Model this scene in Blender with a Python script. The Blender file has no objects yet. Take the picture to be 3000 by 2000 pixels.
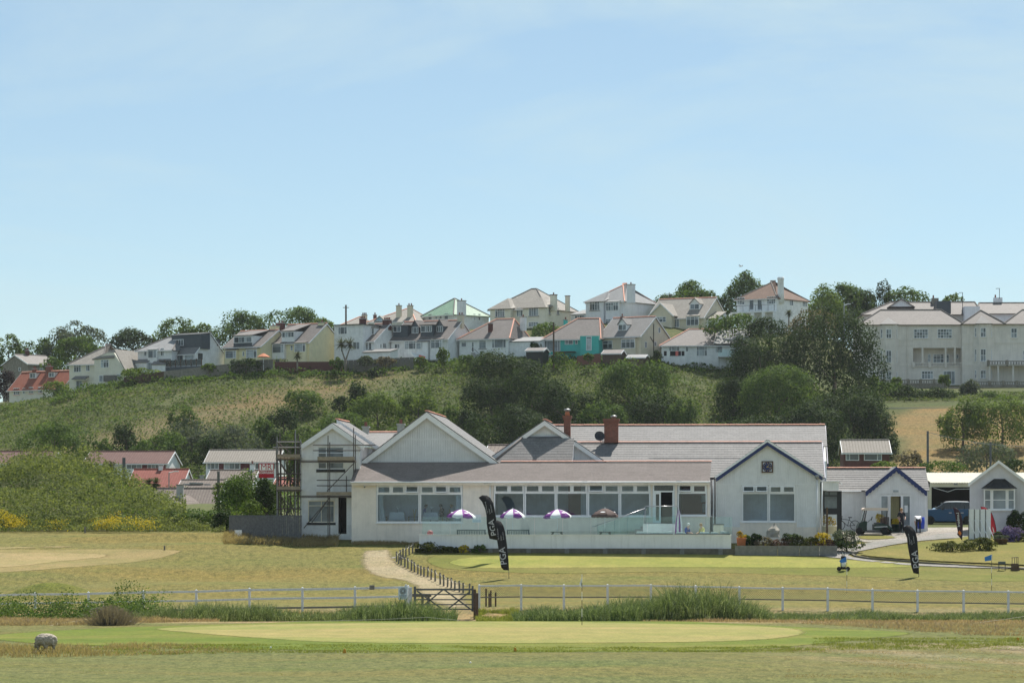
import bpy,math,random
import numpy as np
from mathutils import Vector,Matrix,noise as mnoise
R=random.Random(7)
NR=np.random.default_rng(11)
SC=bpy.context.scene
COL=SC.collection
# ---------------------------------------------------------------- camera, sky, sun, exposure
F=8750.0            # focal length in photograph pixels (3000 px wide)
HX,HY=1500.0,1480.0   # principal column and horizon row in photograph pixels
CZ=6.0              # camera height
cd=bpy.data.cameras.new('camera')
cam=bpy.data.objects.new('camera',cd);COL.objects.link(cam)
cam.location=(0,0,CZ);cam.rotation_euler=(math.radians(90),0,0)
cd.sensor_fit='HORIZONTAL';cd.sensor_width=36.0;cd.lens=36.0*F/3000.0
cd.shift_y=(HY-1000.0) /3000.0
cd.clip_start=1.0;cd.clip_end=6000.0
SC.camera=cam
SUN_EL,SUN_AZ=math.radians(56),math.radians(22)   # behind the houses, a little to the right
world=bpy.data.worlds.new('World');SC.world=world;world.use_nodes=True
wn=world.node_tree.nodes;wl=world.node_tree.links
bg=wn['Background'];bg.inputs['Strength'].default_value=0.083
sky=wn.new('ShaderNodeTexSky');sky.sky_type='NISHITA';sky.sun_disc=False
sky.sun_elevation=SUN_EL;sky.sun_rotation=SUN_AZ
sky.air_density=0.8;sky.dust_density=0.1;sky.ozone_density=3.0;sky.altitude=0
tc=wn.new('ShaderNodeTexCoord');mp=wn.new('ShaderNodeMapping')
mp.inputs['Scale'].default_value=(2.2,2.2,9.0);mp.inputs['Rotation'].default_value=(0,0.35,0.3)
cn=wn.new('ShaderNodeTexNoise');cn.inputs['Scale'].default_value=2.0;cn.inputs['Detail'].default_value=8
cn.inputs['Roughness'].default_value=0.62;cn.inputs['Distortion'].default_value=0.6
cr=wn.new('ShaderNodeValToRGB')
cr.color_ramp.elements[0].position=0.46;cr.color_ramp.elements[0].color=(0.26,0.26,0.26,1)
cr.color_ramp.elements[1].position=0.74;cr.color_ramp.elements[1].color=(0.80,0.80,0.80,1)
mx=wn.new('ShaderNodeMix');mx.data_type='RGBA'
wl.new(tc.outputs['Generated'],mp.inputs['Vector']);wl.new(mp.outputs['Vector'],cn.inputs['Vector'])
wl.new(cn.outputs['Fac'],cr.inputs['Fac']);wl.new(cr.outputs['Color'],mx.inputs['Factor'])
wl.new(sky.outputs['Color'],mx.inputs['A']);mx.inputs['B'].default_value=(5.7,6.9,7.7,1)
wb=wn.new('ShaderNodeMix');wb.data_type='RGBA';wb.blend_type='MULTIPLY';wb.inputs['Factor'].default_value=1.0
wb.inputs['B'].default_value=(0.975,1.015,0.96,1)
wl.new(mx.outputs['Result'],wb.inputs['A']);wl.new(wb.outputs['Result'],bg.inputs['Color'])
sd=bpy.data.lights.new('sun','SUN');sd.energy=5.0;sd.angle=math.radians(0.55);sd.color=(1.0,0.955,0.88)
sun=bpy.data.objects.new('sun',sd);COL.objects.link(sun);sun.location=(60,150,200)
sdir=Vector((math.sin(SUN_AZ) *math.cos(SUN_EL),math.cos(SUN_AZ) *math.cos(SUN_EL),math.sin(SUN_EL)))
sun.rotation_euler=sdir.to_track_quat('Z','Y').to_euler()
SC.view_settings.view_transform='Standard';SC.view_settings.look='None'
SC.view_settings.exposure=0.45;SC.view_settings.gamma=1.0;SC.view_settings.use_curve_mapping=False
SC.render.engine='CYCLES'
SC.cycles.use_denoising=True
SC.cycles.max_bounces=8;SC.cycles.diffuse_bounces=4;SC.cycles.glossy_bounces=3
SC.cycles.transparent_max_bounces=16;SC.cycles.transmission_bounces=6
SC.cycles.volume_bounces=0
SC.cycles.caustics_reflective=False;SC.cycles.caustics_refractive=False
# ---------------------------------------------------------------- places in the scene
def P(px,py,D):
 return Vector(((px-HX) *D/F,D,CZ+(HY-py) *D/F))
def XW(px,D):return (px-HX) *D/F
def ZW(py,D):return CZ+(HY-py) *D/F
# ---------------------------------------------------------------- materials
MATS={}
def srgb(c):
 return tuple(((v/12.92) if v <= 0.04045 else ((v+0.055) /1.055) **2.4) for v in c)
def hx(s):
 return srgb(tuple(int(s[i:i+2],16) /255.0 for i in (0,2,4)))
def base_mat(name):
 m=bpy.data.materials.new(name);m.use_nodes=True
 nt=m.node_tree;b=nt.nodes['Principled BSDF']
 MATS[name] =m
 return m,nt,b
def nd(nt,t,**kw):
 n=nt.nodes.new(t)
 for k,v in kw.items():
  if k in n.inputs:n.inputs[k].default_value=v
  else:setattr(n,k,v)
 return n
def noise_n(nt,vec,scale,detail=4,rough=0.6,dist=0.0):
 n=nd(nt,'ShaderNodeTexNoise');n.inputs['Scale'].default_value=scale;n.inputs['Detail'].default_value=detail
 n.inputs['Roughness'].default_value=rough;n.inputs['Distortion'].default_value=dist
 nt.links.new(vec,n.inputs['Vector']);return n.outputs['Fac']
def ramp(nt,fac,stops):
 r=nd(nt,'ShaderNodeValToRGB');e=r.color_ramp.elements
 while len(e) <len(stops):e.new(0.5)
 for i,(p,c) in enumerate(stops):
  e[i].position=p;e[i].color=tuple(c) +(1,) if len(c) ==3 else c
 nt.links.new(fac,r.inputs['Fac']);return r.outputs['Color']
def mixc(nt,fac,a,b,blend='MIX'):
 m=nd(nt,'ShaderNodeMix',data_type='RGBA',blend_type=blend)
 for s,v in ((m.inputs['Factor'],fac),(m.inputs['A'],a),(m.inputs['B'],b)):
  if hasattr(v,'is_output') or hasattr(v,'links'):nt.links.new(v,s)
  elif isinstance(v,(int,float)):s.default_value=v
  else:s.default_value=tuple(v) +(1,) if len(v) ==3 else v
 return m.outputs['Result']
def posn(nt):
 return nd(nt,'ShaderNodeNewGeometry').outputs['Position']
def uvn(nt):
 return nd(nt,'ShaderNodeUVMap').outputs['UV']
def mapping(nt,vec,scale=(1,1,1),loc=(0,0,0),rot=(0,0,0)):
 m=nd(nt,'ShaderNodeMapping');m.inputs['Scale'].default_value=scale;m.inputs['Location'].default_value=loc
 m.inputs['Rotation'].default_value=rot
 nt.links.new(vec,m.inputs['Vector']);return m.outputs['Vector']
def bump(nt,b,h,strength=0.3,dist=0.02):
 n=nd(nt,'ShaderNodeBump');n.inputs['Strength'].default_value=strength;n.inputs['Distance'].default_value=dist
 nt.links.new(h,n.inputs['Height']);nt.links.new(n.outputs['Normal'],b.inputs['Normal'])
def M_plain(name,col,rough=0.6,var=0.12,scale=3.0,metal=0.0,streak=0.0,spec=0.4):
 m,nt,b=base_mat(name)
 p=posn(nt)
 f=noise_n(nt,p,scale,5)
 lo=tuple(max(0,c*(1-var)) for c in col);hi=tuple(min(1,c*(1+var*0.6)) for c in col)
 c=ramp(nt,f,[(0.3,lo),(0.7,hi)])
 if streak:
  s=noise_n(nt,mapping(nt,p,(2.2,2.2,0.16)),2.0,5,0.65)
  c=mixc(nt,ramp(nt,s,[(0.5,(0,0,0)),(0.8,(streak,) *3)]),c,tuple(x*0.55 for x in col))
 nt.links.new(c,b.inputs['Base Color'])
 b.inputs['Roughness'].default_value=rough;b.inputs['Metallic'].default_value=metal
 b.inputs['Specular IOR Level'].default_value=spec
 bump(nt,b,noise_n(nt,p,25,3),0.15,0.01)
 return m
def M_courses(name,c1,c2,cm,w,h,off=0.5,mort=0.012,rough=0.7,lichen=None,lich_amt=0.0,spec=0.35,bumps=0.4):
 m,nt,b=base_mat(name)
 uv=uvn(nt);p=posn(nt)
 br=nd(nt,'ShaderNodeTexBrick');br.offset=off
 br.inputs['Scale'].default_value=1.0;br.inputs['Brick Width'].default_value=w;br.inputs['Row Height'].default_value=h
 br.inputs['Mortar Size'].default_value=mort;br.inputs['Mortar Smooth'].default_value=0.3;br.inputs['Bias'].default_value=0
 br.inputs['Color1'].default_value=tuple(c1) +(1,);br.inputs['Color2'].default_value=tuple(c2) +(1,);br.inputs['Mortar'].default_value=tuple(cm) +(1,)
 nt.links.new(uv,br.inputs['Vector'])
 f=noise_n(nt,p,0.9,5)
 c=mixc(nt,ramp(nt,f,[(0.3,(0,0,0)),(0.75,(0.55,) *3)]),br.outputs['Color'],tuple(x*0.72 for x in c1))
 f2=noise_n(nt,p,7.0,4)
 c=mixc(nt,ramp(nt,f2,[(0.45,(0,0,0)),(0.8,(0.5,) *3)]),c,tuple(min(1,x*1.35) for x in c2))
 if lichen:
  g=noise_n(nt,p,2.3,6,0.75)
  c=mixc(nt,ramp(nt,g,[(0.58,(0,0,0)),(0.7,(lich_amt,) *3)]),c,lichen)
 nt.links.new(c,b.inputs['Base Color']);b.inputs['Roughness'].default_value=rough
 b.inputs['Specular IOR Level'].default_value=spec
 bump(nt,b,br.outputs['Fac'],-bumps,0.03)
 return m
def M_leaf(name,dark,mid,light,scale=0.5,trans=0.45):
 m,nt,b=base_mat(name)
 p=posn(nt)
 a=noise_n(nt,p,scale,4,0.7);a2=noise_n(nt,p,scale*9,2,0.5)
 mm=nd(nt,'ShaderNodeMath',operation='MULTIPLY_ADD');nt.links.new(a2,mm.inputs[0]);mm.inputs[1].default_value=0.5
 ma=nd(nt,'ShaderNodeMath',operation='MULTIPLY');nt.links.new(a,ma.inputs[0]);ma.inputs[1].default_value=0.5
 nt.links.new(ma.outputs[0],mm.inputs[2])
 c=ramp(nt,mm.outputs[0],[(0.33,dark),(0.5,mid),(0.68,light)])
 nt.links.new(c,b.inputs['Base Color']);b.inputs['Roughness'].default_value=0.7
 b.inputs['Specular IOR Level'].default_value=0.08
 t=nd(nt,'ShaderNodeBsdfTranslucent'); 
 c2=mixc(nt,1.0,c,(1.0,1.0,0.55),'MULTIPLY');nt.links.new(c2,t.inputs['Color'])
 x=nd(nt,'ShaderNodeMixShader');x.inputs[0].default_value=trans
 nt.links.new(b.outputs[0],x.inputs[1]);nt.links.new(t.outputs[0],x.inputs[2])
 nt.links.new(x.outputs[0],nt.nodes['Material Output'].inputs['Surface'])
 return m
def M_glass(name,tint=(0.86,0.95,0.95),refl=0.10,rough=0.01,haze=0.0):
 m,nt,b=base_mat(name);nt.nodes.remove(b)
 tr=nd(nt,'ShaderNodeBsdfTransparent');tr.inputs['Color'].default_value=tuple(tint) +(1,)
 gl=nd(nt,'ShaderNodeBsdfGlossy');gl.inputs['Roughness'].default_value=rough
 lw=nd(nt,'ShaderNodeFresnel');lw.inputs['IOR'].default_value=1.5
 ad=nd(nt,'ShaderNodeMath',operation='ADD',use_clamp=True);ad.inputs[1].default_value=refl
 nt.links.new(lw.outputs[0],ad.inputs[0])
 x=nd(nt,'ShaderNodeMixShader');nt.links.new(ad.outputs[0],x.inputs[0])
 nt.links.new(tr.outputs[0],x.inputs[1]);nt.links.new(gl.outputs[0],x.inputs[2])
 out=x.outputs[0]
 if haze:
  df=nd(nt,'ShaderNodeBsdfDiffuse');df.inputs['Color'].default_value=(0.62,0.78,0.78,1)
  y=nd(nt,'ShaderNodeMixShader');y.inputs[0].default_value=haze
  nt.links.new(out,y.inputs[1]);nt.links.new(df.outputs[0],y.inputs[2]);out=y.outputs[0]
 nt.links.new(out,nt.nodes['Material Output'].inputs['Surface'])
 return m
def M_pane(name,col,rough=0.04):
 m,nt,b=base_mat(name)
 p=posn(nt)
 f=noise_n(nt,p,0.7,3)
 c=ramp(nt,f,[(0.35,tuple(x*0.6 for x in col)),(0.65,tuple(min(1,x*1.4) for x in col))])
 nt.links.new(c,b.inputs['Base Color']);b.inputs['Roughness'].default_value=rough
 b.inputs['Specular IOR Level'].default_value=0.55
 return m
# ---------------------------------------------------------------- mesh building
class MB:
 def __init__(s):s.v=[];s.f=[]
 def add(s,vs,fs):
  o=len(s.v);s.v += [tuple(p) for p in vs];s.f += [tuple(i+o for i in f) for f in fs];return s
 def box(s,x0,x1,y0,y1,z0,z1):
  if x0>x1:x0,x1=x1,x0
  if y0>y1:y0,y1=y1,y0
  if z0>z1:z0,z1=z1,z0
  return s.add([(x0,y0,z0),(x1,y0,z0),(x1,y1,z0),(x0,y1,z0),(x0,y0,z1),(x1,y0,z1),(x1,y1,z1),(x0,y1,z1)],
      [(0,3,2,1),(4,5,6,7),(0,1,5,4),(1,2,6,5),(2,3,7,6),(3,0,4,7)])
 def prism(s,pts,vec):
  pts=[Vector(p) for p in pts];vec=Vector(vec);n=len(pts)
  nor=Vector((0,0,0))
  for i in range(n):
   a,b=pts[i],pts[(i+1) % n];nor += a.cross(b)
  if nor.dot(vec) >0:pts=pts[::-1]
  q=[p+vec for p in pts]
  fs=[tuple(range(n)),tuple(range(2*n-1,n-1,-1))]
  fs += [((i+1) % n,i,n+i,n+(i+1) % n) for i in range(n)]
  return s.add(pts+q,fs)
 def slab(s,pts,t):
  pts=[Vector(p) for p in pts];nor=Vector((0,0,0))
  for i in range(len(pts)):nor += pts[i].cross(pts[(i+1) % len(pts)])
  nor.normalize()
  if nor.z<0:nor=-nor
  return s.prism(pts,-nor*t)
 def tube(s,p,q,r,n=6,r2=None):
  p,q=Vector(p),Vector(q);d=q-p
  if d.length<1e-6:return s
  d.normalize();a=d.orthogonal().normalized();b=d.cross(a)
  r2=r if r2 is None else r2
  vs=[]
  for (c,rr) in ((p,r),(q,r2)):
   for i in range(n):
    t=2*math.pi*i/n;vs.append(c+(a*math.cos(t) +b*math.sin(t)) *rr)
  fs=[(i,(i+1) % n,n+(i+1) % n,n+i) for i in range(n)]
  fs += [tuple(range(n-1,-1,-1)),tuple(range(n,2*n))]
  return s.add(vs,fs)
 def path(s,pts,r,n=6,rs=None):
  for i in range(len(pts) -1):
   s.tube(pts[i],pts[i+1],rs[i] if rs else r,n,rs[i+1] if rs else r)
  return s
 def lathe(s,prof,c=(0,0,0),n=14,ax='z',squash=(1,1)):
  c=Vector(c);vs=[];m=len(prof)
  for (r,h) in prof:
   for i in range(n):
    t=2*math.pi*i/n;x,y=r*math.cos(t) *squash[0],r*math.sin(t) *squash[1]
    vs.append(c+(Vector((x,y,h)) if ax=='z' else Vector((x,h,y)) if ax=='y' else Vector((h,x,y))))
  fs=[(j*n+i,j*n+(i+1) % n,(j+1) *n+(i+1) % n,(j+1) *n+i) for j in range(m-1) for i in range(n)]
  fs += [tuple(range(n-1,-1,-1)),tuple((m-1) *n+i for i in range(n))]
  return s.add(vs,fs)
 def build(s,name,mat,parent=None,smooth=False):
  return mesh_obj(name,s.v,s.f,mat,parent,smooth)
def uv_metres(me):
 nl=len(me.loops)
 if not nl:return
 co=np.empty(len(me.vertices) *3,'f');me.vertices.foreach_get('co',co);co=co.reshape(-1,3)
 vi=np.empty(nl,'i');me.loops.foreach_get('vertex_index',vi)
 tot=np.empty(len(me.polygons),'i');me.polygons.foreach_get('loop_total',tot)
 no=np.empty(len(me.polygons) *3,'f');me.polygons.foreach_get('normal',no);no=no.reshape(-1,3)
 a=np.stack([-no[:,1],no[:,0],np.zeros(len(no))],1);ln=np.linalg.norm(a,axis=1)
 a[ln<1e-3] =(1,0,0);ln[ln<1e-3] =1;a /= ln[:,None]
 b=np.cross(no,a)
 li=np.repeat(np.arange(len(tot)),tot)
 pv=co[vi]
 uv=np.stack([(pv*a[li]).sum(1),(pv*b[li]).sum(1)],1).astype('f')
 lay=me.uv_layers.new(name='UVMap');lay.data.foreach_set('uv',uv.ravel())
def link(o,parent=None):
 COL.objects.link(o)
 if parent is not None:o.parent=parent
 return o
def mesh_obj(name,v,f,mat,parent=None,smooth=False,uv=True):
 me=bpy.data.meshes.new(name);me.from_pydata(v,[],f);me.update()
 if uv:uv_metres(me)
 if mat is not None:me.materials.append(MATS[mat] if isinstance(mat,str) else mat)
 if smooth:me.polygons.foreach_set('use_smooth',[True] *len(me.polygons))
 return link(bpy.data.objects.new(name,me),parent)
def quads_obj(name,V,mat,parent=None,k=4):
 n=len(V);me=bpy.data.meshes.new(name)
 me.vertices.add(n*k);me.vertices.foreach_set('co',np.ascontiguousarray(V,dtype='f').ravel())
 me.loops.add(n*k);me.loops.foreach_set('vertex_index',np.arange(n*k,dtype='i'))
 me.polygons.add(n);me.polygons.foreach_set('loop_start',np.arange(n,dtype='i') *k)
 me.update(calc_edges=True);me.materials.append(MATS[mat])
 return link(bpy.data.objects.new(name,me),parent)
def thing(name,label,cat,loc=(0,0,0),rz=0,group=None,kind=None):
 o=bpy.data.objects.new(name,None);o.empty_display_size=0.3;COL.objects.link(o)
 o.location=loc;o.rotation_euler=(0,0,rz)
 return tag(o,label,cat,group,kind)
def tag(o,label=None,cat=None,group=None,kind=None):
 if label:o['label'] =label
 if cat:o['category'] =cat
 if group:o['group'] =group
 if kind:o['kind'] =kind
 return o
def copy_tree(o,parent=None):
 c=o.copy();COL.objects.link(c);c.parent=parent
 for ch in o.children:copy_tree(ch,c)
 return c
_txt={}
def text_mesh(name,s,size,mat,parent,mtx,align='CENTER',bold=0.0,depth=0.002):
 cu=bpy.data.curves.new(name,'FONT');cu.body=s;cu.size=size;cu.align_x=align;cu.align_y='CENTER'
 cu.extrude=depth;cu.offset=bold;cu.resolution_u=2
 tmp=bpy.data.objects.new(name,cu);COL.objects.link(tmp)
 dg=bpy.context.evaluated_depsgraph_get()
 me=bpy.data.meshes.new_from_object(tmp.evaluated_get(dg))
 bpy.data.objects.remove(tmp)
 me.transform(mtx)
 if mtx.determinant() <0:me.flip_normals()
 me.materials.clear();me.materials.append(MATS[mat]);me.name=name
 return link(bpy.data.objects.new(name,me),parent)
class Frame:
 def __init__(s,px,D,zb,th):
  s.O=Vector((XW(px,D),D));s.th=th;s.zb=zb
  s.U=Vector((math.cos(th),-math.sin(th)));s.V=Vector((math.sin(th),math.cos(th)))
 def u(s,px,v=0.0):
  k=(px-HX) /F;ox=s.O.x+v*s.V.x;oy=s.O.y+v*s.V.y
  return (k*oy-ox) /(s.U.x-k*s.U.y)
 def v(s,px,u=0.0):
  k=(px-HX) /F;ox=s.O.x+u*s.U.x;oy=s.O.y+u*s.U.y
  return (k*oy-ox) /(s.V.x-k*s.V.y)
 def z(s,py,u=0.0,v=0.0):
  d=s.O.y+u*s.U.y+v*s.V.y
  return CZ+(HY-py) *d/F-s.zb
 def root(s,name,label,cat,group=None):
  return thing(name,label,cat,(s.O.x,s.O.y,s.zb),-s.th,group)
# ---------------------------------------------------------------- materials used all over
M_plain('white_render',(0.86,0.86,0.85),0.75,0.14,1.5,streak=0.4)
M_plain('white_paint',(0.88,0.88,0.88),0.5,0.06,4)
M_plain('cladding_white',(0.85,0.85,0.845),0.55,0.08,2,streak=0.4)
M_plain('cream_render',(0.84,0.78,0.65),0.8,0.10,1.2,streak=0.2)
M_plain('club_cream',(0.90,0.81,0.71),0.75,0.12,1.2,streak=0.35)
M_plain('yellow_render',(0.85,0.77,0.50),0.8,0.10,1.2,streak=0.2)
M_plain('beige_render',(0.72,0.65,0.50),0.8,0.10,1.2,streak=0.2)
M_plain('lilac_render',(0.84,0.84,0.87),0.8,0.08,1.2,streak=0.45)
M_plain('hotel_render',(0.80,0.74,0.67),0.8,0.12,0.8,streak=0.45)
M_plain('turquoise_render',(0.06,0.50,0.45),0.7,0.12,1.2,streak=0.1)
M_plain('skyblue_render',(0.38,0.58,0.70),0.7,0.1,1.2)
M_plain('lodge_render',(0.66,0.65,0.68),0.8,0.10,1.2,streak=0.3)
M_plain('stone_wall',(0.27,0.24,0.20),0.9,0.35,3.0)
M_plain('dark_zinc',(0.06,0.075,0.09),0.5,0.15,2)
M_plain('navy_paint',(0.012,0.03,0.13),0.45,0.15,3)
M_plain('black_paint',(0.02,0.021,0.023),0.5,0.2,3)
M_plain('black_fabric',(0.014,0.014,0.018),0.85,0.15,4)
M_plain('grey_lettering',(0.50,0.50,0.55),0.8,0.05,4)
M_plain('white_lettering',(0.85,0.85,0.85),0.7,0.03,4)
M_plain('red_lettering',(0.45,0.02,0.03),0.7,0.05,4)
M_plain('red_fabric',(0.42,0.015,0.03),0.8,0.12,4)
M_plain('plum_fabric',(0.05,0.022,0.035),0.85,0.15,4)
M_plain('orange_fabric',(0.80,0.22,0.05),0.8,0.25,8)
M_plain('purple_fabric',(0.22,0.045,0.27),0.8,0.10,4)
M_plain('white_fabric',(0.85,0.85,0.84),0.8,0.06,6)
M_plain('brown_fabric',(0.11,0.07,0.06),0.85,0.12,5)
M_plain('blue_fabric',(0.05,0.22,0.60),0.8,0.12,6)
M_plain('blue_plastic',(0.015,0.06,0.50),0.4,0.08,4)
M_plain('weathered_wood',(0.20,0.185,0.165),0.9,0.30,6,streak=0.4)
M_plain('grey_wood',(0.145,0.145,0.15),0.9,0.30,6,streak=0.3)
M_plain('brown_wood',(0.12,0.075,0.05),0.85,0.30,6,streak=0.3)
M_plain('scaffold_board',(0.34,0.28,0.21),0.9,0.25,5,streak=0.2)
M_plain('teal_bench',(0.10,0.125,0.13),0.8,0.2,6)
M_plain('fence_white',(0.72,0.73,0.74),0.6,0.18,9,streak=0.35)
M_plain('galvanised',(0.30,0.30,0.30),0.45,0.25,6,metal=0.6)
M_plain('rusty_tube',(0.095,0.080,0.072),0.6,0.35,8,metal=0.4)
M_plain('steel',(0.60,0.60,0.60),0.3,0.08,5,metal=0.8)
M_plain('dark_metal',(0.05,0.05,0.055),0.5,0.15,5,metal=0.3)
M_plain('lead_flashing',(0.12,0.13,0.15),0.6,0.15,4)
M_plain('ridge_orange',(0.85,0.44,0.32),0.85,0.22,4)
M_plain('ridge_grey',(0.20,0.18,0.165),0.85,0.3,4)
M_plain('terracotta',(0.55,0.20,0.10),0.85,0.15,5)
M_plain('pot_red',(0.22,0.08,0.06),0.9,0.2,6)
M_plain('dark_red_panel',(0.14,0.03,0.035),0.7,0.2,3)
M_plain('concrete',(0.42,0.41,0.385),0.9,0.18,3,streak=0.2)
M_plain('sleeper_grey',(0.22,0.215,0.205),0.9,0.25,4,streak=0.3)
M_plain('sleeper_dark',(0.15,0.135,0.105),0.95,0.3,4,streak=0.3)
M_plain('corrugated_cream',(0.80,0.77,0.66),0.55,0.10,2,streak=0.2)
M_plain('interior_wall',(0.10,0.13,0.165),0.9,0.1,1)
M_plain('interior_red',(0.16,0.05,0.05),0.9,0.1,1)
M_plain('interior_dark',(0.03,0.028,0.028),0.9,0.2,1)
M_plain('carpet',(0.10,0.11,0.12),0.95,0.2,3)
M_plain('tablecloth',(0.85,0.86,0.86),0.9,0.05,5)
M_plain('curtain',(0.78,0.80,0.80),0.9,0.08,5)
M_plain('blind_yellow',(0.50,0.44,0.24),0.9,0.1,3)
M_plain('gilt',(0.60,0.42,0.16),0.4,0.1,5,metal=0.5)
M_plain('skin',(0.60,0.36,0.27),0.6,0.05,8)
M_plain('hair_blond',(0.42,0.25,0.12),0.8,0.2,30)
M_plain('hair_white',(0.72,0.70,0.66),0.8,0.15,30)
M_plain('hair_dark',(0.05,0.035,0.025),0.8,0.2,30)
M_plain('cloth_white',(0.80,0.80,0.82),0.85,0.06,10)
M_plain('cloth_dark',(0.018,0.02,0.03),0.85,0.2,10)
M_plain('cloth_blue',(0.02,0.06,0.32),0.85,0.1,10)
M_plain('cloth_yellow',(0.75,0.66,0.22),0.85,0.1,10)
M_plain('tyre_black',(0.018,0.018,0.018),0.9,0.15,10)
M_plain('cart_green',(0.004,0.028,0.022),0.35,0.1,3)
M_plain('cart_roof',(0.72,0.60,0.52),0.6,0.05,5)
M_plain('car_paint',(0.006,0.060,0.145),0.35,0.06,2,metal=0.0,spec=0.3)
M_plain('grey_planter',(0.10,0.10,0.10),0.85,0.2,6)
M_plain('boulder',(0.36,0.33,0.28),0.95,0.3,2.5)
M_plain('bark',(0.13,0.10,0.075),0.95,0.3,5)
M_plain('bark_pale',(0.24,0.21,0.17),0.95,0.3,5)
M_plain('wool',(0.42,0.36,0.285),0.95,0.22,14)
M_plain('sheep_face',(0.30,0.25,0.20),0.9,0.2,10)
M_plain('rope',(0.62,0.57,0.47),0.9,0.15,20)
M_plain('cork_orange',(0.60,0.28,0.03),0.7,0.15,10)
M_plain('ball_white',(0.85,0.85,0.85),0.4,0.03,10)
M_plain('emblem_red',(0.32,0.13,0.13),0.7,0.1,30)
M_plain('sign_blue',(0.62,0.72,0.76),0.6,0.06,4)
M_plain('pink_buoy',(0.55,0.15,0.16),0.6,0.1,5)
M_plain('laundry_red',(0.75,0.16,0.14),0.8,0.1,5)
M_plain('cushion_pale',(0.72,0.76,0.72),0.85,0.08,5)
M_plain('blue_sign_text',(0.05,0.12,0.28),0.7,0.1,9)
M_courses('slate_grey',(0.185,0.177,0.171),(0.235,0.224,0.216),(0.13,0.13,0.13),0.30,0.22,rough=0.75,mort=0.010)
M_courses('slate_club',(0.171,0.164,0.159),(0.223,0.214,0.207),(0.12,0.12,0.125),0.42,0.335,rough=0.75,mort=0.014,lichen=(0.30,0.12,0.04),lich_amt=0.0)
M_courses('slate_brown',(0.140,0.121,0.112),(0.185,0.162,0.149),(0.10,0.09,0.085),0.30,0.22,rough=0.7,mort=0.010)
M_courses('slate_pale',(0.235,0.235,0.235),(0.292,0.292,0.292),(0.22,0.22,0.22),0.30,0.22,rough=0.75,mort=0.008)
M_courses('slate_lichen',(0.224,0.202,0.174),(0.281,0.258,0.224),(0.18,0.16,0.14),0.34,0.25,rough=0.7,mort=0.012,lichen=(0.62,0.58,0.48),lich_amt=0.7)
M_courses('shingle_pink',(0.211,0.177,0.161),(0.267,0.226,0.208),(0.20,0.17,0.16),0.90,0.145,rough=0.85,mort=0.008)
M_courses('tile_red',(0.259,0.075,0.043),(0.323,0.109,0.063),(0.20,0.06,0.04),0.26,0.26,rough=0.85,mort=0.02)
M_courses('tile_rust',(0.135,0.066,0.055),(0.179,0.095,0.078),(0.075,0.035,0.03),0.33,0.33,off=0.0,rough=0.85,mort=0.045,bumps=0.8)
M_courses('tile_scarlet',(0.259,0.069,0.049),(0.317,0.098,0.075),(0.18,0.05,0.035),0.33,0.33,off=0.0,rough=0.85,mort=0.045,bumps=0.8)
M_courses('tile_brown',(0.173,0.135,0.112),(0.219,0.179,0.150),(0.09,0.07,0.06),0.33,0.33,off=0.0,rough=0.85,mort=0.05,bumps=0.8,lichen=(0.5,0.46,0.38),lich_amt=0.35)
M_courses('tile_stone',(0.242,0.216,0.184),(0.288,0.262,0.225),(0.13,0.11,0.09),0.33,0.33,off=0.0,rough=0.85,mort=0.05,bumps=0.8)
M_courses('tile_green',(0.160,0.280,0.192),(0.240,0.376,0.264),(0.12,0.18,0.12),0.5,0.36,rough=0.6,mort=0.02,lichen=(0.6,0.66,0.55),lich_amt=0.5)
M_courses('tile_plain',(0.156,0.098,0.072),(0.207,0.132,0.098),(0.13,0.08,0.06),0.2,0.16,rough=0.85,lichen=(0.45,0.26,0.14),lich_amt=0.5)
M_courses('brick_red',(0.22,0.075,0.05),(0.30,0.11,0.075),(0.20,0.16,0.13),0.225,0.075,rough=0.9,mort=0.010,lichen=(0.12,0.08,0.05),lich_amt=0.5)
M_courses('brick_dark',(0.13,0.045,0.04),(0.17,0.06,0.05),(0.09,0.06,0.055),0.225,0.075,rough=0.9,mort=0.010)
M_glass('club_glass',(0.80,0.88,0.94),0.0)
M_glass('balustrade_glass',(0.88,0.96,0.955),0.0,haze=0.025)
M_glass('screen_plastic',(0.75,0.74,0.72),0.02,haze=0.45)
M_glass('car_glass',(0.25,0.28,0.30),0.05)
M_pane('pane_dark',(0.06,0.075,0.085))
M_pane('pane_mid',(0.15,0.18,0.20),0.1)
M_pane('pane_pale',(0.36,0.40,0.42),0.25)
M_pane('pane_net',(0.22,0.25,0.27),0.3)
M_leaf('leaf_dark',(0.008,0.018,0.006),(0.030,0.058,0.014),(0.125,0.185,0.042),0.7,.32)  # tones spread wide: sunlit flecks and crown shade are put into the leaf colour
M_leaf('leaf_mid',(0.024,0.050,0.012),(0.084,0.142,0.029),(0.228,0.312,0.072),0.6,.4)  # same wide spread, lit specks and shade in the colour
M_leaf('leaf_light',(0.042,0.075,0.014),(0.12,0.18,0.036),(0.26,0.33,0.075),0.6,.44)
M_leaf('leaf_grey',(0.055,0.072,0.048),(0.10,0.125,0.085),(0.165,0.195,0.14),0.4)
M_leaf('leaf_copper',(0.022,0.014,0.018),(0.040,0.024,0.028),(0.07,0.045,0.045),0.4)
M_leaf('leaf_brown',(0.09,0.075,0.05),(0.16,0.135,0.09),(0.25,0.21,0.15),0.4)
M_leaf('leaf_scrub',(0.050,0.069,0.020),(0.157,0.190,0.058),(0.336,0.358,0.123),0.35,.45)
M_leaf('leaf_bracken',(0.045,0.071,0.020),(0.116,0.159,0.047),(0.236,0.283,0.100),0.25,.45)
M_leaf('leaf_conifer',(0.020,0.028,0.008),(0.075,0.090,0.020),(0.24,0.24,0.05),1.5,.3)
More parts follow.
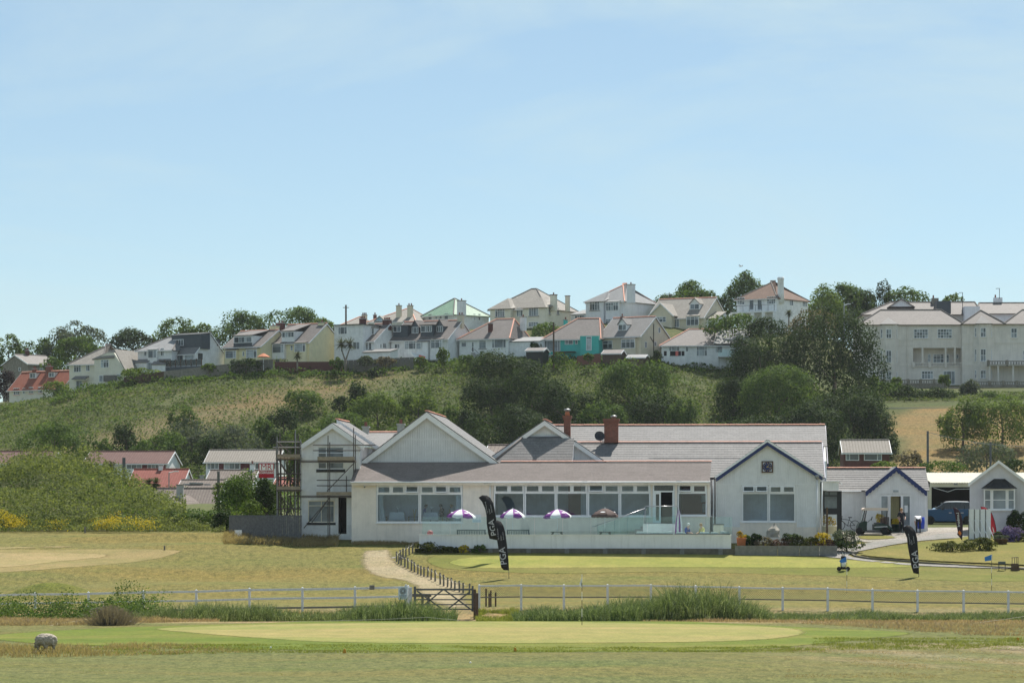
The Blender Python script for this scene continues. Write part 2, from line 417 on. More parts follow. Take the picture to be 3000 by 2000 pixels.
M_leaf('leaf_yellow',(0.35,0.25,0.02),(0.55,0.42,0.03),(0.70,0.56,0.06),1.0,0.3)
M_leaf('leaf_gold',(0.22,0.14,0.01),(0.42,0.28,0.02),(0.60,0.44,0.04),1.0,0.3)
M_leaf('leaf_lavender',(0.10,0.07,0.18),(0.16,0.12,0.28),(0.24,0.20,0.36),1.0,0.3)
M_leaf('leaf_heather',(0.08,0.045,0.035),(0.14,0.08,0.06),(0.20,0.13,0.09),1.0,0.2)
M_leaf('leaf_palm',(0.05,0.06,0.025),(0.10,0.115,0.05),(0.19,0.20,0.09),0.8,0.2)
M_leaf('reed_green',(0.045,0.080,0.026),(0.125,0.170,0.070),(0.42,0.47,0.32),2.2,.4)  # the palest tone colours light glints onto the blades
M_leaf('rush_brown',(0.10,0.085,0.072),(0.19,0.16,0.13),(0.32,0.27,0.22),3.0,.3)
M_leaf('grass_tan',(0.22,0.17,0.09),(0.34,0.265,0.145),(0.47,0.38,0.22),0.5,.45)
M_leaf('grass_pink',(0.23,0.17,0.11),(0.33,0.25,0.165),(0.44,0.34,0.23),0.5,.45)
M_leaf('grass_green',(0.12,0.145,0.03),(0.20,0.225,0.055),(0.32,0.33,0.11),0.6,0.5)
# ---------------------------------------------------------------- the lie of the land
_pd=np.array([-300,60,86,109,131,133.5,137,141,145,150,173,185,194,199.5,204,208,227,300,345,380,410.])
_pz=np.array([0.9,0.9,0.89,0.893,0.91,0.75,0.55,0.55,0.85,1.0,0.82,1.77,2.98,3.44,3.86,4.1,4.62,5.3,6.6,8.4,11.0])
_cx=np.array([-2500,-900,0,150,240,340,480,600,677,805,932,1009,1163,1300,1450,1580,1758,1937,2003,2118,2300,2450,2600,3000,4200,6500.])
_cy=np.array([1330,1262,1190,1168,1142,1124,1106,1094,1085,1077,1079,1079,1066,1064,1064,1060,1047,1057,1072,1078,1115,1148,1158,1150,1170,1230.])
_uo=np.array([8,8,12,16,20,26,32,36,40,45,60,80,95,100,100,100,100,105,110,120,140,150,60,45,40,30.])
_mx=np.array([-700,-300,0,42,157,244,309,365,421,463,500,540.])
_my=np.array([1420,1385,1358,1346,1332,1334,1354,1398,1434,1474,1500,1510.])
def g(x,D):
 x=np.asarray(x,float);D=np.asarray(D,float)
 z=np.interp(D,_pd,_pz)
 px=HX+F*x/np.maximum(D,40)
 zc=CZ+(HY-np.interp(px,_cx,_cy)) *470/F
 zu=CZ+(HY-(np.interp(px,_cx,_cy) -np.interp(px,_cx,_uo))) *515/F
 t=np.clip((D-410) /60,0,1);t=t*0.8+0.2*t*t*(3-2*t)
 z=np.where(D>410,11.0+(zc-11.0) *t,z)
 t2=np.clip((D-470) /45,0,1)
 z=np.where(D>470,zc+(zu-zc) *t2,z)
 top=CZ+(HY-np.interp(px,_mx,_my)) *246/F-1.35
 m=np.clip((D-212) /34,0,1);m=m*m*(3-2*m) *np.clip((300-D) /45,0,1)
 z=z+np.where((px<545) & (D>205) & (D<305),np.maximum(0,top-np.interp(D,_pd,_pz)) *m,0)
 w=np.clip((D-150) /8,0,1) *np.clip((206-D) /8,0,1) *np.clip((1000-px) /200,0,1)
 z=z+w*(0.16*np.sin(x*0.31+1.3) *np.sin(D*0.33) +0.10*np.sin(x*0.11-D*0.55))
 z=z+1.05*np.exp(-(((x+24.0) /2.6) **2+((D-155.0) /2.6) **2))      # grassy mound
 z=z+0.45*np.exp(-(((x+22) /5.5) **2+((D-203) /1.6) **2))
 z=z+0.10*np.sin(x*0.23+0.5) *np.clip((118-D) /12,0,1) *np.clip((D-60) /20,0,1) *np.sin(D*0.21)
 z=z+0.10*np.exp(-((D-121) /7.5) **2-((x+1.0) /15) **4)             # raised front green
 return z
def G(x,y):return float(g(x,y))
def ground_at(px,py,d0=60,d1=470):
 ds=np.arange(d0,d1,0.25);zs=g((px-HX) *ds/F,ds);zr=CZ+(HY-py) *ds/F
 i=np.argmax(zs >= zr)
 d=ds[i] if zs[i] >= zr[i] else ds[-1]
 return Vector(((px-HX) *d/F,d,float(g((px-HX) *d/F,d))))
M=base_mat
def ground_material():
 m,nt,b=base_mat('turf')
 p=posn(nt)
 at=nd(nt,'ShaderNodeVertexColor');at.layer_name='tone'
 col=at.outputs['Color']
 n1=noise_n(nt,mapping(nt,p,(0.045,0.17,0.2)),1.0,6,0.62,0.4)
 col=mixc(nt,ramp(nt,n1,[(0.44,(0,0,0)),(0.68,(0.75,) *3)]),col,mixc(nt,1.0,col,(1.25,1.0,0.88),'MULTIPLY'))
 n2=noise_n(nt,mapping(nt,p,(0.11,0.30,0.2),(7,3,0)),1.0,6,0.65,0.3)
 col=mixc(nt,ramp(nt,n2,[(0.50,(0,0,0)),(0.74,(0.8,) *3)]),col,mixc(nt,1.0,col,(0.72,0.93,0.70),'MULTIPLY'))
 n3=noise_n(nt,mapping(nt,p,(1.1,0.5,1)),2.4,5,0.7)
 col=mixc(nt,1.0,col,ramp(nt,n3,[(0.28,(0.52,0.56,0.48)),(0.5,(1,1,1)),(0.75,(1.42,1.32,1.3))]),'MULTIPLY')
 n4=noise_n(nt,mapping(nt,p,(1.0,0.35,1)),11.0,3,0.7)
 col=mixc(nt,1.0,col,ramp(nt,n4,[(0.25,(0.5,0.53,0.48)),(0.5,(1,1,1)),(0.75,(1.5,1.45,1.45))]),'MULTIPLY')
 nt.links.new(col,b.inputs['Base Color']);b.inputs['Roughness'].default_value=0.95
 b.inputs['Specular IOR Level'].default_value=0.1
 bump(nt,b,n4,0.6,0.06)
ground_material()
def mown_material(name,base,green,tan,rag=.35,fine=1.0):
 m,nt,b=base_mat(name)
 p=posn(nt)
 n1=noise_n(nt,mapping(nt,p,(0.05,0.22,0.2),(3,1,0)),1.0,5,0.6,0.5)
 c=ramp(nt,n1,[(0.30,green),(0.48,base),(0.68,tan)])
 n2=noise_n(nt,mapping(nt,p,(0.5,0.35,1)),1.8,5,0.65)
 c=mixc(nt,1.0,c,ramp(nt,n2,[(0.3,(0.80,0.85,0.76)),(0.7,(1.14,1.09,1.06))]),'MULTIPLY')
 n3=noise_n(nt,mapping(nt,p,(1,0.35,1)),10.0,3,0.7)
 c=mixc(nt,1.0,c,ramp(nt,n3,[(0.25,(1-.26*fine,) *3),(0.75,(1+.2*fine,) *3)]),'MULTIPLY')
 nt.links.new(c,b.inputs['Base Color']);b.inputs['Roughness'].default_value=0.9
 b.inputs['Specular IOR Level'].default_value=0.1
 at=nd(nt,'ShaderNodeAttribute',attribute_name='rim');n5=noise_n(nt,p,3.0,5,.75)
 ad=nd(nt,'ShaderNodeMath',operation='MULTIPLY_ADD');nt.links.new(n5,ad.inputs[0]);ad.inputs[1].default_value=-1.6*rag;nt.links.new(at.outputs['Fac'],ad.inputs[2])
 al=ramp(nt,ad.outputs[0],[(0.0,(0,0,0)),(max(.04,rag*.6),(1,1,1))])
 tr=nd(nt,'ShaderNodeBsdfTransparent');x=nd(nt,'ShaderNodeMixShader');nt.links.new(al,x.inputs[0]);nt.links.new(tr.outputs[0],x.inputs[1]);nt.links.new(b.outputs[0],x.inputs[2])
 nt.links.new(x.outputs[0],nt.nodes['Material Output'].inputs['Surface'])
mown_material('green_front',(0.255,0.240,0.078),(0.205,0.225,0.058),(0.305,0.250,0.098),.4,0.8)
mown_material('green_fringe',(0.128,0.160,0.022),(0.100,0.145,0.016),(0.180,0.175,0.038))
mown_material('green_putting',(0.245,0.245,0.060),(0.205,0.228,0.050),(0.285,0.255,0.080),.3,0.8)
mown_material('putting_fringe',(0.150,0.155,0.034),(0.120,0.142,0.026),(0.195,0.170,0.052))
mown_material('lawn_right',(0.186,0.169,0.045),(0.155,0.155,0.034),(0.234,0.186,0.062))
mown_material('fairway_pale',(0.318,0.245,0.120),(0.267,0.228,0.095),(0.370,0.284,0.150))
mown_material('fairway_tan',(0.262,0.206,0.090),(0.215,0.189,0.069),(0.301,0.228,0.112))
mown_material('dry_track',(0.315,0.256,0.158),(0.247,0.213,0.106),(0.374,0.310,0.213),.36,1.9)
mown_material('tarmac',(0.284,0.267,0.258),(0.249,0.237,0.228),(0.318,0.301,0.284),.1,1.3)
mown_material('gravel_yard',(0.327,0.297,0.271),(0.275,0.249,0.228),(0.378,0.344,0.318),.3,2.6)
mown_material('bare_sand',(0.310,0.249,0.168),(0.258,0.215,0.129),(0.361,0.288,0.198),.4,1.6)
mown_material('earth',(0.103,0.082,0.060),(0.086,0.069,0.052),(0.129,0.103,0.077),0,1.6)
# ---------------------------------------------------------------- ground: one sheet out to beyond the hill
def build_ground():
 pxs=np.concatenate([np.linspace(-6500,-700,30)[:-1],np.linspace(-700,3700,353),np.linspace(3700,9500,30)[1:]])
 ds=np.concatenate([np.linspace(-200,70,12)[:-1],np.arange(70,100,1.5),np.arange(100,214,0.7),np.arange(214,310,2.5),
       np.arange(310,405,4),np.arange(405,525,2.0),np.geomspace(526,2600,24)])
 PX,DD=np.meshgrid(pxs,ds)
 X=(PX-HX) *np.maximum(DD,100) /F
 Z=g(X,DD)
 nx,nd_=len(pxs),len(ds)
 V=np.stack([X,DD,Z],2).reshape(-1,3)
 i=np.arange((nd_-1) *(nx-1));r,c=i // (nx-1),i % (nx-1)
 a=r*nx+c
 Fq=np.stack([a,a+1,a+nx+1,a+nx],1)
 me=bpy.data.meshes.new('ground')
 me.vertices.add(len(V));me.vertices.foreach_set('co',V.astype('f').ravel())
 me.loops.add(len(Fq) *4);me.loops.foreach_set('vertex_index',Fq.astype('i').ravel())
 me.polygons.add(len(Fq));me.polygons.foreach_set('loop_start',np.arange(len(Fq),dtype='i') *4)
 me.update(calc_edges=True);me.polygons.foreach_set('use_smooth',np.ones(len(Fq),bool))
 D=V[:,1];PXv=HX+F*V[:,0] /np.maximum(D,100)
 def lerp(a,b,t):return a+(b-a) *t[:,None]
 fore=np.array((0.128,0.134,0.046));mid=np.array((0.160,0.146,0.046));rough=np.array((0.20,0.165,0.075))
 hill=np.array((0.085,0.100,0.040));field=np.array((0.20,0.150,0.066));vill=np.array((0.10,0.115,0.045));pink=np.array((0.36,0.26,0.15))
 C=np.tile(fore,(len(V),1))
 C=lerp(C,pink,np.clip((D-128) /4,0,1) *np.clip((147-D) /5,0,1))
 C=lerp(C,rough,np.clip((D-138) /3,0,1) *np.clip((150-D) /3,0,1) *0.7)
 C=lerp(C,mid,np.clip((D-147) /3,0,1))
 C=lerp(C,vill,np.clip((D-211) /3,0,1))
 C=lerp(C,hill,np.clip((D-385) /25,0,1))
 t=(D-410) /60
 s=np.exp(-((t-(0.30+(PXv-300) /1500)) /0.13) **2) *np.clip((1250-PXv) /300,0,1) *(D>405) *(D<468)
 C=lerp(C,np.array((0.215,0.155,0.085)),np.clip(s*0.6,0,1))
 C=lerp(C,field,np.clip((PXv-2600-30*np.sin(D*.21) -18*np.sin(D*.57)) /60,0,1) *np.clip((D-372) /20,0,1) *np.clip((457.5-D) /2,0,1))
 C=lerp(C,np.array((0.215,0.18,0.10)),np.clip((PXv-2150) /500,0,1) *np.clip((D-90) /10,0,1) *np.clip((112-D) /4,0,1) *(.55+.45*np.sin(PXv*.013+D*.9)))
 C=lerp(C,np.array((0.095,0.125,0.022)),np.exp(-(((V[:,0] +24.0) /3.0) **2+((D-154.6) /2.4) **2)))
 at=me.color_attributes.new('tone','FLOAT_COLOR','POINT')
 at.data.foreach_set('color',np.concatenate([C,np.ones((len(C),1))],1).astype('f').ravel())
 me.materials.append(MATS['turf'])
 o=bpy.data.objects.new('ground',me);COL.objects.link(o);o['kind'] ='structure';o['label'] ='grassy links and hillside running up behind the houses'
build_ground()
def drape(name,outline,mat,lift,label=None,px=True,res=0.8,kind='structure',soft=1.0):
 pts=[ground_at(a,b) if px else Vector((a,b,0)) for a,b in outline]
 n=len(pts);ring=[]
 for i in range(n):
  p0,p1,p2,p3=pts[i-1],pts[i],pts[(i+1) % n],pts[(i+2) % n]
  seg=max(2,int((p2-p1).length/1.2));seg=min(seg,14)
  for k in range(seg):
   t=k/seg
   ring.append((0.5*(2*p1.x+(p2.x-p0.x) *t+(2*p0.x-5*p1.x+4*p2.x-p3.x) *t*t+(-p0.x+3*p1.x-3*p2.x+p3.x) *t**3),
       0.5*(2*p1.y+(p2.y-p0.y) *t+(2*p0.y-5*p1.y+4*p2.y-p3.y) *t*t+(-p0.y+3*p1.y-3*p2.y+p3.y) *t**3)))
 import bmesh
 bm=bmesh.new()
 vs=[bm.verts.new((x,y,0)) for x,y in ring]
 f=bm.faces.new(vs)
 bmesh.ops.triangulate(bm,faces=[f])
 xs=[p[0] for p in ring];ys=[p[1] for p in ring]
 for ax,lo,hi,st in ((0,min(xs),max(xs),res*1.3),(1,min(ys),max(ys),res)):
  k=lo+st
  while k<hi:
   co=(k,0,0) if ax==0 else (0,k,0);no=(1,0,0) if ax==0 else (0,1,0)
   bmesh.ops.bisect_plane(bm,geom=bm.verts[:] +bm.edges[:] +bm.faces[:],plane_co=co,plane_no=no,dist=1e-5)
   k += st
 for v in bm.verts:v.co.z=G(v.co.x,v.co.y) +lift
 bmesh.ops.recalc_face_normals(bm,faces=bm.faces[:])
 me=bpy.data.meshes.new(name);bm.to_mesh(me);bm.free()
 if len(me.polygons) and me.polygons[0].normal.z<0:me.flip_normals()
 me.polygons.foreach_set('use_smooth',[True] *len(me.polygons))
 co=np.empty(len(me.vertices) *3,'f');me.vertices.foreach_get('co',co);co=co.reshape(-1,3)[:,:2];Rg=np.array(ring);A_,B_=Rg,np.roll(Rg,-1,0);ab=B_-A_
 t_=np.clip(((co[:,None] -A_) *ab).sum(2) /np.maximum(1e-9,(ab**2).sum(1)),0,1);dd=np.linalg.norm(A_+ab*t_[...,None] -co[:,None],axis=2).min(1)
 me.attributes.new('rim','FLOAT','POINT').data.foreach_set('value',np.clip(dd/soft,0,1).astype('f'))
 me.materials.append(MATS[mat])
 o=link(bpy.data.objects.new(name,me));o['kind'] =kind
 if label:o['label'] =label
 return o
drape('green_apron',[(-60,1862),(300,1838),(700,1826),(1500,1817),(2300,1833),(2640,1848),(2690,1858),(2560,1872),(2420,1886),(2200,1903),(1700,1910),(1100,1908),(640,1902),(300,1893),(60,1884)],
  'green_fringe',0.010,'bright green mown apron round the front green')
drape('putting_surface',[(420,1843),(560,1835),(900,1826),(1500,1820),(2000,1827),(2280,1836),(2390,1850),(2330,1868),(2150,1880),(1700,1886),(1200,1886),(900,1880),(680,1866),(520,1854)],
  'green_front',0.020,'pale mown putting surface of the front green')
drape('practice_surround',[(1232,1640),(1290,1622),(1500,1618),(2120,1617),(2330,1625),(2560,1640),(2790,1660),(2990,1670),(3350,1690),(2900,1705),(2500,1690),(2000,1680),(1600,1682),(1330,1672),(1262,1660)],
  'putting_fringe',0.010,'mown grass round the practice green')
drape('practice_green',[(1300,1652),(1335,1636),(1450,1627),(1900,1622),(2200,1624),(2400,1634),(2600,1645),(2720,1658),(2640,1664),(2400,1666),(2000,1665),(1600,1667),(1400,1666)],
  'green_putting',0.020,'pale practice green before the clubhouse terrace')
drape('fairway',[(-200,1612),(120,1608),(330,1606),(520,1608),(548,1616),(480,1636),(330,1655),(180,1668),(0,1680),(-200,1690)],'fairway_tan',0.010,'dry tan fairway on the links')
drape('fairway_green',[(-200,1622),(60,1617),(220,1618),(330,1622),(352,1628),(300,1636),(190,1645),(60,1660),(-200,1672)],'fairway_pale',0.020,'pale straw patch of short fairway')
drape('tee_strip',[(-200,1604),(40,1601),(200,1599),(240,1603),(120,1607),(-60,1611),(-200,1614)],'fairway_pale',0.024,'straw coloured strip beyond the fairway')
drape('dry_path',[(1045,1612),(1110,1607),(1165,1608),(1185,1640),(1235,1668),(1300,1690),(1385,1712),(1400,1760),(1420,1800),(1330,1806),(1290,1790),(1220,1760),(1180,1715),(1080,1690),(1030,1655)],
  'dry_track',0.010,'worn straw coloured path down to the gate',soft=2.0)
drape('path_gravel',[(1122,1650),(1160,1622),(1172,1612),(1188,1612),(1180,1628),(1150,1652)],'tarmac',0.018,'grey gravel strip of the path beside the rope fence',res=1.5)
drape('yard',[(2395,1572),(2420,1556),(2560,1549),(2750,1545),(3350,1545),(3350,1560),(2930,1561),(2850,1566),(2760,1582),(2560,1590),(2500,1588)],'gravel_yard',0.03,'gravel yard before the pro shop')
drape('drive',[(2322,1617),(2420,1608),(2520,1594),(2600,1582),(2700,1572),(2850,1556),(2960,1570),(2760,1580),(2640,1594),(2540,1612),(2496,1624),(2500,1632),(2590,1644),(2760,1656),(3350,1672),(3350,1676),(2760,1662),(2560,1648),(2480,1640),(2400,1630)],
  'tarmac',0.045,'pale tarmac drive curving past the practice green',res=.6)
drape('island_lawn',[(2500,1627),(2545,1613),(2640,1597),(2760,1583),(2850,1570),(2940,1566),(3350,1570),(3350,1664),(2900,1656),(2700,1646),(2560,1636)],'lawn_right',0.08,'lawn inside the curve of the drive')
drape('kerb_lawn',[(2512,1569),(2600,1569),(2645,1577),(2590,1582),(2530,1584),(2500,1578)],'lawn_right',0.06,'little lawn before the golf cart')
drape('bare_patch',[(2830,1896),(2950,1888),(3350,1887),(3350,1906),(2950,1910),(2850,1908)],'bare_sand',0.02,'bare sandy patch in the dry turf',res=.7,soft=2.5)
drape('worn_patch',[(850,1922),(890,1920),(960,1926),(985,1934),(940,1938),(900,1930)],'bare_sand',0.02,'worn sandy divot strip in the near turf',res=.5,soft=1.2)
drape('worn_strip',[(2290,1882),(2360,1888),(2420,1900),(2400,1905),(2340,1895)],'bare_sand',0.036,'sandy strip at the end of the apron',res=.5,soft=1.5)
# ---------------------------------------------------------------- building kit
def wall_open(mb,u0,u1,z0,z1,v,t,openings):
 us=sorted(set([u0,u1] +[x for o in openings for x in o[:2]]));zs=sorted(set([z0,z1] +[x for o in openings for x in o[2:]]))
 for i in range(len(us) -1):
  run=None
  for j in range(len(zs) -1):
   cu,cz=(us[i] +us[i+1]) /2,(zs[j] +zs[j+1]) /2
   hole=any(o[0] <cu<o[1] and o[2] <cz<o[3] for o in openings)
   if not hole:
    if run is None:run=[zs[j],zs[j+1]]
    else:run[1] =zs[j+1]
   if hole or j==len(zs) -2:
    if run:mb.box(us[i],us[i+1],v,v+t,run[0],run[1]);run=None
 return mb
def pmap(plane,c):
 if plane=='f':return lambda a,n,z:(a,c-n,z)
 if plane=='r':return lambda a,n,z:(c+n,a,z)
 return lambda a,n,z:(c-n,a,z)
def pbox(mb,mp_,a0,a1,n0,n1,z0,z1):
 p,q=mp_(a0,n0,z0),mp_(a1,n1,z1)
 mb.box(p[0],q[0],p[1],q[1],p[2],q[2])
def window(root,mp_,a0,a1,z0,z1,cols=(),rows=(),fr=0.07,bar=0.05,out=0.05,back=-0.02,pane_n=0.012,frame='white_paint',pane='pane_dark',sill='white_paint',
   name='window',panes=None,skip=(),sill_h=0.07):
 mb=MB();W,H=a1-a0,z1-z0
 pbox(mb,mp_,a0,a0+fr,back,out,z0,z1);pbox(mb,mp_,a1-fr,a1,back,out,z0,z1)
 pbox(mb,mp_,a0+fr,a1-fr,back,out,z0,z0+fr);pbox(mb,mp_,a0+fr,a1-fr,back,out,z1-fr,z1)
 cs=[a0+fr/2] +[a0+W*c for c in cols] +[a1-fr/2];rs=[z0+fr/2] +[z0+H*r for r in rows] +[z1-fr/2]
 for c in cs[1:-1]:pbox(mb,mp_,c-bar/2,c+bar/2,back,out-0.004,z0+fr,z1-fr)
 for r in rs[1:-1]:pbox(mb,mp_,a0+fr,a1-fr,back,out-0.008,r-bar/2,r+bar/2)
 w=mb.build(name,frame,root)
 k=0
 for i in range(len(cs) -1):
  for j in range(len(rs) -1):
   if (i,j) in skip:continue
   pm=panes[k % len(panes)] if panes else pane;k += 1
   q=MB();pbox(q,mp_,cs[i],cs[i+1],pane_n-0.008,pane_n,rs[j],rs[j+1]);q.build('pane',pm,w)
 if sill:
  s_=MB();pbox(s_,mp_,a0-0.08,a1+0.08,back,out+0.09,z0-sill_h,z0-0.002);s_.build('sill',sill,w)
 return w
def courses(mb,A,B,C_,Dq,n,lift=0.014):
 A,B,C_,Dq=map(Vector,(A,B,C_,Dq))
 nor=(B-A).cross(Dq-A).normalized()
 if nor.z<0:nor=-nor
 for i in range(n):
  t0,t1=i/n,(i+1) /n
  p0,p1=A.lerp(Dq,t0),B.lerp(C_,t0);p2,p3=B.lerp(C_,t1),A.lerp(Dq,t1)
  a=[p0+nor*lift,p1+nor*lift,p2+nor*0.002,p3+nor*0.002]
  b=[p0-nor*0.05,p1-nor*0.05,p2-nor*0.05,p3-nor*0.05]
  mb.add(a+b,[(0,1,2,3),(7,6,5,4),(0,4,5,1),(1,5,6,2),(3,2,6,7),(0,3,7,4)])
def ridge_tiles(root,p,q,n,mat='ridge_orange',r=0.14):
 p,q=Vector(p),Vector(q);L=(q-p).length/n;d=(q-p).normalized();side=d.cross(Vector((0,0,1))).normalized();up=side.cross(d)
 if up.z<0:up=-up
 vs=[];K=5
 for e,rr in ((0.0,r),(L*0.985,r*0.93)):
  for k in range(K+1):
   t=math.pi*k/K;vs.append(d*e+side*math.cos(t) *rr+up*(math.sin(t) *rr*0.55))
 fs=[(k,k+1,K+2+k,K+1+k) for k in range(K)] +[tuple(range(K,-1,-1)),tuple(range(K+1,2*K+2)),(0,K+1,2*K+1,K)]
 me=None
 for i in range(n):
  if me is None:
   o=mesh_obj('ridge_tile',vs,fs,mat,root);me=o.data
  else:o=link(bpy.data.objects.new('ridge_tile',me),root)
  o.location=p+d*(L*i) +Vector((0,0,R.uniform(-0.006,0.006)))
def boards_wall(mb,poly_fn,u0,u1,v,pitch=0.115,gap=0.012,depth=0.028):
 u=u0
 while u<u1-0.01:
  w=min(pitch,u1-u);a,b=u,u+w-gap
  za0,za1=poly_fn(a);zb0,zb1=poly_fn(b)
  if za1-za0>0.02 or zb1-zb0>0.02:
   mb.prism([(a,v,za0),(b,v,zb0),(b,v,max(zb1,zb0+0.01)),(a,v,max(za1,za0+0.01))],(0,depth,0))
  u += pitch
 return mb
# ---------------------------------------------------------------- clubhouse
TH=math.radians(3.9)
CB=Frame(1030,200.5,3.30,TH)
club=CB.root('clubhouse','long white clubhouse with slate roofs, pale gables and a glazed front','clubhouse')
def cu(px,v=0.0):return CB.u(px,v)
def cz(py,px=1500,v=0.0):return CB.z(py,CB.u(px,v),v)
def cp(px,py,v):u=CB.u(px,v);return (u,v,CB.z(py,u,v))
uL,uR=0.0,cu(2080)
z_eave=cz(1411,1500,-0.3);z_base=-0.6;z_wall=cz(1411)
op=[(cu(1102),cu(1356),cz(1530),cz(1421)),(cu(1446),cu(1906),cz(1512),cz(1418)),(cu(1912),cu(1977),cz(1532),cz(1418)),(cu(1984),cu(2072),cz(1510),cz(1418))]
mb=wall_open(MB(),uL,uR,z_base,z_wall,0.0,0.25,op)
mb.build('front_wall','club_cream',club)
mb=MB();mb.prism([(uL+0.003,0.25,z_base),(uL+0.003,6.5,z_base),(uL+0.003,6.5,z_wall),(uL+0.003,2.6,cz(1354,1030,2.6) -0.1),(uL+0.003,0.25,z_wall)],(0.22,0,0))
mb.build('side_wall','white_render',club)
zr26=cz(1353,1500,2.6)
mb=MB();mb.prism([(uR-0.003,0.25,z_base),(uR-0.003,2.6,z_base),(uR-0.003,2.6,zr26-0.1),(uR-0.003,-0.28,z_eave-0.02),(uR-0.003,0.25,z_eave-0.06)],(-0.22,0,0))
mb.build('side_wall','white_paint',club)
window(club,pmap('r',uR),0.5,2.3,cz(1510),cz(1425),cols=(0.5,),pane='pane_mid')
e0,e1=cp(1027,1411,-0.35),(cu(2079,-0.35),-0.35,cp(1027,1411,-0.35)[2])
r0,r1=(cu(1045,2.6),2.6,zr26),(cu(2084,2.6),2.6,zr26)
mb=MB();courses(mb,e0,e1,r1,r0,21,0.016);mb.build('front_roof','shingle_pink',club)
ridge_tiles(club,(cu(1467,2.6),2.62,zr26+0.03),(r1[0] +0.05,2.62,zr26+0.03),29)
mb=MB();mb.tube((e0[0] -0.02,-0.42,e0[2] -0.03),(e1[0] +0.03,-0.42,e1[2] -0.03),0.055,8)
mb.build('gutter','white_paint',club,True)
mb=MB();mb.box(uL+0.02,uR-0.01,-0.33,-0.05,e0[2] -0.22,e0[2] -0.07);mb.build('fascia','club_cream',club)
for px in (1436,):
 mb=MB();mb.tube((cu(px),-0.10,cz(1412)),(cu(px),-0.10,-0.1),0.045,8);mb.build('downpipe','white_paint',club,True)
def club_win(px0,px1,py0,py1,pyt,ntop,opened=(),v=0.0,frame='white_paint',mul=True):
 a0,a1,z0,z1,zt=cu(px0,v),cu(px1,v),cz(py1,px0,v),cz(py0,px0,v),cz(pyt,px0,v)
 mp_=pmap('f',v);fr=0.085
 mb=MB()
 pbox(mb,mp_,a0,a0+fr,-0.14,0.03,z0,z1);pbox(mb,mp_,a1-fr,a1,-0.14,0.03,z0,z1)
 pbox(mb,mp_,a0+fr,a1-fr,-0.14,0.03,z0,z0+fr);pbox(mb,mp_,a0+fr,a1-fr,-0.14,0.03,z1-fr*0.8,z1)
 pbox(mb,mp_,a0+fr,a1-fr,-0.14,0.028,zt-0.055,zt+0.055)
 tw=(a1-a0-2*fr) /ntop
 for i in range(1,ntop):pbox(mb,mp_,a0+fr+tw*i-0.07,a0+fr+tw*i+0.07,-0.14,0.026,zt+0.055,z1-fr*0.8)
 w=mb.build('window',frame,club)
 q=MB();pbox(q,mp_,a0+fr*0.5,a1-fr*0.5,-0.06,-0.052,z0+fr*0.5,zt);q.build('pane','club_glass',w)
 for i in range(ntop):
  b0,b1=a0+fr+tw*i+(0.07 if i else 0),a0+fr+tw*(i+1) -(0.07 if i<ntop-1 else 0)
  y0,y1=zt+0.055,z1-fr*0.8
  ang=math.radians(24) if i in opened else 0.0
  s_=MB();c=MB();h=y1-y0
  def pt(a,d,n):   # d: distance down from the hinge, n: outwards
   return (a,v-0.03-(n*math.cos(ang) +d*math.sin(ang)),y1-d*math.cos(ang) +n*math.sin(ang))
  def sb(m_,x0,x1,d0,d1,n0,n1):
   vs=[pt(x0,d0,n0),pt(x1,d0,n0),pt(x1,d1,n0),pt(x0,d1,n0),pt(x0,d0,n1),pt(x1,d0,n1),pt(x1,d1,n1),pt(x0,d1,n1)]
   m_.add(vs,[(0,1,2,3),(4,7,6,5),(0,4,5,1),(1,5,6,2),(2,6,7,3),(3,7,4,0)])
  k=0.05
  sb(s_,b0,b1,0,k,-0.02,0.045);sb(s_,b0,b1,h-k,h+(0.02 if ang else 0),-0.02,0.045);sb(s_,b0,b0+k,k,h-k,-0.02,0.045);sb(s_,b1-k,b1,k,h-k,-0.02,0.045)
  so=s_.build('top_light',frame,club)
  sb(c,b0+k*.5,b1-k*.5,k*.5,h-k*.5,0.0,0.008);c.build('pane','club_glass',so)
 sl=MB();pbox(sl,mp_,a0-0.05,a1+0.05,-0.14,0.10,z0-0.07,z0-0.002);sl.build('sill','white_paint',w)
 return w
club_win(1103,1229.5,1421,1530,1446,3,(2,));club_win(1230.5,1355,1421,1530,1446,3,(1,))
for i,(a,b) in enumerate(((1447,1536.5),(1537.5,1628.5),(1629.5,1721.5),(1722.5,1815.5),(1816.5,1905.5))):
 club_win(a,b,1418,1512,1443,2,(0,) if i==3 else ())
club_win(1985,2071,1418,1510,1443,2,(0,))
a0,a1,z0,z1,zt=cu(1912.5),cu(1976.5),cz(1532),cz(1418),cz(1439)
mp_=pmap('f',0.0);mb=MB()
for (x0,x1,y0,y1) in ((a0,a0+0.09,z0,z1),(a1-0.09,a1,z0,z1),(a0+0.09,a1-0.09,z1-0.07,z1),(a0+0.09,a1-0.09,zt-0.05,zt+0.05)):
 pbox(mb,mp_,x0,x1,-0.14,0.03,y0,y1)
dw=mb.build('door_frame','white_paint',club)
q=MB();pbox(q,mp_,a0+0.05,a1-0.05,-0.06,-0.052,zt,z1-0.03);q.build('pane','club_glass',dw)
xm=cu(1936)
mb=MB()
for (x0,x1,y0,y1) in ((a0+0.09,a0+0.20,z0+.01,zt-.05),(xm-0.11,xm,z0+.01,zt-.05),(a0+0.20,xm-0.11,z0+.01,z0+0.2),(a0+0.20,xm-0.11,zt-.17,zt-.05)):
 pbox(mb,mp_,x0,x1,-0.08,0.0,y0,y1)
dl=mb.build('door','white_paint',club)
q=MB();pbox(q,mp_,a0+0.19,xm-0.10,-0.05,-0.042,z0+0.18,zt-0.16);q.build('pane','club_glass',dl)
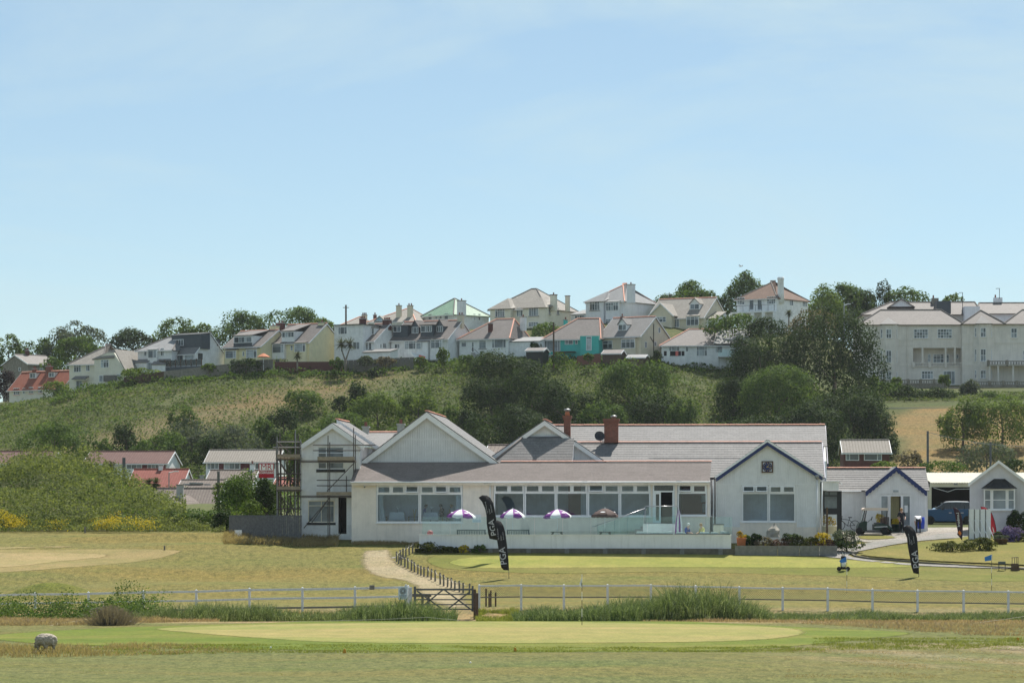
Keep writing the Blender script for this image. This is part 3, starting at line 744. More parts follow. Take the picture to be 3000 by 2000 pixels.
mb=MB();mb.box(a1-0.16,a1-0.10,0.15,1.0,z0+0.01,zt-0.06);mb.build('door','white_paint',club)
zf=cz(1533)
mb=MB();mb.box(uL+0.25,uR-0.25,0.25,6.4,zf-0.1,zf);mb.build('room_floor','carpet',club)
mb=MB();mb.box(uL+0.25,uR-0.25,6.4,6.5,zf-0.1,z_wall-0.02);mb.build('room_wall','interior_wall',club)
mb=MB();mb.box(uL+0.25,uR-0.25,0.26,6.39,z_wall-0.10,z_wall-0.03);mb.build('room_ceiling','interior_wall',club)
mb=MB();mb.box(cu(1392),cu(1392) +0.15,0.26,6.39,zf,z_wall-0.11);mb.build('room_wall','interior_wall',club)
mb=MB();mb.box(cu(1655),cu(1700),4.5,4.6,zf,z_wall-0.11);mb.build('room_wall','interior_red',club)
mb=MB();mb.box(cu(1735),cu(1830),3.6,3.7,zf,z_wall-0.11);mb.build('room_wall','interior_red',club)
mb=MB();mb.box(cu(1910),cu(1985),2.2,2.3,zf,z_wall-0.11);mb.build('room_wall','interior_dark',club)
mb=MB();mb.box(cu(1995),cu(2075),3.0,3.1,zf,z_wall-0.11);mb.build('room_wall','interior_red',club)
for px0,px1,py0,py1,v in ((1760,1788,1444,1456,3.58),(1743,1768,1465,1484,3.58),(1782,1807,1464,1484,3.58),(2054,2074,1449,1470,2.98),(2058,2074,1474,1500,2.98)):
 f=MB();f.box(cu(px0,v),cu(px1,v),v,v+0.015,cz(py1,px0,v),cz(py0,px0,v));f.build('picture','pane_pale',club)
def curtain(px0,px1,py0,py1,v=0.45,gather=1):
 n=22;vs=[];a0,a1=cu(px0,v),cu(px1,v);zt,zb=cz(py0,px0,v),cz(py1,px0,v)
 for j in range(7):
  t=j/6;w=(1-0.35*math.sin(math.pi*min(1,t*1.15)) *1.0)
  for i in range(n):
   s=i/(n-1);a=(a0+(a1-a0) *s*w) if gather>0 else (a1-(a1-a0) *(1-s) *w)
   vs.append((a,v+0.05*math.sin(s*26),zt+(zb-zt) *t))
 fs=[(j*n+i,j*n+i+1,(j+1) *n+i+1,(j+1) *n+i) for j in range(6) for i in range(n-1)]
 mesh_obj('curtain',vs,fs,'curtain',club,True)
curtain(1108,1130,1423,1531);curtain(1328,1352,1423,1531,gather=-1)
v1=2.75
ap=cp(1251,1206,v1);lb=cp(1043,1364,v1);rb=cp(1467,1360,v1)
zb1=cz(1355,1251,v1)
def gable_fn(apx,lbx,rbx,inset,z0):
 def fn(u):
  t=(u-lbx[0]) /(apx[0] -lbx[0]) if u<apx[0] else (rbx[0] -u) /(rbx[0] -apx[0])
  zz=(lbx[2] if u<apx[0] else rbx[2]) +(apx[2] -(lbx[2] if u<apx[0] else rbx[2])) *t
  return (z0,max(z0,zz-inset))
 return fn
mb=boards_wall(MB(),gable_fn(ap,lb,rb,0.30,zb1),cu(1052,v1),cu(1452,v1),v1+0.02,0.16,0.034)
mb.build('gable_boards','cladding_white',club)
mb=MB();mb.prism([(lb[0],v1+0.12,lb[2] -0.3),(rb[0],v1+0.12,rb[2] -0.3),(ap[0],v1+0.12,ap[2] -0.15)],(0,0.2,0));mb.build('gable_wall','white_render',club)
mb=MB();mb.box(cu(1159,v1),cu(1343,v1),v1+0.03,v1+0.085,cz(1288,1251,v1),cz(1284,1251,v1));mb.box(cu(1250.5,v1),cu(1254.5,v1),v1+0.035,v1+0.085,zb1,cz(1288,1251,v1))
mb.build('gable_batten','white_paint',club)
def barge(root,p,q,w,v,t,mat,name='barge_board',zoff=0.0):
 (pu,pz),(qu,qz) =p,q
 mb=MB();mb.prism([(pu,v,pz-w+zoff),(qu,v,qz-w+zoff),(qu,v,qz+zoff),(pu,v,pz+zoff)],(0,t,0))
 return mb.build(name,mat,root)
barge(club,(lb[0],lb[2]),(ap[0],ap[2] -0.02),0.42,v1-0.30,0.06,'white_paint');barge(club,(rb[0],rb[2]),(ap[0] +0.002,ap[2] -0.02),0.42,v1-0.303,0.06,'white_paint')
ub=16.0
mb=MB()
ex=0.15
courses(mb,(rb[0] +ex,v1-0.32,rb[2] -0.06),(rb[0] +ex,ub,rb[2] -0.06),(ap[0],ub,ap[2] +0.03),(ap[0],v1-0.32,ap[2] +0.03),18)
mb.build('hall_roof','slate_club',club)
mb=MB();courses(mb,(lb[0] -ex,v1-0.32,lb[2] -0.06),(lb[0] -ex,ub,lb[2] -0.06),(ap[0],ub,ap[2] +0.03),(ap[0],v1-0.32,ap[2] +0.03),18);mb.build('hall_roof','slate_club',club)
ridge_tiles(club,(ap[0],v1-0.3,ap[2] +0.05),(ap[0],ub,ap[2] +0.05),26)
mb=MB();mb.box(lb[0] +0.1,rb[0] -0.05,v1-0.16,v1+0.1,zb1-0.16,zb1-0.01);mb.build('lead_flashing','lead_flashing',club)
mb=MB();mb.box(lb[0] +0.4,rb[0] -0.4,v1+0.35,ub-0.1,0,rb[2] -0.3);mb.build('hall_wall','white_render',club)
v2=5.2
ap2=cp(1596,1231,v2);rb2=cp(1776,1353,v2);lb2=(2*ap2[0] -rb2[0],v2,rb2[2])
slope2=(ap2[2] -rb2[2]) /(rb2[0] -ap2[0])
mb=MB();courses(mb,(rb2[0] +.1,v2-.3,rb2[2] -.05),(rb2[0] +.1,12.5,rb2[2] -.05),(ap2[0],12.5,ap2[2] +.03),(ap2[0],v2-.3,ap2[2] +.03),14);mb.build('gablet_roof','slate_club',club)
mb=MB();courses(mb,(lb2[0] -.1,v2-.3,lb2[2] -.05),(lb2[0] -.1,12.5,lb2[2] -.05),(ap2[0],12.5,ap2[2] +.03),(ap2[0],v2-.3,ap2[2] +.03),14);mb.build('gablet_roof','slate_club',club)
ridge_tiles(club,(ap2[0],v2-.3,ap2[2] +.05),(ap2[0],12.5,ap2[2] +.05),15)
barge(club,(lb2[0],lb2[2]),(ap2[0],ap2[2] -.01),0.36,v2-0.29,0.06,'white_paint');barge(club,(rb2[0],rb2[2]),(ap2[0] +.002,ap2[2] -.01),0.36,v2-0.293,0.06,'white_paint')
mb=boards_wall(MB(),gable_fn(ap2,lb2,rb2,0.2,cz(1354,1600,v2)),lb2[0] +.2,rb2[0] -.2,v2,0.16,0.034);mb.build('gable_boards','cladding_white',club)
mb=MB();mb.box(lb2[0] +.3,rb2[0] -.3,v2+.1,12.4,0,rb2[2] -.2);mb.build('hall_wall','white_render',club)
mb=MB();mb.prism([(lb2[0] +.2,v2+.04,rb2[2] -.1),(rb2[0] -.2,v2+.04,rb2[2] -.1),(ap2[0],v2+.04,ap2[2] -.2)],(0,.15,0));mb.build('gable_wall','white_render',club)
s0,s1=cp(1500,1283,v2-.32),cp(1683,1283,v2-.32);s2,s3=cp(1676,1353,2.95),cp(1446,1353,2.95)
mb=MB();courses(mb,s3,s2,s1,cp(1530,1283,v2-.32),9,0.012);mb.build('skirt_roof','slate_club',club)
mb=MB();mb.tube(Vector(s3) +Vector((-.02,0,.03)),Vector(cp(1530,1281,v2-.32)),0.07,6);mb.build('hip_cap','ridge_grey',club,True)
mb=MB();mb.prism([s2,(s2[0],v2,s2[2]),(s1[0],v2,s1[2])],(-.05,0,0));mb.build('skirt_cheek','white_paint',club)
mb=MB();mb.box(lb2[0] +2.4,s1[0] -0.3,v2-.24,v2-.02,s1[2] +0.02,s1[2] +.12);mb.build('lead_flashing','lead_flashing',club)
def long_roof(name,pxl,pxr,py_ridge,v_ridge,v_eave,z_e,n,back=3.5,tiles=40,mat='slate_club'):
 zr=cz(py_ridge,2000,v_ridge)
 a0,a1=cu(pxl,v_ridge),cu(pxr,v_ridge)
 mb=MB();courses(mb,(a0,v_eave,z_e),(a1,v_eave,z_e),(a1,v_ridge,zr),(a0,v_ridge,zr),n);mb.build(name,mat,club)
 mb=MB();mb.slab([(a0,v_ridge,zr),(a1,v_ridge,zr),(a1,v_ridge+back,zr-back*.62),(a0,v_ridge+back,zr-back*.62)],.06);mb.build(name,mat,club)
 ridge_tiles(club,(a0,v_ridge,zr+.03),(a1,v_ridge,zr+.03),tiles,r=.15)
 return a0,a1,zr
zeB=cz(1398,2300,3.2)
B0,B1,zrB=long_roof('rear_roof',1690,2408,1296,8.3,3.2,zeB,15)
A0,A1,zrA=long_roof('rear_roof',1600,2417,1246,13.5,9.2,cz(1296,2300,9.2) -.25,10,tiles=44)
mb=MB();mb.prism([(B1-.06,3.2,zeB-.15),(B1-.06,8.3,zrB-.12),(B1-.06,13.0,zeB-.1),(B1-.06,13.0,-.6),(B1-.06,3.2,-.6)],(-.3,0,0));mb.build('end_wall','white_render',club)
mb=MB();mb.prism([(A1-.06,8.5,zeB),(A1-.06,9.2,zrA-2.6),(A1-.06,13.5,zrA-.12),(A1-.06,17,zrA-2.3),(A1-.06,17,-.6),(A1-.06,8.5,-.6)],(-.3,0,0));mb.build('end_wall','white_render',club)
for (e,vr,ve,zr_,ze_) in ((B1,8.3,3.1,zrB,zeB),(A1,13.5,9.1,zrA,zrA-2.75)):
 mb=MB();mb.prism([(e+.01,ve,ze_-.35),(e+.01,ve,ze_-.02),(e+.01,vr,zr_-.02),(e+.01,vr,zr_-.35)],(.05,0,0));mb.build('barge_board','navy_paint',club)
mb=MB();mb.box(A0+.5,A1-.4,9.3,16.9,-.6,zrA-2.9);mb.box(B0+.5,B1-.4,3.4,9.2,-.6,zeB-.12);mb.build('rear_wall','white_render',club)
mb=MB();mb.box(cu(1900,6.0),cu(2190,6.0),5.93,5.99,cz(1340,2000,6.0) -.09,cz(1340,2000,6.0) -.03);mb.build('lead_flashing','slate_pale',club)
def stack(px0,px1,py0,py1,v,pots,mat='brick_red',cap=True):
 a0,a1=cu(px0,v),cu(px1,v);zt,zb=cz(py0,px0,v),cz(py1,px0,v);w=a1-a0
 mb=MB();mb.box(a0,a1,v,v+max(.6,w*.8),zb,zt-.30)
 mb.box(a0-.05,a1+.05,v-.05,v+max(.6,w*.8) +.05,zt-.301,zt-.16);mb.box(a0-.09,a1+.09,v-.09,v+max(.6,w*.8) +.09,zt-.161,zt)
 c=mb.build('chimney',mat,club)
 for (f,r,h) in pots:
  x=a0+w*f
  p_=MB();p_.lathe([(r,zt),(r*.85,zt+h)],(x,v+.3,0),12);p_.build('chimney_pot','terracotta',c,True)
  q=MB();q.lathe([(r*.5,zt+h),(r*1.5,zt+h+.10),(r*1.3,zt+h+.17),(r*.3,zt+h+.22)],(x,v+.3,0),12);q.build('cowl','galvanised',c,True)
stack(1652,1671,1217,1285,6.6,[(.5,.17,.28)]);stack(1770,1811,1226,1296,8.0,[(.68,.16,.04)])
mb=MB();dc=Vector(cp(1756,1279,7.9))
mb.lathe([(.02,-.02),(.22,-.06),(.34,-.13),(.36,-.16),(.34,-.15),(.2,-.09)],(0,0,0),16,'y');dish=mb.build('satellite_dish','dark_metal',club,True)
dish.location=dc;dish.rotation_euler=(math.radians(-20),0,math.radians(10))
mb=MB();mb.tube((0,-.1,0),(0,-.45,-.02),.015);mb.tube((0,-.02,0),(.1,.3,-.3),.02);mb.build('dish_arm','dark_metal',dish)
v3=1.3
ap3=cp(2248,1290,v3);lb3=cp(2098,1396,v3);rb3=cp(2408,1392,v3)
gl,gr=cu(2097,v3),cu(2400,v3)
zband,zpl=cz(1418,2248,v3),cz(1543,2248,v3)
fn=gable_fn(ap3,lb3,rb3,.12,zband+.02)
mb=boards_wall(MB(),fn,gl,gr,v3-.02,.15,.03);mb.build('gable_boards','cladding_white',club)
for (a,b) in ((gl,cu(2168,v3)),(cu(2334,v3),gr)):boards_wall(MB(),lambda u:(zpl,zband-.03),a,b,v3-.02,.15,.03).build('wall_boards','cladding_white',club)
wo=(cu(2173,v3),cu(2331,v3),cz(1528,2248,v3),cz(1421,2248,v3))
mb=wall_open(MB(),gl,gr,-.5,zband,v3+.012,.22,[wo])
mb.prism([(gl,v3+.012,zband),(gr,v3+.012,zband),(rb3[0],v3+.012,rb3[2] -.25),(ap3[0],v3+.012,ap3[2] -.2),(lb3[0],v3+.012,lb3[2] -.25)],(0,.2,0))
mb.build('gable_wall','white_render',club)
mb=MB();mb.box(gl,gr,v3-.05,v3+.01,zband-.03,zband+.02);mb.build('gable_batten','white_paint',club)
mb=MB();mb.box(gl-.03,gr+.03,v3-.06,v3+.011,-.5,zpl-.003);mb.build('plinth','club_cream',club)
mb=MB();mb.box(cu(2168,v3),cu(2334,v3),v3-.058,v3+.010,zpl,cz(1529,2248,v3));mb.build('plinth','club_cream',club)
club_win(2173.5,2251.5,1421,1528,1444,2,(0,1),v=v3);club_win(2252.5,2330.5,1421,1528,1444,2,(),v=v3)
mb=MB();mb.box(gr-.04,gr+.06,v3+.24,9.0,-.5,rb3[2] -.12);mb.build('side_wall','white_render',club)
for (p_,m_) in ((lb3,1),(rb3,-1)):
 barge(club,(p_[0],p_[2]),(ap3[0] -.001*m_,ap3[2]),.34,v3-.32-.001*m_,.05,'navy_paint')
 barge(club,(p_[0] -.08*m_,p_[2] +.02),(ap3[0] -.001*m_,ap3[2] +.05),.15,v3-.345-.001*m_,.06,'white_paint','verge_board')
mb=MB()
for (p_,m_) in ((lb3,-1),(rb3,1)):
 courses(mb,(p_[0] +.12*m_,v3-.34,p_[2] -.02),(p_[0] +.12*m_,7.5,p_[2] -.02),(ap3[0],7.5,ap3[2] +.07),(ap3[0],v3-.34,ap3[2] +.07),12)
mb.build('wing_roof','slate_club',club)
zf3=zf
mb=MB();mb.box(gl+.2,gr-.1,v3+.24,6.9,zf3-.1,zf3);mb.build('room_floor','carpet',club)
mb=MB();mb.box(gl+.2,gr-.1,5.0,5.1,zf3,zband-.05);mb.build('room_wall','interior_wall',club)
mb=MB();mb.box(gl+.2,gr-.1,v3+.24,4.99,zband-.12,zband-.05);mb.build('room_ceiling','interior_wall',club)
mb=MB();mb.box(cu(2290,4),cu(2330,4),4.6,4.7,zf3,zband-.13);mb.build('room_wall','cream_render',club)
for (a,b) in ((2195,2248),(2257,2310)):
 f=MB();f.box(cu(a,v3),cu(b,v3),v3+.5,v3+.9,cz(1527,a,v3),cz(1519,a,v3));f.box(cu(a,v3) +.2,cu(a,v3) +.3,v3+.5,v3+.9,zf3,cz(1527,a,v3));f.box(cu(b,v3) -.3,cu(b,v3) -.2,v3+.5,v3+.9,zf3,cz(1527,a,v3));f.build('window_seat','tablecloth',club)
for px,py0 in ((2394,1400),(2408,1412),(2090,1405)):
 vv=v3-.12 if px<2400 else v3+.25
 mb=MB();mb.tube((cu(px,vv),vv,cz(py0,px,vv)),(cu(px,vv),vv,-.1),.05,8);mb.build('downpipe','white_paint',club,True)
mb=MB();mb.lathe([(.02,.16),(.13,.14),(.14,0),(.10,-.12),(.03,-.17)],(cu(2394,v3-.35),v3-.35,cz(1397,2394,v3)),12);mb.build('dome_camera','galvanised',club,True)
def bullet_cam(px,py,v=-.1,fl=False):
 c=Vector(cp(px,py,v))
 mb=MB()
 if fl:
  mb.box(c.x-.18,c.x+.18,c.y-.22,c.y-.05,c.z-.10,c.z+.08);mb.box(c.x-.25,c.x-.18,c.y-.1,c.y+.1,c.z-.06,c.z-.02)
  o=mb.build('floodlight','dark_metal',club);q=MB();q.box(c.x-.14,c.x+.14,c.y-.23,c.y-.221,c.z-.07,c.z+.05);q.build('lens','pane_pale',o)
 else:
  mb.tube(c+Vector((0,.05,.05)),c+Vector((.03,-.22,-.02)),.055,10);o=mb.build('security_camera','white_paint',club,True)
  q=MB();q.tube(c+Vector((.03,-.221,-.02)),c+Vector((.033,-.235,-.024)),.045,10);q.build('lens','black_paint',o)
bullet_cam(1068,1425);bullet_cam(1424,1414,fl=True);bullet_cam(1989,1411,fl=True);bullet_cam(1713,1412,fl=True)
ck=cp(2248,1367,v3)
ct=thing('wall_clock','square blue wall clock with gilt hands on the white gable','clock',(0,0,0))
cO=Vector((CB.O.x,CB.O.y,0)); 
def cw(p):return Vector((CB.O.x+p[0] *CB.U.x+p[1] *CB.V.x,CB.O.y+p[0] *CB.U.y+p[1] *CB.V.y,CB.zb+p[2]))
ct.location=cw((ck[0],v3-.03,ck[2]));ct.rotation_euler=(0,0,-TH)
s=16*200/F
mb=MB();mb.box(-s,s,-.06,0,-s,s);mb.build('backing','fence_white',ct)
mb=MB()
for a,b,c,d in ((-s-.02,s+.02,s-.06,s+.02),(-s-.02,s+.02,-s-.02,-s+.06),(-s-.02,-s+.06,-s+.06,s-.06),(s-.06,s+.02,-s+.06,s-.06)):mb.box(a,b,-.10,-.001,c,d)
mb.build('frame','brown_wood',ct)
mb=MB();mb.lathe([(s-.05,-.062),(s-.05,-.085),(.01,-.085)],(0,0,0),40,'y');mb.build('dial','navy_paint',ct)
mb=MB()
for i in range(12):
 a=math.pi*2*i/12;x,z=math.sin(a),math.cos(a);r0_,r1_=s-.17,s-.08
 t=Vector((z,0,-x)) *.016;p0=Vector((x*r0_,-.089,z*r0_));p1=Vector((x*r1_,-.089,z*r1_))
 mb.add([p0-t,p0+t,p1+t,p1-t],[(0,1,2,3),(3,2,1,0)])
mb.build('hour_marks','gilt',ct)
for nm,ang,L,w in (('hour_hand',math.radians(39),s*.5,.026),('minute_hand',math.radians(108),s*.78,.018)):
 x,z=math.sin(ang),math.cos(ang);t=Vector((z,0,-x)) *w;p0=Vector((-x*.06,-.096,-z*.06));p1=Vector((x*L,-.096,z*L))
 mb=MB();mb.prism([p0-t,p0+t,p1+t*.4,p1-t*.4],(0,-.006,0));mb.build(nm,'gilt',ct)
v4=2.6
pz0,pz1=-.35,cz(1437,2440,v4)
pa,pb=cu(2412,v4),cu(2466,v4)
mb=MB();mb.box(cu(2407,v4-.5),cu(2457,v4-.5),v4-.6,v4+1.2,cz(1436,2440,v4-.5),cz(1411,2440,v4-.5));mb.build('porch_canopy','white_render',club)
mb=MB();mb.box(cu(2406,v4-.5),cu(2458,v4-.5),v4-.66,v4+1.22,cz(1411,2440,v4-.5) +.002,cz(1408.5,2440,v4-.5));mb.build('canopy_rim','white_paint',club)
mb=MB();mb.prism([(cu(2457,v4-.5) +.002,v4-.6,cz(1409,2440,v4)),(cu(2457,v4-.5) +.002,v4+1.2,cz(1409,2440,v4)),(cu(2457,v4-.5) +.36,v4+1.2,cz(1418,2440,v4))],(0,0,-.04));mb.build('canopy_rim','white_paint',club)
mb=MB()
for (x0,x1,y0,y1) in ((pa,pa+.08,pz0,pz1),(cu(2452,v4),cu(2452,v4) +.1,pz0,pz1),(pa+.08,cu(2452,v4),pz1-.07,pz1),(pa+.08,cu(2452,v4),cz(1451,2440,v4) -.05,cz(1451,2440,v4) +.03),(cu(2429,v4) -.03,cu(2429,v4) +.03,cz(1451,2440,v4),pz1-.07),(pa+.08,cu(2452,v4),cz(1506,2440,v4),cz(1488,2440,v4))):mb.box(x0,x1,v4-.05,v4+.07,y0,y1)
pf=mb.build('porch_frame','black_paint',club)
mb=MB();mb.box(pa+.05,cu(2452,v4) +.03,v4,v4+.01,cz(1488,2440,v4),pz1-.04);mb.build('pane','pane_mid',pf)
mb=MB();mb.box(pa+.081,cu(2452,v4) -.001,v4-.02,v4+.05,pz0,cz(1507,2440,v4));mb.build('porch_panel','cladding_white',club)
mb=MB();mb.box(cu(2452,v4) +.101,pb,v4-.03,v4+2.5,pz0,pz1);mb.build('porch_door','black_paint',club)
# ---------------------------------------------------------------- terrace before the clubhouse
tv=-5.9
def tp(px,py,v):return cw(cp(px,py,v))
ter=CB.root('terrace_wall','long low white rendered terrace wall before the clubhouse','wall')
zt_,zb_=cz(1566,1700,tv),cz(1606,1700,tv)
ta0,ta1=cu(1228,tv),cu(2142,tv)
mb=MB();mb.box(ta0,ta1,tv,tv+.3,zb_,zt_-.03);mb.build('wall_face','lilac_render',ter)
mb=MB();mb.box(ta0-.02,ta1+.02,tv-.03,tv+.34,zt_-.03,zt_+.02);mb.build('coping','white_render',ter)
mb=MB();mb.box(ta1-.3,ta1-.001,tv+.3,tv+3.4,zb_,zt_-.03);mb.box(ta0+.001,ta0+.3,tv+.3,.0,zb_-.1,zt_-.03);mb.build('wall_return','lilac_render',ter)
mb=MB();mb.box(ta1-.32,ta1+.02,tv+.341,tv+3.4,zt_-.03,zt_+.02);mb.build('coping','white_render',ter)
zfl=cz(1585,1700,-3) ;zfl=min(zfl,zt_-.55)
tf=MB();tf.box(ta0+.3,ta1-.3,tv+.3,-.002,zfl-.15,zfl);o=tf.build('terrace_floor','concrete',ter)
for i in range(9):
 a=cu(1215,tv) +(cu(2225,tv) -cu(1215,tv)) *i/9;b=cu(1215,tv) +(cu(2225,tv) -cu(1215,tv)) *(i+1) /9
 mb=MB();mb.box(a,b-.02,tv-.14,tv-.004,zb_-.45,zb_+.005+R.uniform(-.01,.01));mb.build('sleeper','sleeper_dark',ter)
 mb=MB();mb.box(b-.16,b+.12,tv-.19,tv-.141,zb_-.4,zb_-.01);mb.build('sleeper_post','sleeper_grey',ter)
gb=CB.root('glass_balustrade','clear green tinted glass balustrade standing along the terrace wall','balustrade')
zg0,zg1=zt_+.022,cz(1513.5,1700,tv)
gx0,gx1=cu(1236,tv),cu(2146,tv);n=11;gw=(gx1-gx0) /n
for i in range(n):
 mb=MB();mb.box(gx0+gw*i+.012,gx0+gw*(i+1) -.012,tv+.14,tv+.155,zg0,zg1);mb.build('glass_panel','balustrade_glass',gb)
for k in range(2):
 mb=MB();mb.box(gx1-.16,gx1-.145,tv+.2+k*1.5,tv+1.65+k*1.5,zg0,zg1);mb.build('glass_panel','balustrade_glass',gb)
st=CB.root('terrace_steps','pale concrete steps and landing up to the clubhouse door','steps')
lz=cz(1532) -.02
mb=MB();mb.box(cu(1893,-1),cu(1990,-1),-2.0,-.004,zfl,lz);mb.build('landing','concrete',st)
ns=6
for i in range(ns):
 h=zfl+(lz-zfl) *(ns-i) /(ns+1);x1=cu(1893,-1) -i*.36
 mb=MB();mb.box(x1-.36,x1-.002,-1.95,-.25,zfl,h);mb.build('step','concrete',st)
mb=MB();mb.box(cu(1884,-2.4),cu(1994,-2.4),-2.75,-2.03,zfl,cz(1533.5,1900,-2.4));mb.build('low_wall','white_render',st)
rt=cz(1482,1900,-1.9)
mb=MB();mb.tube((cu(1890,-1.9),-1.9,rt),(cu(1986,-1.9),-1.9,rt),.028,8);mb.tube((cu(1890,-1.9),-1.9,rt),(cu(1890,-1.9),-1.9,lz),.022,8);mb.tube((cu(1986,-1.9),-1.9,rt),(cu(1986,-1.9),-1.9,lz),.022,8)
x0,xe=cu(1889,-1.9),cu(1741,-1.9)
mb.tube((x0,-1.9,cz(1489,1889,-1.9)),(xe,-1.9,cz(1541,1741,-1.9)),.028,8);mb.tube((xe,-1.9,cz(1541,1741,-1.9)),(xe-.12,-1.9,cz(1541,1741,-1.9)),.028,8)
for px in (1838,1801,1751):
 x=cu(px,-1.9);t=(x-xe) /(x0-xe);zt2=cz(1541,1741,-1.9) +(cz(1489,1889,-1.9) -cz(1541,1741,-1.9)) *t
 mb.tube((x,-1.9,zt2),(x,-1.9,zfl),.02,8)
mb.build('handrail','steel',st,True)
mb=MB();mb.box(cu(1892,-1.9),cu(1938,-1.9),-1.94,-1.93,lz+.1,rt-.06);mb.build('glass_panel','balustrade_glass',st)
mb=MB();mb.box(cu(1939,-1.9),cu(1984,-1.9),-1.94,-1.93,lz+.1,rt-.06);mb.build('glass_panel','balustrade_glass',st)
za,zb2=cz(1541,1741,-1.9),cz(1489,1889,-1.9)
mb=MB();mb.prism([(xe+.2,-1.94,zfl+.05),(x0-.1,-1.94,zfl+.05),(x0-.1,-1.94,zb2-.12),(xe+.2,-1.94,za)],(0,.01,0));mb.build('glass_panel','balustrade_glass',st)
def terr(px,v):return cw((cu(px,v),v,zfl))
def picnic(px,v,label):
 t=thing('picnic_table',label,'picnic table',terr(px,v),-TH,'picnic tables on the terrace')
 mb=MB()
 for k in range(5):mb.box(-.39+.157*k,-.39+.157*k+.145,-.8,.8,.70,.74)
 for i in range(5):
  pl=MB();pl.box(-.39+.157*i,-.39+.157*i+.147,-.8,.8,.70,.74);pl.build('table_plank','teal_bench',t)
 for s_ in (-1,1):
  for k in range(2):
   pl=MB();pl.box(s_*.62-.14+.145*k,s_*.62-.14+.145*k+.135,-.8,.8,.41,.45);pl.build('seat_plank','teal_bench',t)
 for y in (-.55,.55):
  for s_ in (-1,1):
   a=MB();a.prism([(s_*.60,y,0),(s_*.68,y,0),(s_*.30,y,.70),(s_*.20,y,.70)],(0,.05,0));a.build('leg','teal_bench',t)
  a=MB();a.box(-.74,.74,y-.05,y-.002,.33,.41);a.build('cross_bar','teal_bench',t)
picnic(1632,-3.6,'dark picnic table under the purple parasol nearest the brown parasol');picnic(1773,-3.6,'dark picnic table under the brown parasol')
def bench(px0,px1,v,label):
 a,b=cu(px0,v),cu(px1,v);w=b-a
 t=thing('garden_bench',label,'bench',cw((a,v,zfl)),-TH,'slatted benches behind the glass')
 for x in (.03,w-.09):
  l=MB();l.box(x,x+.06,0,.06,0,.88);l.build('leg','teal_bench',t)
  l=MB();l.box(x,x+.06,.5,.56,0,.64);l.build('leg','teal_bench',t)
  l=MB();l.box(x-.01,x+.07,.06,.6,.62,.66);l.build('armrest','teal_bench',t)
 m=MB();m.box(.02,w-.02,.005,.055,.80,.88);m.box(.02,w-.02,.01,.05,.44,.50);m.build('back_rail','teal_bench',t)
 n=int(w/.11)
 for i in range(n):
  x=.1+(w-.2) *i/(n-1);m=MB();m.box(x-.025,x+.025,.015,.04,.501,.799);m.build('back_slat','teal_bench',t)
 for i in range(5):
  m=MB();m.box(.02,w-.02,.08+.1*i,.165+.1*i,.42,.45);m.build('seat_slat','teal_bench',t)
bench(1337,1424,-4.6,'long dark slatted bench under the parasol farthest from the steps');bench(1484,1552,-4.6,'dark slatted bench with its arm beside the tall flags')
def parasol(px,v,r,py_top,py_rim,cols,label,tilt=0.0,group=True,text=None):
 base=terr(px,v);D=base.y;ztop=ZW(py_top,D) -base.z;zrim=ZW(py_rim,D) -base.z
 t=thing('parasol',label,'parasol',base,R.uniform(0,.3),'open parasols on the terrace' if group else None)
 mb=MB();mb.tube((0,0,0),(0,0,ztop+.06),.022,8);mb.build('pole','white_paint',t,True)
 mb=MB();mb.lathe([(.26,0),(.26,.07),(.08,.12),(.04,.3)],(0,0,0),14);mb.build('base','concrete',t)
 top=Vector((0,0,ztop));N=8
 def rim(i,f=1.0,sag=0):
  a=2*math.pi*(i+.5) /N;x,y=math.sin(a) *r*f,-math.cos(a) *r*f
  h=1-f**1.6
  return Vector((x,y,zrim+(ztop-zrim) *h+x*math.tan(tilt) -sag))
 for i in range(N):
  m=MB();vs=[];K=5
  for k in range(K+1):
   f=k/K
   a,b=rim(i-.5,f),rim(i+.5,f);vs += [a,(a+b) /2*(1 if f<1 else .99) -Vector((0,0,.02*f)),b]
  fs=[]
  for k in range(K):
   o_=k*3;fs += [(o_,o_+1,o_+4,o_+3),(o_+1,o_+2,o_+5,o_+4)]
  e=len(vs);vs += [vs[K*3] -Vector((0,0,.10)),vs[K*3+1] -Vector((0,0,.13)),vs[K*3+2] -Vector((0,0,.10))]
  fs += [(K*3,K*3+1,e+1,e),(K*3+1,K*3+2,e+2,e+1)]
  m.add(vs,fs);cpn=m.build('canopy_panel',cols[i % len(cols)],t,True)
  if text and i % 2==text[1]:
   a=2*math.pi*(i+.5) /N;c=rim(i,.72) +Vector((0,0,.035))
   out=Vector((math.sin(a),-math.cos(a),0));rgt=Vector((-out.y,out.x,0));dn=(rim(i,1.0) -rim(i,.6)).normalized();up=-dn
   nn=rgt.cross(up)
   mt=Matrix(((rgt.x,up.x,nn.x,c.x),(rgt.y,up.y,nn.y,c.y),(rgt.z,up.z,nn.z,c.z),(0,0,0,1)))
   q=MB();pts=[mt @ Vector((math.cos(k/12*6.283) *.17,math.sin(k/12*6.283) *.055,.0)) for k in range(12)];q.prism(pts,nn*.004);q.build('badge',text[0],cpn)
 for i in range(N):
  m=MB();m.tube((0,0,ztop-.3),rim(i-.5,.98) -Vector((0,0,.02)),.008,4);m.build('rib','steel',t)
 m=MB();m.lathe([(.05,ztop-.01),(.03,ztop+.05),(.005,ztop+.09)],(0,0,0),8);m.build('finial','white_paint',t)
parasol(1352,-4.0,.96,1491,1511,('purple_fabric','white_fabric'),'purple and white parasol on the terrace, nearest the end window',math.radians(-2),text=('white_lettering',0))
parasol(1502,-3.8,.84,1490,1511,('purple_fabric','white_fabric'),'small purple and white parasol partly behind the tall black flags',0,text=('white_lettering',0))
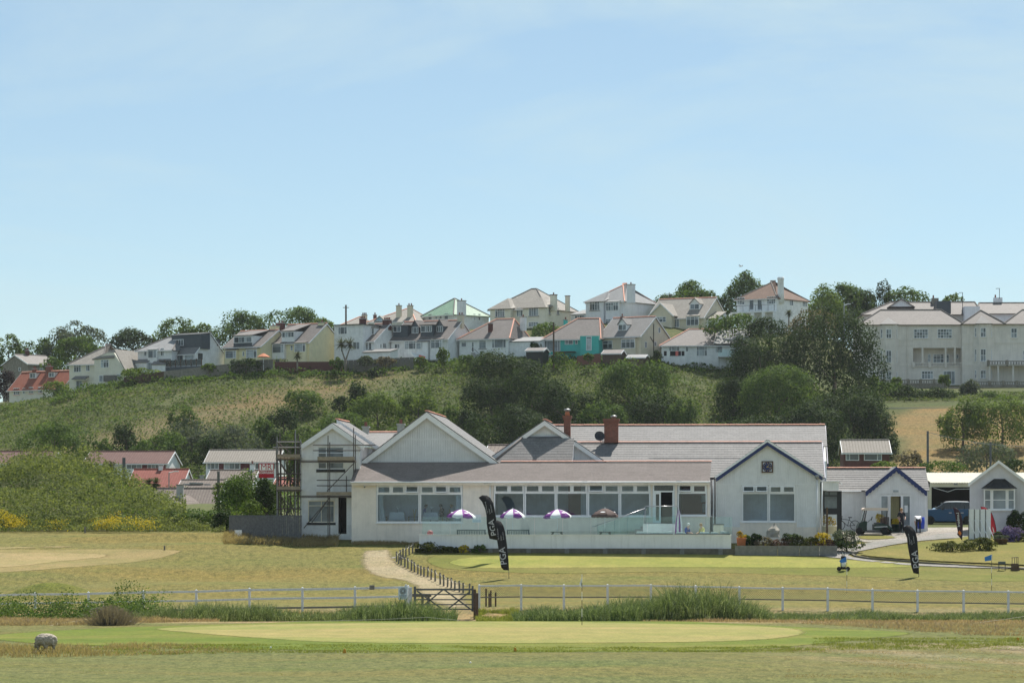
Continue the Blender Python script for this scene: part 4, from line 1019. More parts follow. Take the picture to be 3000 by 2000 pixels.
parasol(1633,-3.7,.95,1491,1511,('purple_fabric','white_fabric'),'purple and white parasol over a picnic table',math.radians(2.5),text=('white_lettering',0))
parasol(1772,-3.7,.91,1488,1509,('brown_fabric',),'brown parasol with pale lettering over a picnic table',0,text=('white_lettering',1))
b0=terr(1988,-3.4)
t=thing('closed_parasol','closed purple and white parasol beside the landing','parasol',b0,0)
mb=MB();mb.tube((0,0,0),(0,0,1.95),.022,8);mb.build('pole','white_paint',t,True)
h0,h1=.35,ZW(1492,b0.y) -b0.z
for i in range(8):
 vs=[];K=6
 for k in range(K+1):
  f=k/K;z=h1+(h0-h1) *f;rr=(.03+.19*math.sin(math.pi*min(1,f*1.05) *.62)) *(1+.12*math.sin(i*2.1))
  for s_ in (0,.5,1):
   a=2*math.pi*(i+s_) /8;r_=rr*(1.15 if s_==.5 else .8);vs.append((math.sin(a) *r_,-math.cos(a) *r_,z+.06*math.sin(i*1.7) *f))
 fs=[(k*3+j,k*3+j+1,k*3+j+4,k*3+j+3) for k in range(K) for j in (0,1)]
 mesh_obj('canopy_panel',vs,fs,('purple_fabric','white_fabric')[i % 2],t,True)
def sofa(px0,px1,v,label,cush):
 a,b=cu(px0,v),cu(px1,v);w=b-a
 t=thing('garden_sofa',label,'sofa',cw((a,v,zfl)),-TH,'low woven sofas on the terrace')
 m=MB();m.box(0,w,0,.12,.05,.62);m.build('backrest','dark_metal',t)
 m=MB();m.box(0,w,.121,.85,.05,.34);m.build('seat','dark_metal',t)
 for x in (0,w-.14):
  m=MB();m.box(x,x+.14,.121,.85,.341,.56);m.build('armrest','dark_metal',t)
 for (f0,f1,h,d) in cush:
  n=8;vs=[];x0_,x1_=w*f0,w*f1
  m=MB();m.lathe([(.02,-.5),(.44,-.47),(.5,-.3),(.5,.3),(.44,.47),(.02,.5)],(0,0,0),4)
  c=m.build('cushion','cushion_pale',t,True)
  c.scale=((x1_-x0_) *1.38,.20,h);c.location=((x0_+x1_) /2,.20+d,.40+h/2);c.rotation_euler=(math.radians(-12),math.radians(R.uniform(-4,4)),0)
  c.data.transform(Matrix.Rotation(math.pi/4,4,'Z'))
 for (f0,f1) in ((.08,.5),(.5,.92)):
  m=MB();m.box(w*f0,w*f1-.02,.22,.84,.342,.45);m.build('seat_cushion','cushion_pale',t)
sofa(1861,1972,-4.6,'low dark sofa with three pale cushions below the landing',((.02,.35,.36,0),(.35,.68,.34,0),(.68,.97,.35,0),(.86,.97,.40,.05)))
sofa(1976,2142,-4.6,'low dark sofa with pale cushions where two people sit',((.02,.2,.32,0),(.44,.62,.34,0),(.63,.78,.32,0),(.80,.97,.38,0)))
mb=MB();a=cu(2090,-2.4);b_=cu(2120,-2.4)
bq=thing('storage_box','cream storage box with dark lid at the end of the terrace','box',cw((a,-2.4,zfl)),-TH)
mb.box(0,b_-a,0,.6,0,cz(1537,2100,-2.4) -zfl);mb.build('body','cream_render',bq);mb=MB();mb.box(-.03,b_-a+.03,-.04,.64,cz(1537,2100,-2.4) -zfl+.002,cz(1534,2100,-2.4) -zfl);mb.build('lid','dark_metal',bq)
m=MB();m.lathe([(.01,-.19),(.1,-.17),(.17,-.1),(.2,0),(.17,.1),(.1,.17),(.01,.19)],(0,0,0),16);o=m.build('buoy','pink_buoy',None,True);o.location=tp(1260,1561,tv+.6)
tag(o,'round pink buoy behind the end of the terrace glass','buoy')
q=thing('wall_notice','small white and blue notice on the wall behind the glass','notice',cw((cu(1384),-.03,cz(1530))),-TH)
m=MB();m.box(0,cu(1410) -cu(1384),-.02,.028,0,cz(1507) -cz(1530));m.build('board','white_paint',q);m=MB();m.box(.03,cu(1410) -cu(1384) -.03,-.03,-.021,.03,.2);m.build('blue_band','sign_blue',q)
# ---------------------------------------------------------------- houses on the hill and in the village
def zx(ox,oy,k):
 return lambda*c:tuple((ox+c[i] /k) if i % 2==0 else (oy+c[i] /k) for i in range(len(c)))
Z1,Z2,Z3=zx(0,900,3.92),zx(550,820,3.92),zx(950,820,4.704)
Z4,Z5,Z6=zx(1350,780,3.92),zx(1850,780,3.92),zx(2400,800,3.92)
ZB,ZC,ZR=zx(0,1280,3.5636),zx(600,1200,3.92),zx(2400,1260,3.733)
PANES=['pane_dark','pane_mid','pane_dark','pane_pale','pane_mid','pane_dark','pane_net']
class House:
 def __init__(s,name,label,xl,xc,xr,D,th,yb,ye,yr,roof,wall,rmat,group='houses along the hilltop',cat='house',ridge='ridge_grey',ov=.35,pitchback=None,left=False,hipin=None,depth=None):
  th=math.radians(th)
  s.left=left
  if left:th=-th
  near=xl if left else xc
  zb=ZW(yb,D)
  s.f=f=Frame(near,D,zb,th)
  s.root=f.root(name,label,cat,group)
  if left:
   s.u0,s.u1=0.0,f.u(xc);s.d=depth or f.v(xr,0.0)
  else:
   s.u0,s.u1=f.u(xl),0.0;s.d=depth or (f.v(xr,0.0) if th>.02 else 8.0)
  s.d=max(4.0,min(14.0,s.d))
  s.ze=f.z(ye);s.zr=f.z(yr,(s.u0+s.u1) /2,s.d/2);s.wall,s.rmat,s.kind,s.ridge,s.ov=wall,rmat,roof,ridge,ov
  drop=5.0
  u0,u1,d,ze,zr=s.u0,s.u1,s.d,s.ze,s.zr
  mb=MB()
  if roof=='gu':
   mb.prism([(u0,0,-drop),(u0,d,-drop),(u0,d,ze),(u0,d/2,zr-.08),(u0,0,ze)],(u1-u0,0,0))
  elif roof=='gv':
   mb.prism([(u0,0,-drop),(u1,0,-drop),(u1,0,ze),((u0+u1) /2,0,zr-.08),(u0,0,ze)],(0,d,0))
  else:mb.box(u0,u1,0,d,-drop,ze)
  mb.build('wall',wall,s.root)
  r=MB();o=ov;e=.16;sl=(zr-ze)
  rm=[]
  if roof=='gu':
   k=sl/(d/2);zo=ze-k*o;g_=.18
   r.slab([(u0-g_,-o,zo),(u1+g_,-o,zo),(u1+g_,d/2,zr),(u0-g_,d/2,zr)],e)
   r.slab([(u0-g_,d+o,zo),(u1+g_,d+o,zo),(u1+g_,d/2,zr),(u0-g_,d/2,zr)],e)
   rm=[((u0-g_,d/2,zr),(u1+g_,d/2,zr))]
   for uu in ((u1+g_,.05),(u0-g_,-.05)):
    b=MB();b.prism([(uu[0],-o,zo-.22),(uu[0],-o,zo-.01),(uu[0],d/2,zr-.01),(uu[0],d+o,zo-.01),(uu[0],d+o,zo-.22),(uu[0],d/2,zr-.22)],(uu[1],0,0));b.build('verge_board','white_paint',s.root)
  elif roof=='gv':
   m=(u0+u1) /2;k=sl/((u1-u0) /2);zo=ze-k*o;g_=.2
   r.slab([(u0-o,-g_,zo),(m,-g_,zr),(m,d,zr),(u0-o,d,zo)],e);r.slab([(u1+o,-g_,zo),(m,-g_,zr),(m,d,zr),(u1+o,d,zo)],e)
   rm=[((m,-g_,zr),(m,d,zr))]
   for pu,qm in ((u0-o,m-.001),(u1+o,m+.001)):barge(s.root,(pu,zo),(qm,zr),.26,-g_-.05-(.002 if pu>m else 0),.05,'white_paint','verge_board')
  elif roof=='hip':
   w=u1-u0;h=hipin if hipin is not None else min(d/2,w/2*.96)
   hl,hr=(h if isinstance(h,tuple) else (h,h))
   k=sl/(d/2);zo=ze-k*o
   A,B,C_,D_=(u0-o,-o,zo),(u1+o,-o,zo),(u1+o,d+o,zo),(u0-o,d+o,zo);Rl,Rr=(u0+hl,d/2,zr),(u1-hr,d/2,zr)
   r.slab([A,B,Rr,Rl],e);r.slab([B,C_,Rr],e);r.slab([C_,D_,Rl,Rr],e);r.slab([D_,A,Rl],e)
   rm=[(Rl,Rr),(A,Rl),(B,Rr),(C_,Rr),(D_,Rl)]
  elif roof=='flat':
   r.box(u0-.2,u1+.2,-.2,d+.2,ze+.002,ze+.14)
  s.roof=r.build('roof',rmat,s.root)
  if rm and ridge:
   m=MB()
   for a,b in rm:
    a,b=Vector(a),Vector(b)
    if (b-a).length>.05:m.tube(a+Vector((0,0,.02)),b+Vector((0,0,.02)),.11,6)
   m.build('ridge',ridge,s.roof)
  g_=MB()
  if roof in ('gu','hip','gv') and roof != 'gv':g_.box(u0-ov,u1+ov,-o-.10,-o+.02,zo-.16,zo-.04);g_.build('gutter','white_paint',s.root)
 def w(s,c,cols=(),rows=(),plane='f',v=0.0,pane=None,frame='white_paint',sill=None,panes=None,name='window',skip=()):
  x0,y0,x1,y1=c;f=s.f
  if plane=='f':
   a0,a1=f.u(x0,v),f.u(x1,v);z1,z0=f.z(y0,(a0+a1) /2,v),f.z(y1,(a0+a1) /2,v);m=pmap('f',v)
  else:
   c_=s.u0 if s.left else s.u1+v
   a0,a1=sorted((f.v(x0,c_),f.v(x1,c_)));z1,z0=f.z(y0,c_,a0),f.z(y1,c_,a0);m=pmap('l' if s.left else 'r',c_)
  k=R.randrange(len(PANES))
  return window(s.root,m,a0,a1,z0,z1,cols,rows,fr=.07,bar=.055,out=.06,pane=pane or 'pane_dark',panes=panes or (None if pane else PANES[k:] +PANES[:k]),frame=frame,sill=sill or None,name=name,skip=skip)
 def bay(s,c,cols=(.33,.67),rows=(.72,),out=.55,plane='f',hood=True,mat=None,yb=None,v=0.0):
  x0,y0,x1,y1=c;f=s.f;vv=v-out
  a0,a1=f.u(x0,vv),f.u(x1,vv);z1,z0=f.z(y0,a0,vv),f.z(y1,a0,vv);zb=f.z(yb,a0,vv) if yb else-1.5
  m=MB();m.box(a0-.06,a1+.06,vv+.001,v,zb,z1+.12);m.build('bay',mat or s.wall,s.root)
  s.w(c,cols,rows,v=vv)
  if hood:
   m=MB();m.slab([(a0-.15,vv-.15,z1+.13),(a1+.15,vv-.15,z1+.13),(a1+.15,v,z1+.35),(a0-.15,v,z1+.35)],.08);m.build('bay_roof',s.rmat,s.root)
 def chim(s,x0,y0,x1,y1,v=None,mat='cream_render',pots=1,cap='concrete',depth=None):
  f=s.f;v=s.d/2 if v is None else v
  a0,a1=f.u(x0,v),f.u(x1,v);z1,z0=f.z(y0,a0,v),f.z(y1,a0,v) -.8;w=depth or max(.5,(a1-a0) *.7)
  m=MB();m.box(a0,a1,v-w/2,v+w/2,z0,z1-.12);c=m.build('chimney',mat,s.root)
  m=MB();m.box(a0-.07,a1+.07,v-w/2-.07,v+w/2+.07,z1-.119,z1);m.build('chimney_cap',cap,c)
  for i in range(pots):
   x=a0+(a1-a0) *(i+.5) /pots;m=MB();m.lathe([(.13,z1),(.11,z1+.15),(.12,z1+.35)],(x,v,0),8);m.build('chimney_pot','pot_red',c)
 def dormer(s,c,kind='shed',cols=(.5,),cheek='white_render',rise=.5,panel=None,win=None,rmat=None):
  x0,y0,x1,y1=c;f=s.f;d=s.d;sl=(s.zr-s.ze) /(d/2)
  v=.4
  for _ in range(12):
   zb=f.z(y1,f.u((x0+x1) /2,v),v);v=max(.0,min(d/2-.6,(zb-s.ze) /sl))
  a0,a1=f.u(x0,v),f.u(x1,v);z1,z0=f.z(y0,a0,v),f.z(y1,a0,v)
  vb=min(d/2+.2,max(v+.8,(z1-s.ze) /sl))
  m=MB();m.box(a0,a1,v,vb,z0-.4,z1);dm=m.build('dormer',cheek,s.root)
  rmat=rmat or s.rmat
  m=MB();o=.14
  if kind=='shed':
   zb_=z1+min(rise,s.zr-z1 if s.zr>z1 else .1) ;m.slab([(a0-o,v-.2,z1+.1),(a1+o,v-.2,z1+.1),(a1+o,d/2,max(z1+.12,s.zr+.03)),(a0-o,d/2,max(z1+.12,s.zr+.03))],.12)
  elif kind=='flat':m.box(a0-o,a1+o,v-.2,vb+.3,z1+.002,z1+.14)
  else:
   mid=(a0+a1) /2;zt=z1+rise
   m2=MB();m2.prism([(a0,v,z1),(a1,v,z1),(mid,v,zt)],(0,vb-v,0));m2.build('dormer_gable',cheek,dm)
   m.slab([(a0-o,v-.2,z1-.08),(mid,v-.2,zt+.08),(mid,vb+1.2,zt+.08),(a0-o,vb+.3,z1-.08)],.1);m.slab([(a1+o,v-.2,z1-.08),(mid,v-.2,zt+.08),(mid,vb+1.2,zt+.08),(a1+o,vb+.3,z1-.08)],.1)
  m.build('dormer_roof',rmat,dm)
  wn_=win or (x0+(x1-x0) *.05,y0+.8,x1-(x1-x0) *.05,y1-.6)
  s.w(wn_,cols,(),v=v)
  if panel:
   px=panel;m=MB();m.box(f.u(px[0],v),f.u(px[2],v),v-.04,v-.005,f.z(px[3],a0,v),f.z(px[1],a0,v));m.build('panel',px[4],dm)
  return v
 def box(s,name,x0,y0,x1,y1,v0,v1,mat):
  f=s.f;a0,a1=f.u(x0,v0),f.u(x1,v0);m=MB();m.box(a0,a1,v0,v1,f.z(y1,a0,v0),f.z(y0,a0,v0));return m.build(name,mat,s.root)
 def leanto(s,x0,y0,x1,y1,v0,v1,dz,wall,rmat,yb):
  f=s.f;a0,a1=f.u(x0,v0),f.u(x1,v0);ze=f.z(y1,a0,v0);zt=ze+dz
  m=MB();m.prism([(a0,v0+.1,f.z(yb,a0,v0)),(a0,v1,f.z(yb,a0,v0)),(a0,v1,zt-.1),(a0,v0+.1,ze-.05)],(a1-a0,0,0));m.build('wall',wall,s.root)
  m=MB();m.slab([(a0-.15,v0-.1,ze),(a1+.15,v0-.1,ze),(a1+.15,v1,zt),(a0-.15,v1,zt)],.12);m.build('roof',rmat,s.root)
LD=473.0
h=House('stone_cottage','brown stone cottage half hidden by trees, lowest on the hill',81,168,11,530,48,1110,1063,1040,'gu','stone_wall','slate_brown',left=True,depth=7)
h.w(Z1(215,690,240,730),plane='s');h.w(Z1(455,695,490,740));h.w(Z1(500,695,530,740));h.chim(*Z1(296,490,326,560),mat='brick_dark',pots=2)
h=House('red_roof_bungalow','cream bungalow with red tiled roof and two dormers at the left end',27,184,262,480,38,1176,1133,1087,'gu','cream_render','tile_red',ridge='ridge_orange')
for c in ((158,925,225,1005),(335,915,383,990),(440,912,490,985)):h.w(Z1(*c),(.33,.67),(.7,),sill='ridge_orange')
h.w(Z1(262,925,288,995),pane='pane_pale')
h.dormer(Z1(340,752,415,815),'flat',(.5,));h.dormer(Z1(558,745,628,803),'flat',(.5,))
h.chim(*Z1(382,705,415,735),mat='brick_red',pots=2);h.chim(*Z1(540,675,588,735),mat='brick_red',pots=2)
h=House('cream_house','cream house with a big pale catslide roof beside the red roofed bungalow',203,300,385,475,24,1143,1062,1009,'hip','cream_render','slate_lichen',hipin=(4.6,2.5),depth=10)
h.w(Z1(848,655,932,745),(.33,.67),(.7,));h.w(Z1(988,648,1033,732),(.5,));h.w(Z1(875,835,945,935),(.5,),name='french_window')
h.leanto(*Z1(832,790,972,822),-1.1,0,.5,'cream_render','slate_grey',1115)
f=h.f;vW=-1.6
a0,a1,am=f.u(276,vW),f.u(368,vW),f.u(329,vW);zt,zl,zr_=f.z(1022,am,vW),f.z(1050,a0,vW),f.z(1089,a1,vW)
m=MB();m.prism([(a0,vW,-5),(a1,vW,-5),(a1,vW,zr_),(am+.3,vW,zt-.6),(am-.9,vW,zt-.6),(a0,vW,zl)],(0,7,0));m.build('wing_wall','cream_render',h.root)
m=MB();m.slab([(am,vW+.6,zt),(a1+.4,vW-.2,zr_-.25),(a1+.4,vW+8,zr_-.25),(am,vW+8,zt)],.15);m.slab([(am,vW+.6,zt),(a0-.3,vW-.2,zl-.1),(a0-.3,vW+6,zl-.1),(am,vW+6,zt)],.15)
m.slab([(a0-.3,vW-.25,zl-.1),(am,vW+.6,zt),(am+.5,vW-.25,zl+.05)],.12);m.build('wing_roof','slate_lichen',h.root)
h.w(Z1(1160,600,1250,693),(.33,.67),(.7,),v=vW);h.w(Z1(1345,765,1382,825),(.5,),v=vW);h.w(Z1(1138,780,1185,855),v=vW,pane='pane_pale');h.box('shed_panel',*Z1(1186,780,1325,850),vW-.5,vW,'weathered_wood')
h=House('bay_house','tall white house with pale grey hipped roof and square bay',404,503,560,474,26,1095,1022,988,'hip','white_render','slate_pale',hipin=(3.2,1.2),depth=8)
h.bay(Z1(1700,492,1798,582),(.6,),(),.6,yb=1092);h.w(Z1(1655,495,1685,560));h.w(Z1(1845,470,1885,558),(.5,));h.w(Z1(1700,632,1750,722),v=-.62)
h.leanto(*Z1(1550,590,1680,632),-1.3,0,.55,'white_render','slate_grey',1090);h.leanto(*Z1(1745,590,1895,655),-1.4,0,.9,'white_render','slate_grey',1092)
h=House('dormer_house','white house with wide dark metal dormer above a glass fronted deck',478,572,658,LD,40,1080,1031,977,'gu','white_render','slate_grey',ov=.3)
vd=h.dormer((503,983,588,1018),'shed',(.25,.5,.75),cheek='dark_zinc',win=(508,994,538,1013),rmat='slate_pale')
h.w(Z2(335,675,366,755),plane='s',frame='black_paint');h.w(Z2(118,840,168,910),plane='s',frame='black_paint')
for c in ((1932,545,2030,612),(2122,530,2230,600)):h.w(Z1(*c),pane='pane_pale')
h.w(Z1(2045,540,2098,640),(.5,),frame='black_paint',name='door')
f=h.f;vv=-3.0;a0,a1=f.u(468,vv),f.u(590,vv);zd=f.z(1076,a0,vv)
m=MB();m.box(a0,a1,vv,-.01,zd-2.5,zd);m.build('deck_base','dark_zinc',h.root)
for i in range(9):
 x=a0+(a1-a0) *i/8;m=MB();m.box(x-.05,x+.05,vv,vv+.1,zd+.001,zd+1.15);m.build('deck_post','brown_wood',h.root)
 if i<8:m=MB();m.box(x+.07,x+(a1-a0) /8-.07,vv+.04,vv+.055,zd+.1,zd+1.05);m.build('glass_panel','balustrade_glass',h.root)
h=House('yellow_house','pale yellow house with dark panelled dormer and hedge before it',656,764,802,LD,33,1075,1011,968,'gu','yellow_render','slate_brown',ridge='ridge_orange',depth=9)
h.dormer(Z2(528,645,740,790),'shed',(.28,.4,.6,.68),win=Z2(532,652,738,720),panel=Z2(528,726,740,788) +('dark_zinc',))
h.bay(Z2(436,812,556,900),(.72,),(.78,));h.bay(Z2(672,798,794,895),(.72,),(.78,));h.w(Z2(630,820,652,875))
h.chim(*Z2(962,525,1035,640),v=5.2,mat='yellow_render',pots=2)
h=House('yellow_house','pale yellow house with small white dormer and red brick chimney',796,906,977,LD-1,33,1074,999,949,'gu','yellow_render','slate_brown',ridge='ridge_orange',depth=9)
h.dormer(Z2(1078,592,1222,722),'shed',(.25,.5,.75),win=Z2(1084,597,1222,660));h.bay(Z2(972,738,1105,838),(.75,),(.78,),yb=1052,mat='white_render');h.bay(Z2(1226,728,1352,825),(.75,),(.78,));h.w(Z2(1180,750,1210,808),(),(.5,));h.w(Z2(1012,905,1052,980),name='door',frame='navy_paint')
h.chim(*Z2(1040,492,1102,605),v=3.2,mat='brick_dark',pots=2);h.chim(*Z2(1512,487,1576,560),v=4.4,mat='yellow_render',pots=1)
h=House('flat_roof_house','white house with flat roofed tower block and palm before it',1056,1096,1148,LD,30,1072,996,948,'gu','white_render','slate_brown',ridge='ridge_orange',depth=9)
h.box('flat_block',979,953.5,1064,1090,-1.0,6.5,'white_render');h.box('flat_roof',977.5,951,1066,953.3,-1.3,6.6,'dark_metal')
h.w(Z3(193,645,315,747),(.25,.7),(),v=-1.0);h.w(Z3(395,852,491,957),(.5,),(),v=-1.0)
h.dormer(Z3(592,662,692,750),'flat',(.4,.7));h.w(Z3(545,862,604,962),(),(.8,));h.w(Z3(615,862,655,962));h.w(Z3(765,875,790,940),plane='s');h.w(Z3(806,865,856,940),(.5,),plane='s')
h.chim(*Z3(497,530,565,610),v=4.5,mat='brick_dark',pots=3);h.chim(*Z3(822,548,910,625),v=4.6,mat='brick_dark',pots=4)
h.leanto(*Z3(530,965,905,992),-2.6,-.3,.5,'white_render','slate_grey',1068)
h=House('white_terrace','white terrace with four different dormers and two wide bays',1146,1312,1373,LD-1,28,1066,989,940,'gu','white_render','slate_brown',ridge='ridge_orange',depth=9)
h.dormer(Z3(946,636,1150,790),'flat',(.5,),cheek='dark_zinc',win=Z3(950,636,1056,716));h.dormer(Z3(1202,645,1304,738),'gv',(.33,.67),rise=1.0,cheek='lead_flashing');h.dormer(Z3(1326,630,1500,775),'flat',(.42,.6,.8),cheek='dark_zinc',win=Z3(1330,630,1482,717));h.dormer(Z3(1542,632,1640,718),'gv',(.33,.67),rise=1.0,cheek='lead_flashing')
h.bay(Z3(1106,842,1258,955),(.4,.8),(.78,),yb=1052);h.bay(Z3(1466,826,1622,942),(.4,.8),(.78,),yb=1054);h.w(Z3(970,880,1042,945),(.5,));h.w(Z3(1268,860,1335,955),v=-.9);h.w(Z3(1350,870,1380,925));h.w(Z3(1396,850,1424,912),(),(.5,))
h.leanto(*Z3(1262,825,1420,845),-.85,0,.3,'white_render','slate_grey',1054)
h.chim(*Z3(1846,480,1916,600),v=4.4,mat='beige_render',pots=2)
m=MB();f=h.f;m.prism([(f.u(1205,-2),-2.2,-3),(f.u(1205,-2),-2.2,f.z(1030,0,-2)),(f.u(1250,-2),-2.2,-.6),(f.u(1250,-2),-2.2,-3)],(0,1.2,0));m.build('stair_wall','white_render',h.root)
h=House('grey_roof_bungalow','white bungalow with plain grey roof and an outside stair',1346,1489,1545,LD-2,22,1063,987,935,'hip','white_render','slate_brown',ridge='ridge_orange',hipin=(4.4,.9),depth=9.5)
h.w(Z4(210,850,292,945),(),(.85,),sill='black_paint');h.w(Z4(356,836,520,936),(.2,.8));h.w(Z4(5,866,66,926),(),(.8,));h.w(Z4(125,866,152,985),(),(.5,),name='door');h.w(Z4(680,880,742,942),(.5,),plane='s')
h.chim(*Z4(320,652,362,790),v=1.6,mat='brick_dark',pots=0);h.chim(*Z4(686,580,747,685),v=6.2,mat='white_render',pots=1)
h.leanto(*Z4(560,845,900,862),.5,5,.9,'white_render','slate_pale',1045)
f=h.f
for i in range(7):
 m=MB();x=f.u(1383+i*3.6,-1);m.box(x,x+.26,-1.4,-.3,-2,f.z(1033+i*3.7,x,-1));m.build('stair_step','concrete',h.root)
m=MB();m.path([(f.u(1380,-1.4),-1.4,f.z(1022,0,-1)),(f.u(1391,-1.4),-1.4,f.z(1022,0,-1)),(f.u(1408,-1.4),-1.4,f.z(1040,0,-1)),(f.u(1408,-1.4),-1.4,f.z(1052,0,-1))],.035);m.build('stair_rail','black_paint',h.root)
h=House('turquoise_bungalow','bright turquoise bungalow with hipped brown roof and orange hips',1592,1755,1800,LD-3,13,1058,988,933,'hip','turquoise_render','slate_brown',ridge='ridge_orange',hipin=(4.6,.8),depth=9)
h.w(Z4(952,852,1142,978),(.2,.85),(),pane='pane_mid',v=-.05);h.w(Z4(1196,845,1290,898),(.45,));h.w(Z4(1312,842,1342,895));h.w(Z4(1440,806,1502,965),(),(.82,));h.w(Z4(1012,1012,1058,1075),(.5,));h.box('bay',*Z4(1370,800,1583,1075),-.6,0,'turquoise_render')
h.w(Z4(1440,806,1502,965),(),(.82,),v=-.6);h.chim(*Z4(1182,610,1225,700),v=4.0,mat='turquoise_render',pots=1)
m=MB();f=h.f;m.box(f.u(1626,-1.2),f.u(1684,-1.2),-1.6,-.05,f.z(1028,0,-1) -.08,f.z(1028,0,-1));m.box(f.u(1655,-1.2),f.u(1657,-1.2),-1.6,-1.5,-1,f.z(1028,0,-1) -.081);m.build('pergola','brown_wood',h.root)
h=House('beige_bungalow','beige bungalow with small gabled dormer and black drainpipe on its end',1757,1877,1960,LD-4,33,1045,980,929,'gu','beige_render','slate_grey',ridge='ridge_orange')
h.dormer(Z4(1806,664,1906,738),'gv',(.5,),rise=.9);h.w(Z4(1630,852,1742,948),(.55,),(.62,),sill='black_paint');h.bay(Z4(1842,838,2000,940),(.35,.65),(.72,));h.w(Z4(2110,862,2136,935),plane='s');h.w(Z4(2266,700,2290,765),plane='s');h.w(Z4(2218,862,2246,916),plane='s')
h.chim(*Z4(1842,572,1866,610),mat='brick_dark',pots=1)
f=h.f;vv=f.v(1350+2212/3.92,0);m=MB();m.tube((.06,vv,0),(.06,vv,h.zr-1.2),.06);m.tube((.06,vv,2.4),(.06,vv-1.1,3.3),.05);m.build('drainpipe','black_paint',h.root)
h=House('long_bungalow','long white bungalow with washing line and glass balcony before it',1938,2185,2260,LD-5,5,1066,1008,964,'hip','white_render','slate_brown',ridge='ridge_orange',hipin=(4.2,4),depth=9.5)
for c in ((430,908,550,1035),(746,895,870,1030)):h.w(Z5(*c),(.22,.78),(.5,))
h.w(Z5(622,900,655,980));h.w(Z5(962,890,1045,992),(.25,),(.8,));h.w(Z5(1190,885,1300,960),(.5,));h.chim(*Z5(965,685,1026,730),mat='brick_dark',pots=0)
f=h.f;a0,a1=f.u(2104,-1.8),f.u(2190,-1.8);zd=f.z(1044,a0,-1.8)
m=MB();m.slab([(f.u(2118,-1.6),-1.6,f.z(995,0,-1.6)),(f.u(2200,-1.6),-1.6,f.z(995,0,-1.6)),(f.u(2180,2),2.2,f.z(968,0,2))],.12);m.slab([(f.u(2090,.0),-.42,h.ze+.1),(f.u(2196,0),-.42,h.ze+.1),(f.u(2200,4),4.6,h.zr+.04),(f.u(2108,4),4.6,h.zr+.04)],.06);m.build('new_slates','slate_pale',h.roof)
m=MB();m.box(a0,a1,-1.8,-.01,zd-.15,zd);m.box(a0+.1,a0+.2,-1.7,-1.6,zd-2,zd-.151);m.build('balcony','concrete',h.root)
for i in range(3):m=MB();m.box(a0+(a1-a0) *i/3+.04,a0+(a1-a0) *(i+1) /3-.04,-1.79,-1.775,zd+.05,zd+1.1);m.build('glass_panel','balustrade_glass',h.root)
UD=515.0
UG='houses on the upper road'
h=House('hipped_house','house with large lichen covered hipped roof and two tall chimneys',1080,1215,1262,UD,20,968,939,903,'hip','white_render','slate_lichen',UG,ridge='ridge_orange',hipin=(5.2,3),depth=11)
h.chim(*Z3(998,350,1060,556),v=1.8,mat='beige_render',pots=1);h.chim(*Z3(1152,350,1217,556),v=1.8,mat='beige_render',pots=2);h.dormer(Z3(700,555,828,590),'gv',(.5,),cheek='skyblue_render',rise=.7)
h=House('hipped_cottage','small lichen roofed house beside the telegraph pole',1001,1072,1100,UD+4,15,980,950,928,'hip','white_render','slate_lichen',UG,ridge='ridge_orange',depth=7)
h.chim(*Z3(522,480,586,570),v=2.5,mat='beige_render',pots=3);h.chim(*Z3(680,478,718,520),v=4,mat='brick_dark',pots=1)
h=House('green_roof_house','white house with pale green tiled hipped roof',1240,1329,1432,UD,46,960,917,874,'hip','white_render','tile_green',UG,hipin=(3.4,4.2))
for c in ((1436,470,1486,550),(1655,458,1712,545)):h.w(Z3(*c),(),(.75,))
for c in ((1530,480,1562,540),(1590,480,1624,540)):h.w(Z3(*c))
for c in ((2054,468,2082,555),(2122,468,2150,555)):h.w(Z3(*c),(),(.5,),plane='s')
h.chim(*Z3(1856,285,1928,435),v=-.2,mat='lilac_render',pots=1)
h=House('cream_villa','large cream villa with mottled hipped roofs and two chimneys',1436,1600,1688,UD,28,962,900,846,'hip','cream_render','slate_lichen',UG,hipin=(5.0,5.0),depth=12)
f=h.f
for (x0,x1,xa,ya) in ((1432,1500,1486,873),(1528,1602,1584,868)):
 a0,a1,am=f.u(x0,-1.2),f.u(x1,-1.2),f.u(xa,0);zt=f.z(ya,am,1.5)
 m=MB();m.box(a0+.3,a1-.3,-1.2,.1,-4,h.ze);m.build('bay','cream_render',h.root)
 m=MB();m.slab([(a0,-1.6,h.ze-.1),(a1,-1.6,h.ze-.1),((a0+a1) /2,1.6,zt)],.14);m.slab([(a1,-1.6,h.ze-.1),(a1,3,h.ze+.5),((a0+a1) /2,4.5,zt),((a0+a1) /2,1.6,zt)],.14);m.slab([(a0,-1.6,h.ze-.1),(a0,3,h.ze+.5),((a0+a1) /2,4.5,zt),((a0+a1) /2,1.6,zt)],.14);m.build('bay_roof','slate_lichen',h.root)
h.w(Z4(396,485,504,582),(.25,.5,.75),(.72,),v=-1.2,sill='black_paint');h.w(Z4(642,476,710,576),(.33,.67),(.72,));h.w(Z4(782,466,892,570),(.25,.5,.75),(.72,),v=-1.2,sill='black_paint');h.w(Z4(780,640,890,690),(.25,.5,.75),(.6,),v=-1.2)
h.w(Z4(986,472,1030,546),(),(.75,),plane='s',sill='black_paint');h.w(Z4(1100,476,1126,550),plane='s',sill='black_paint');h.chim(*Z4(1036,325,1096,460),v=1.5,mat='cream_render',pots=1,cap='brick_dark');h.chim(*Z4(1205,337,1247,466),v=5.5,mat='cream_render',pots=0,cap='brick_dark')
h=House('lilac_house','tall pale lilac house with bright orange ridge tiles and white chimney',1722,1828,1908,UD,36,972,879,831,'hip','lilac_render','slate_pale',UG,ridge='ridge_orange',hipin=(4.8,3.6),depth=10)
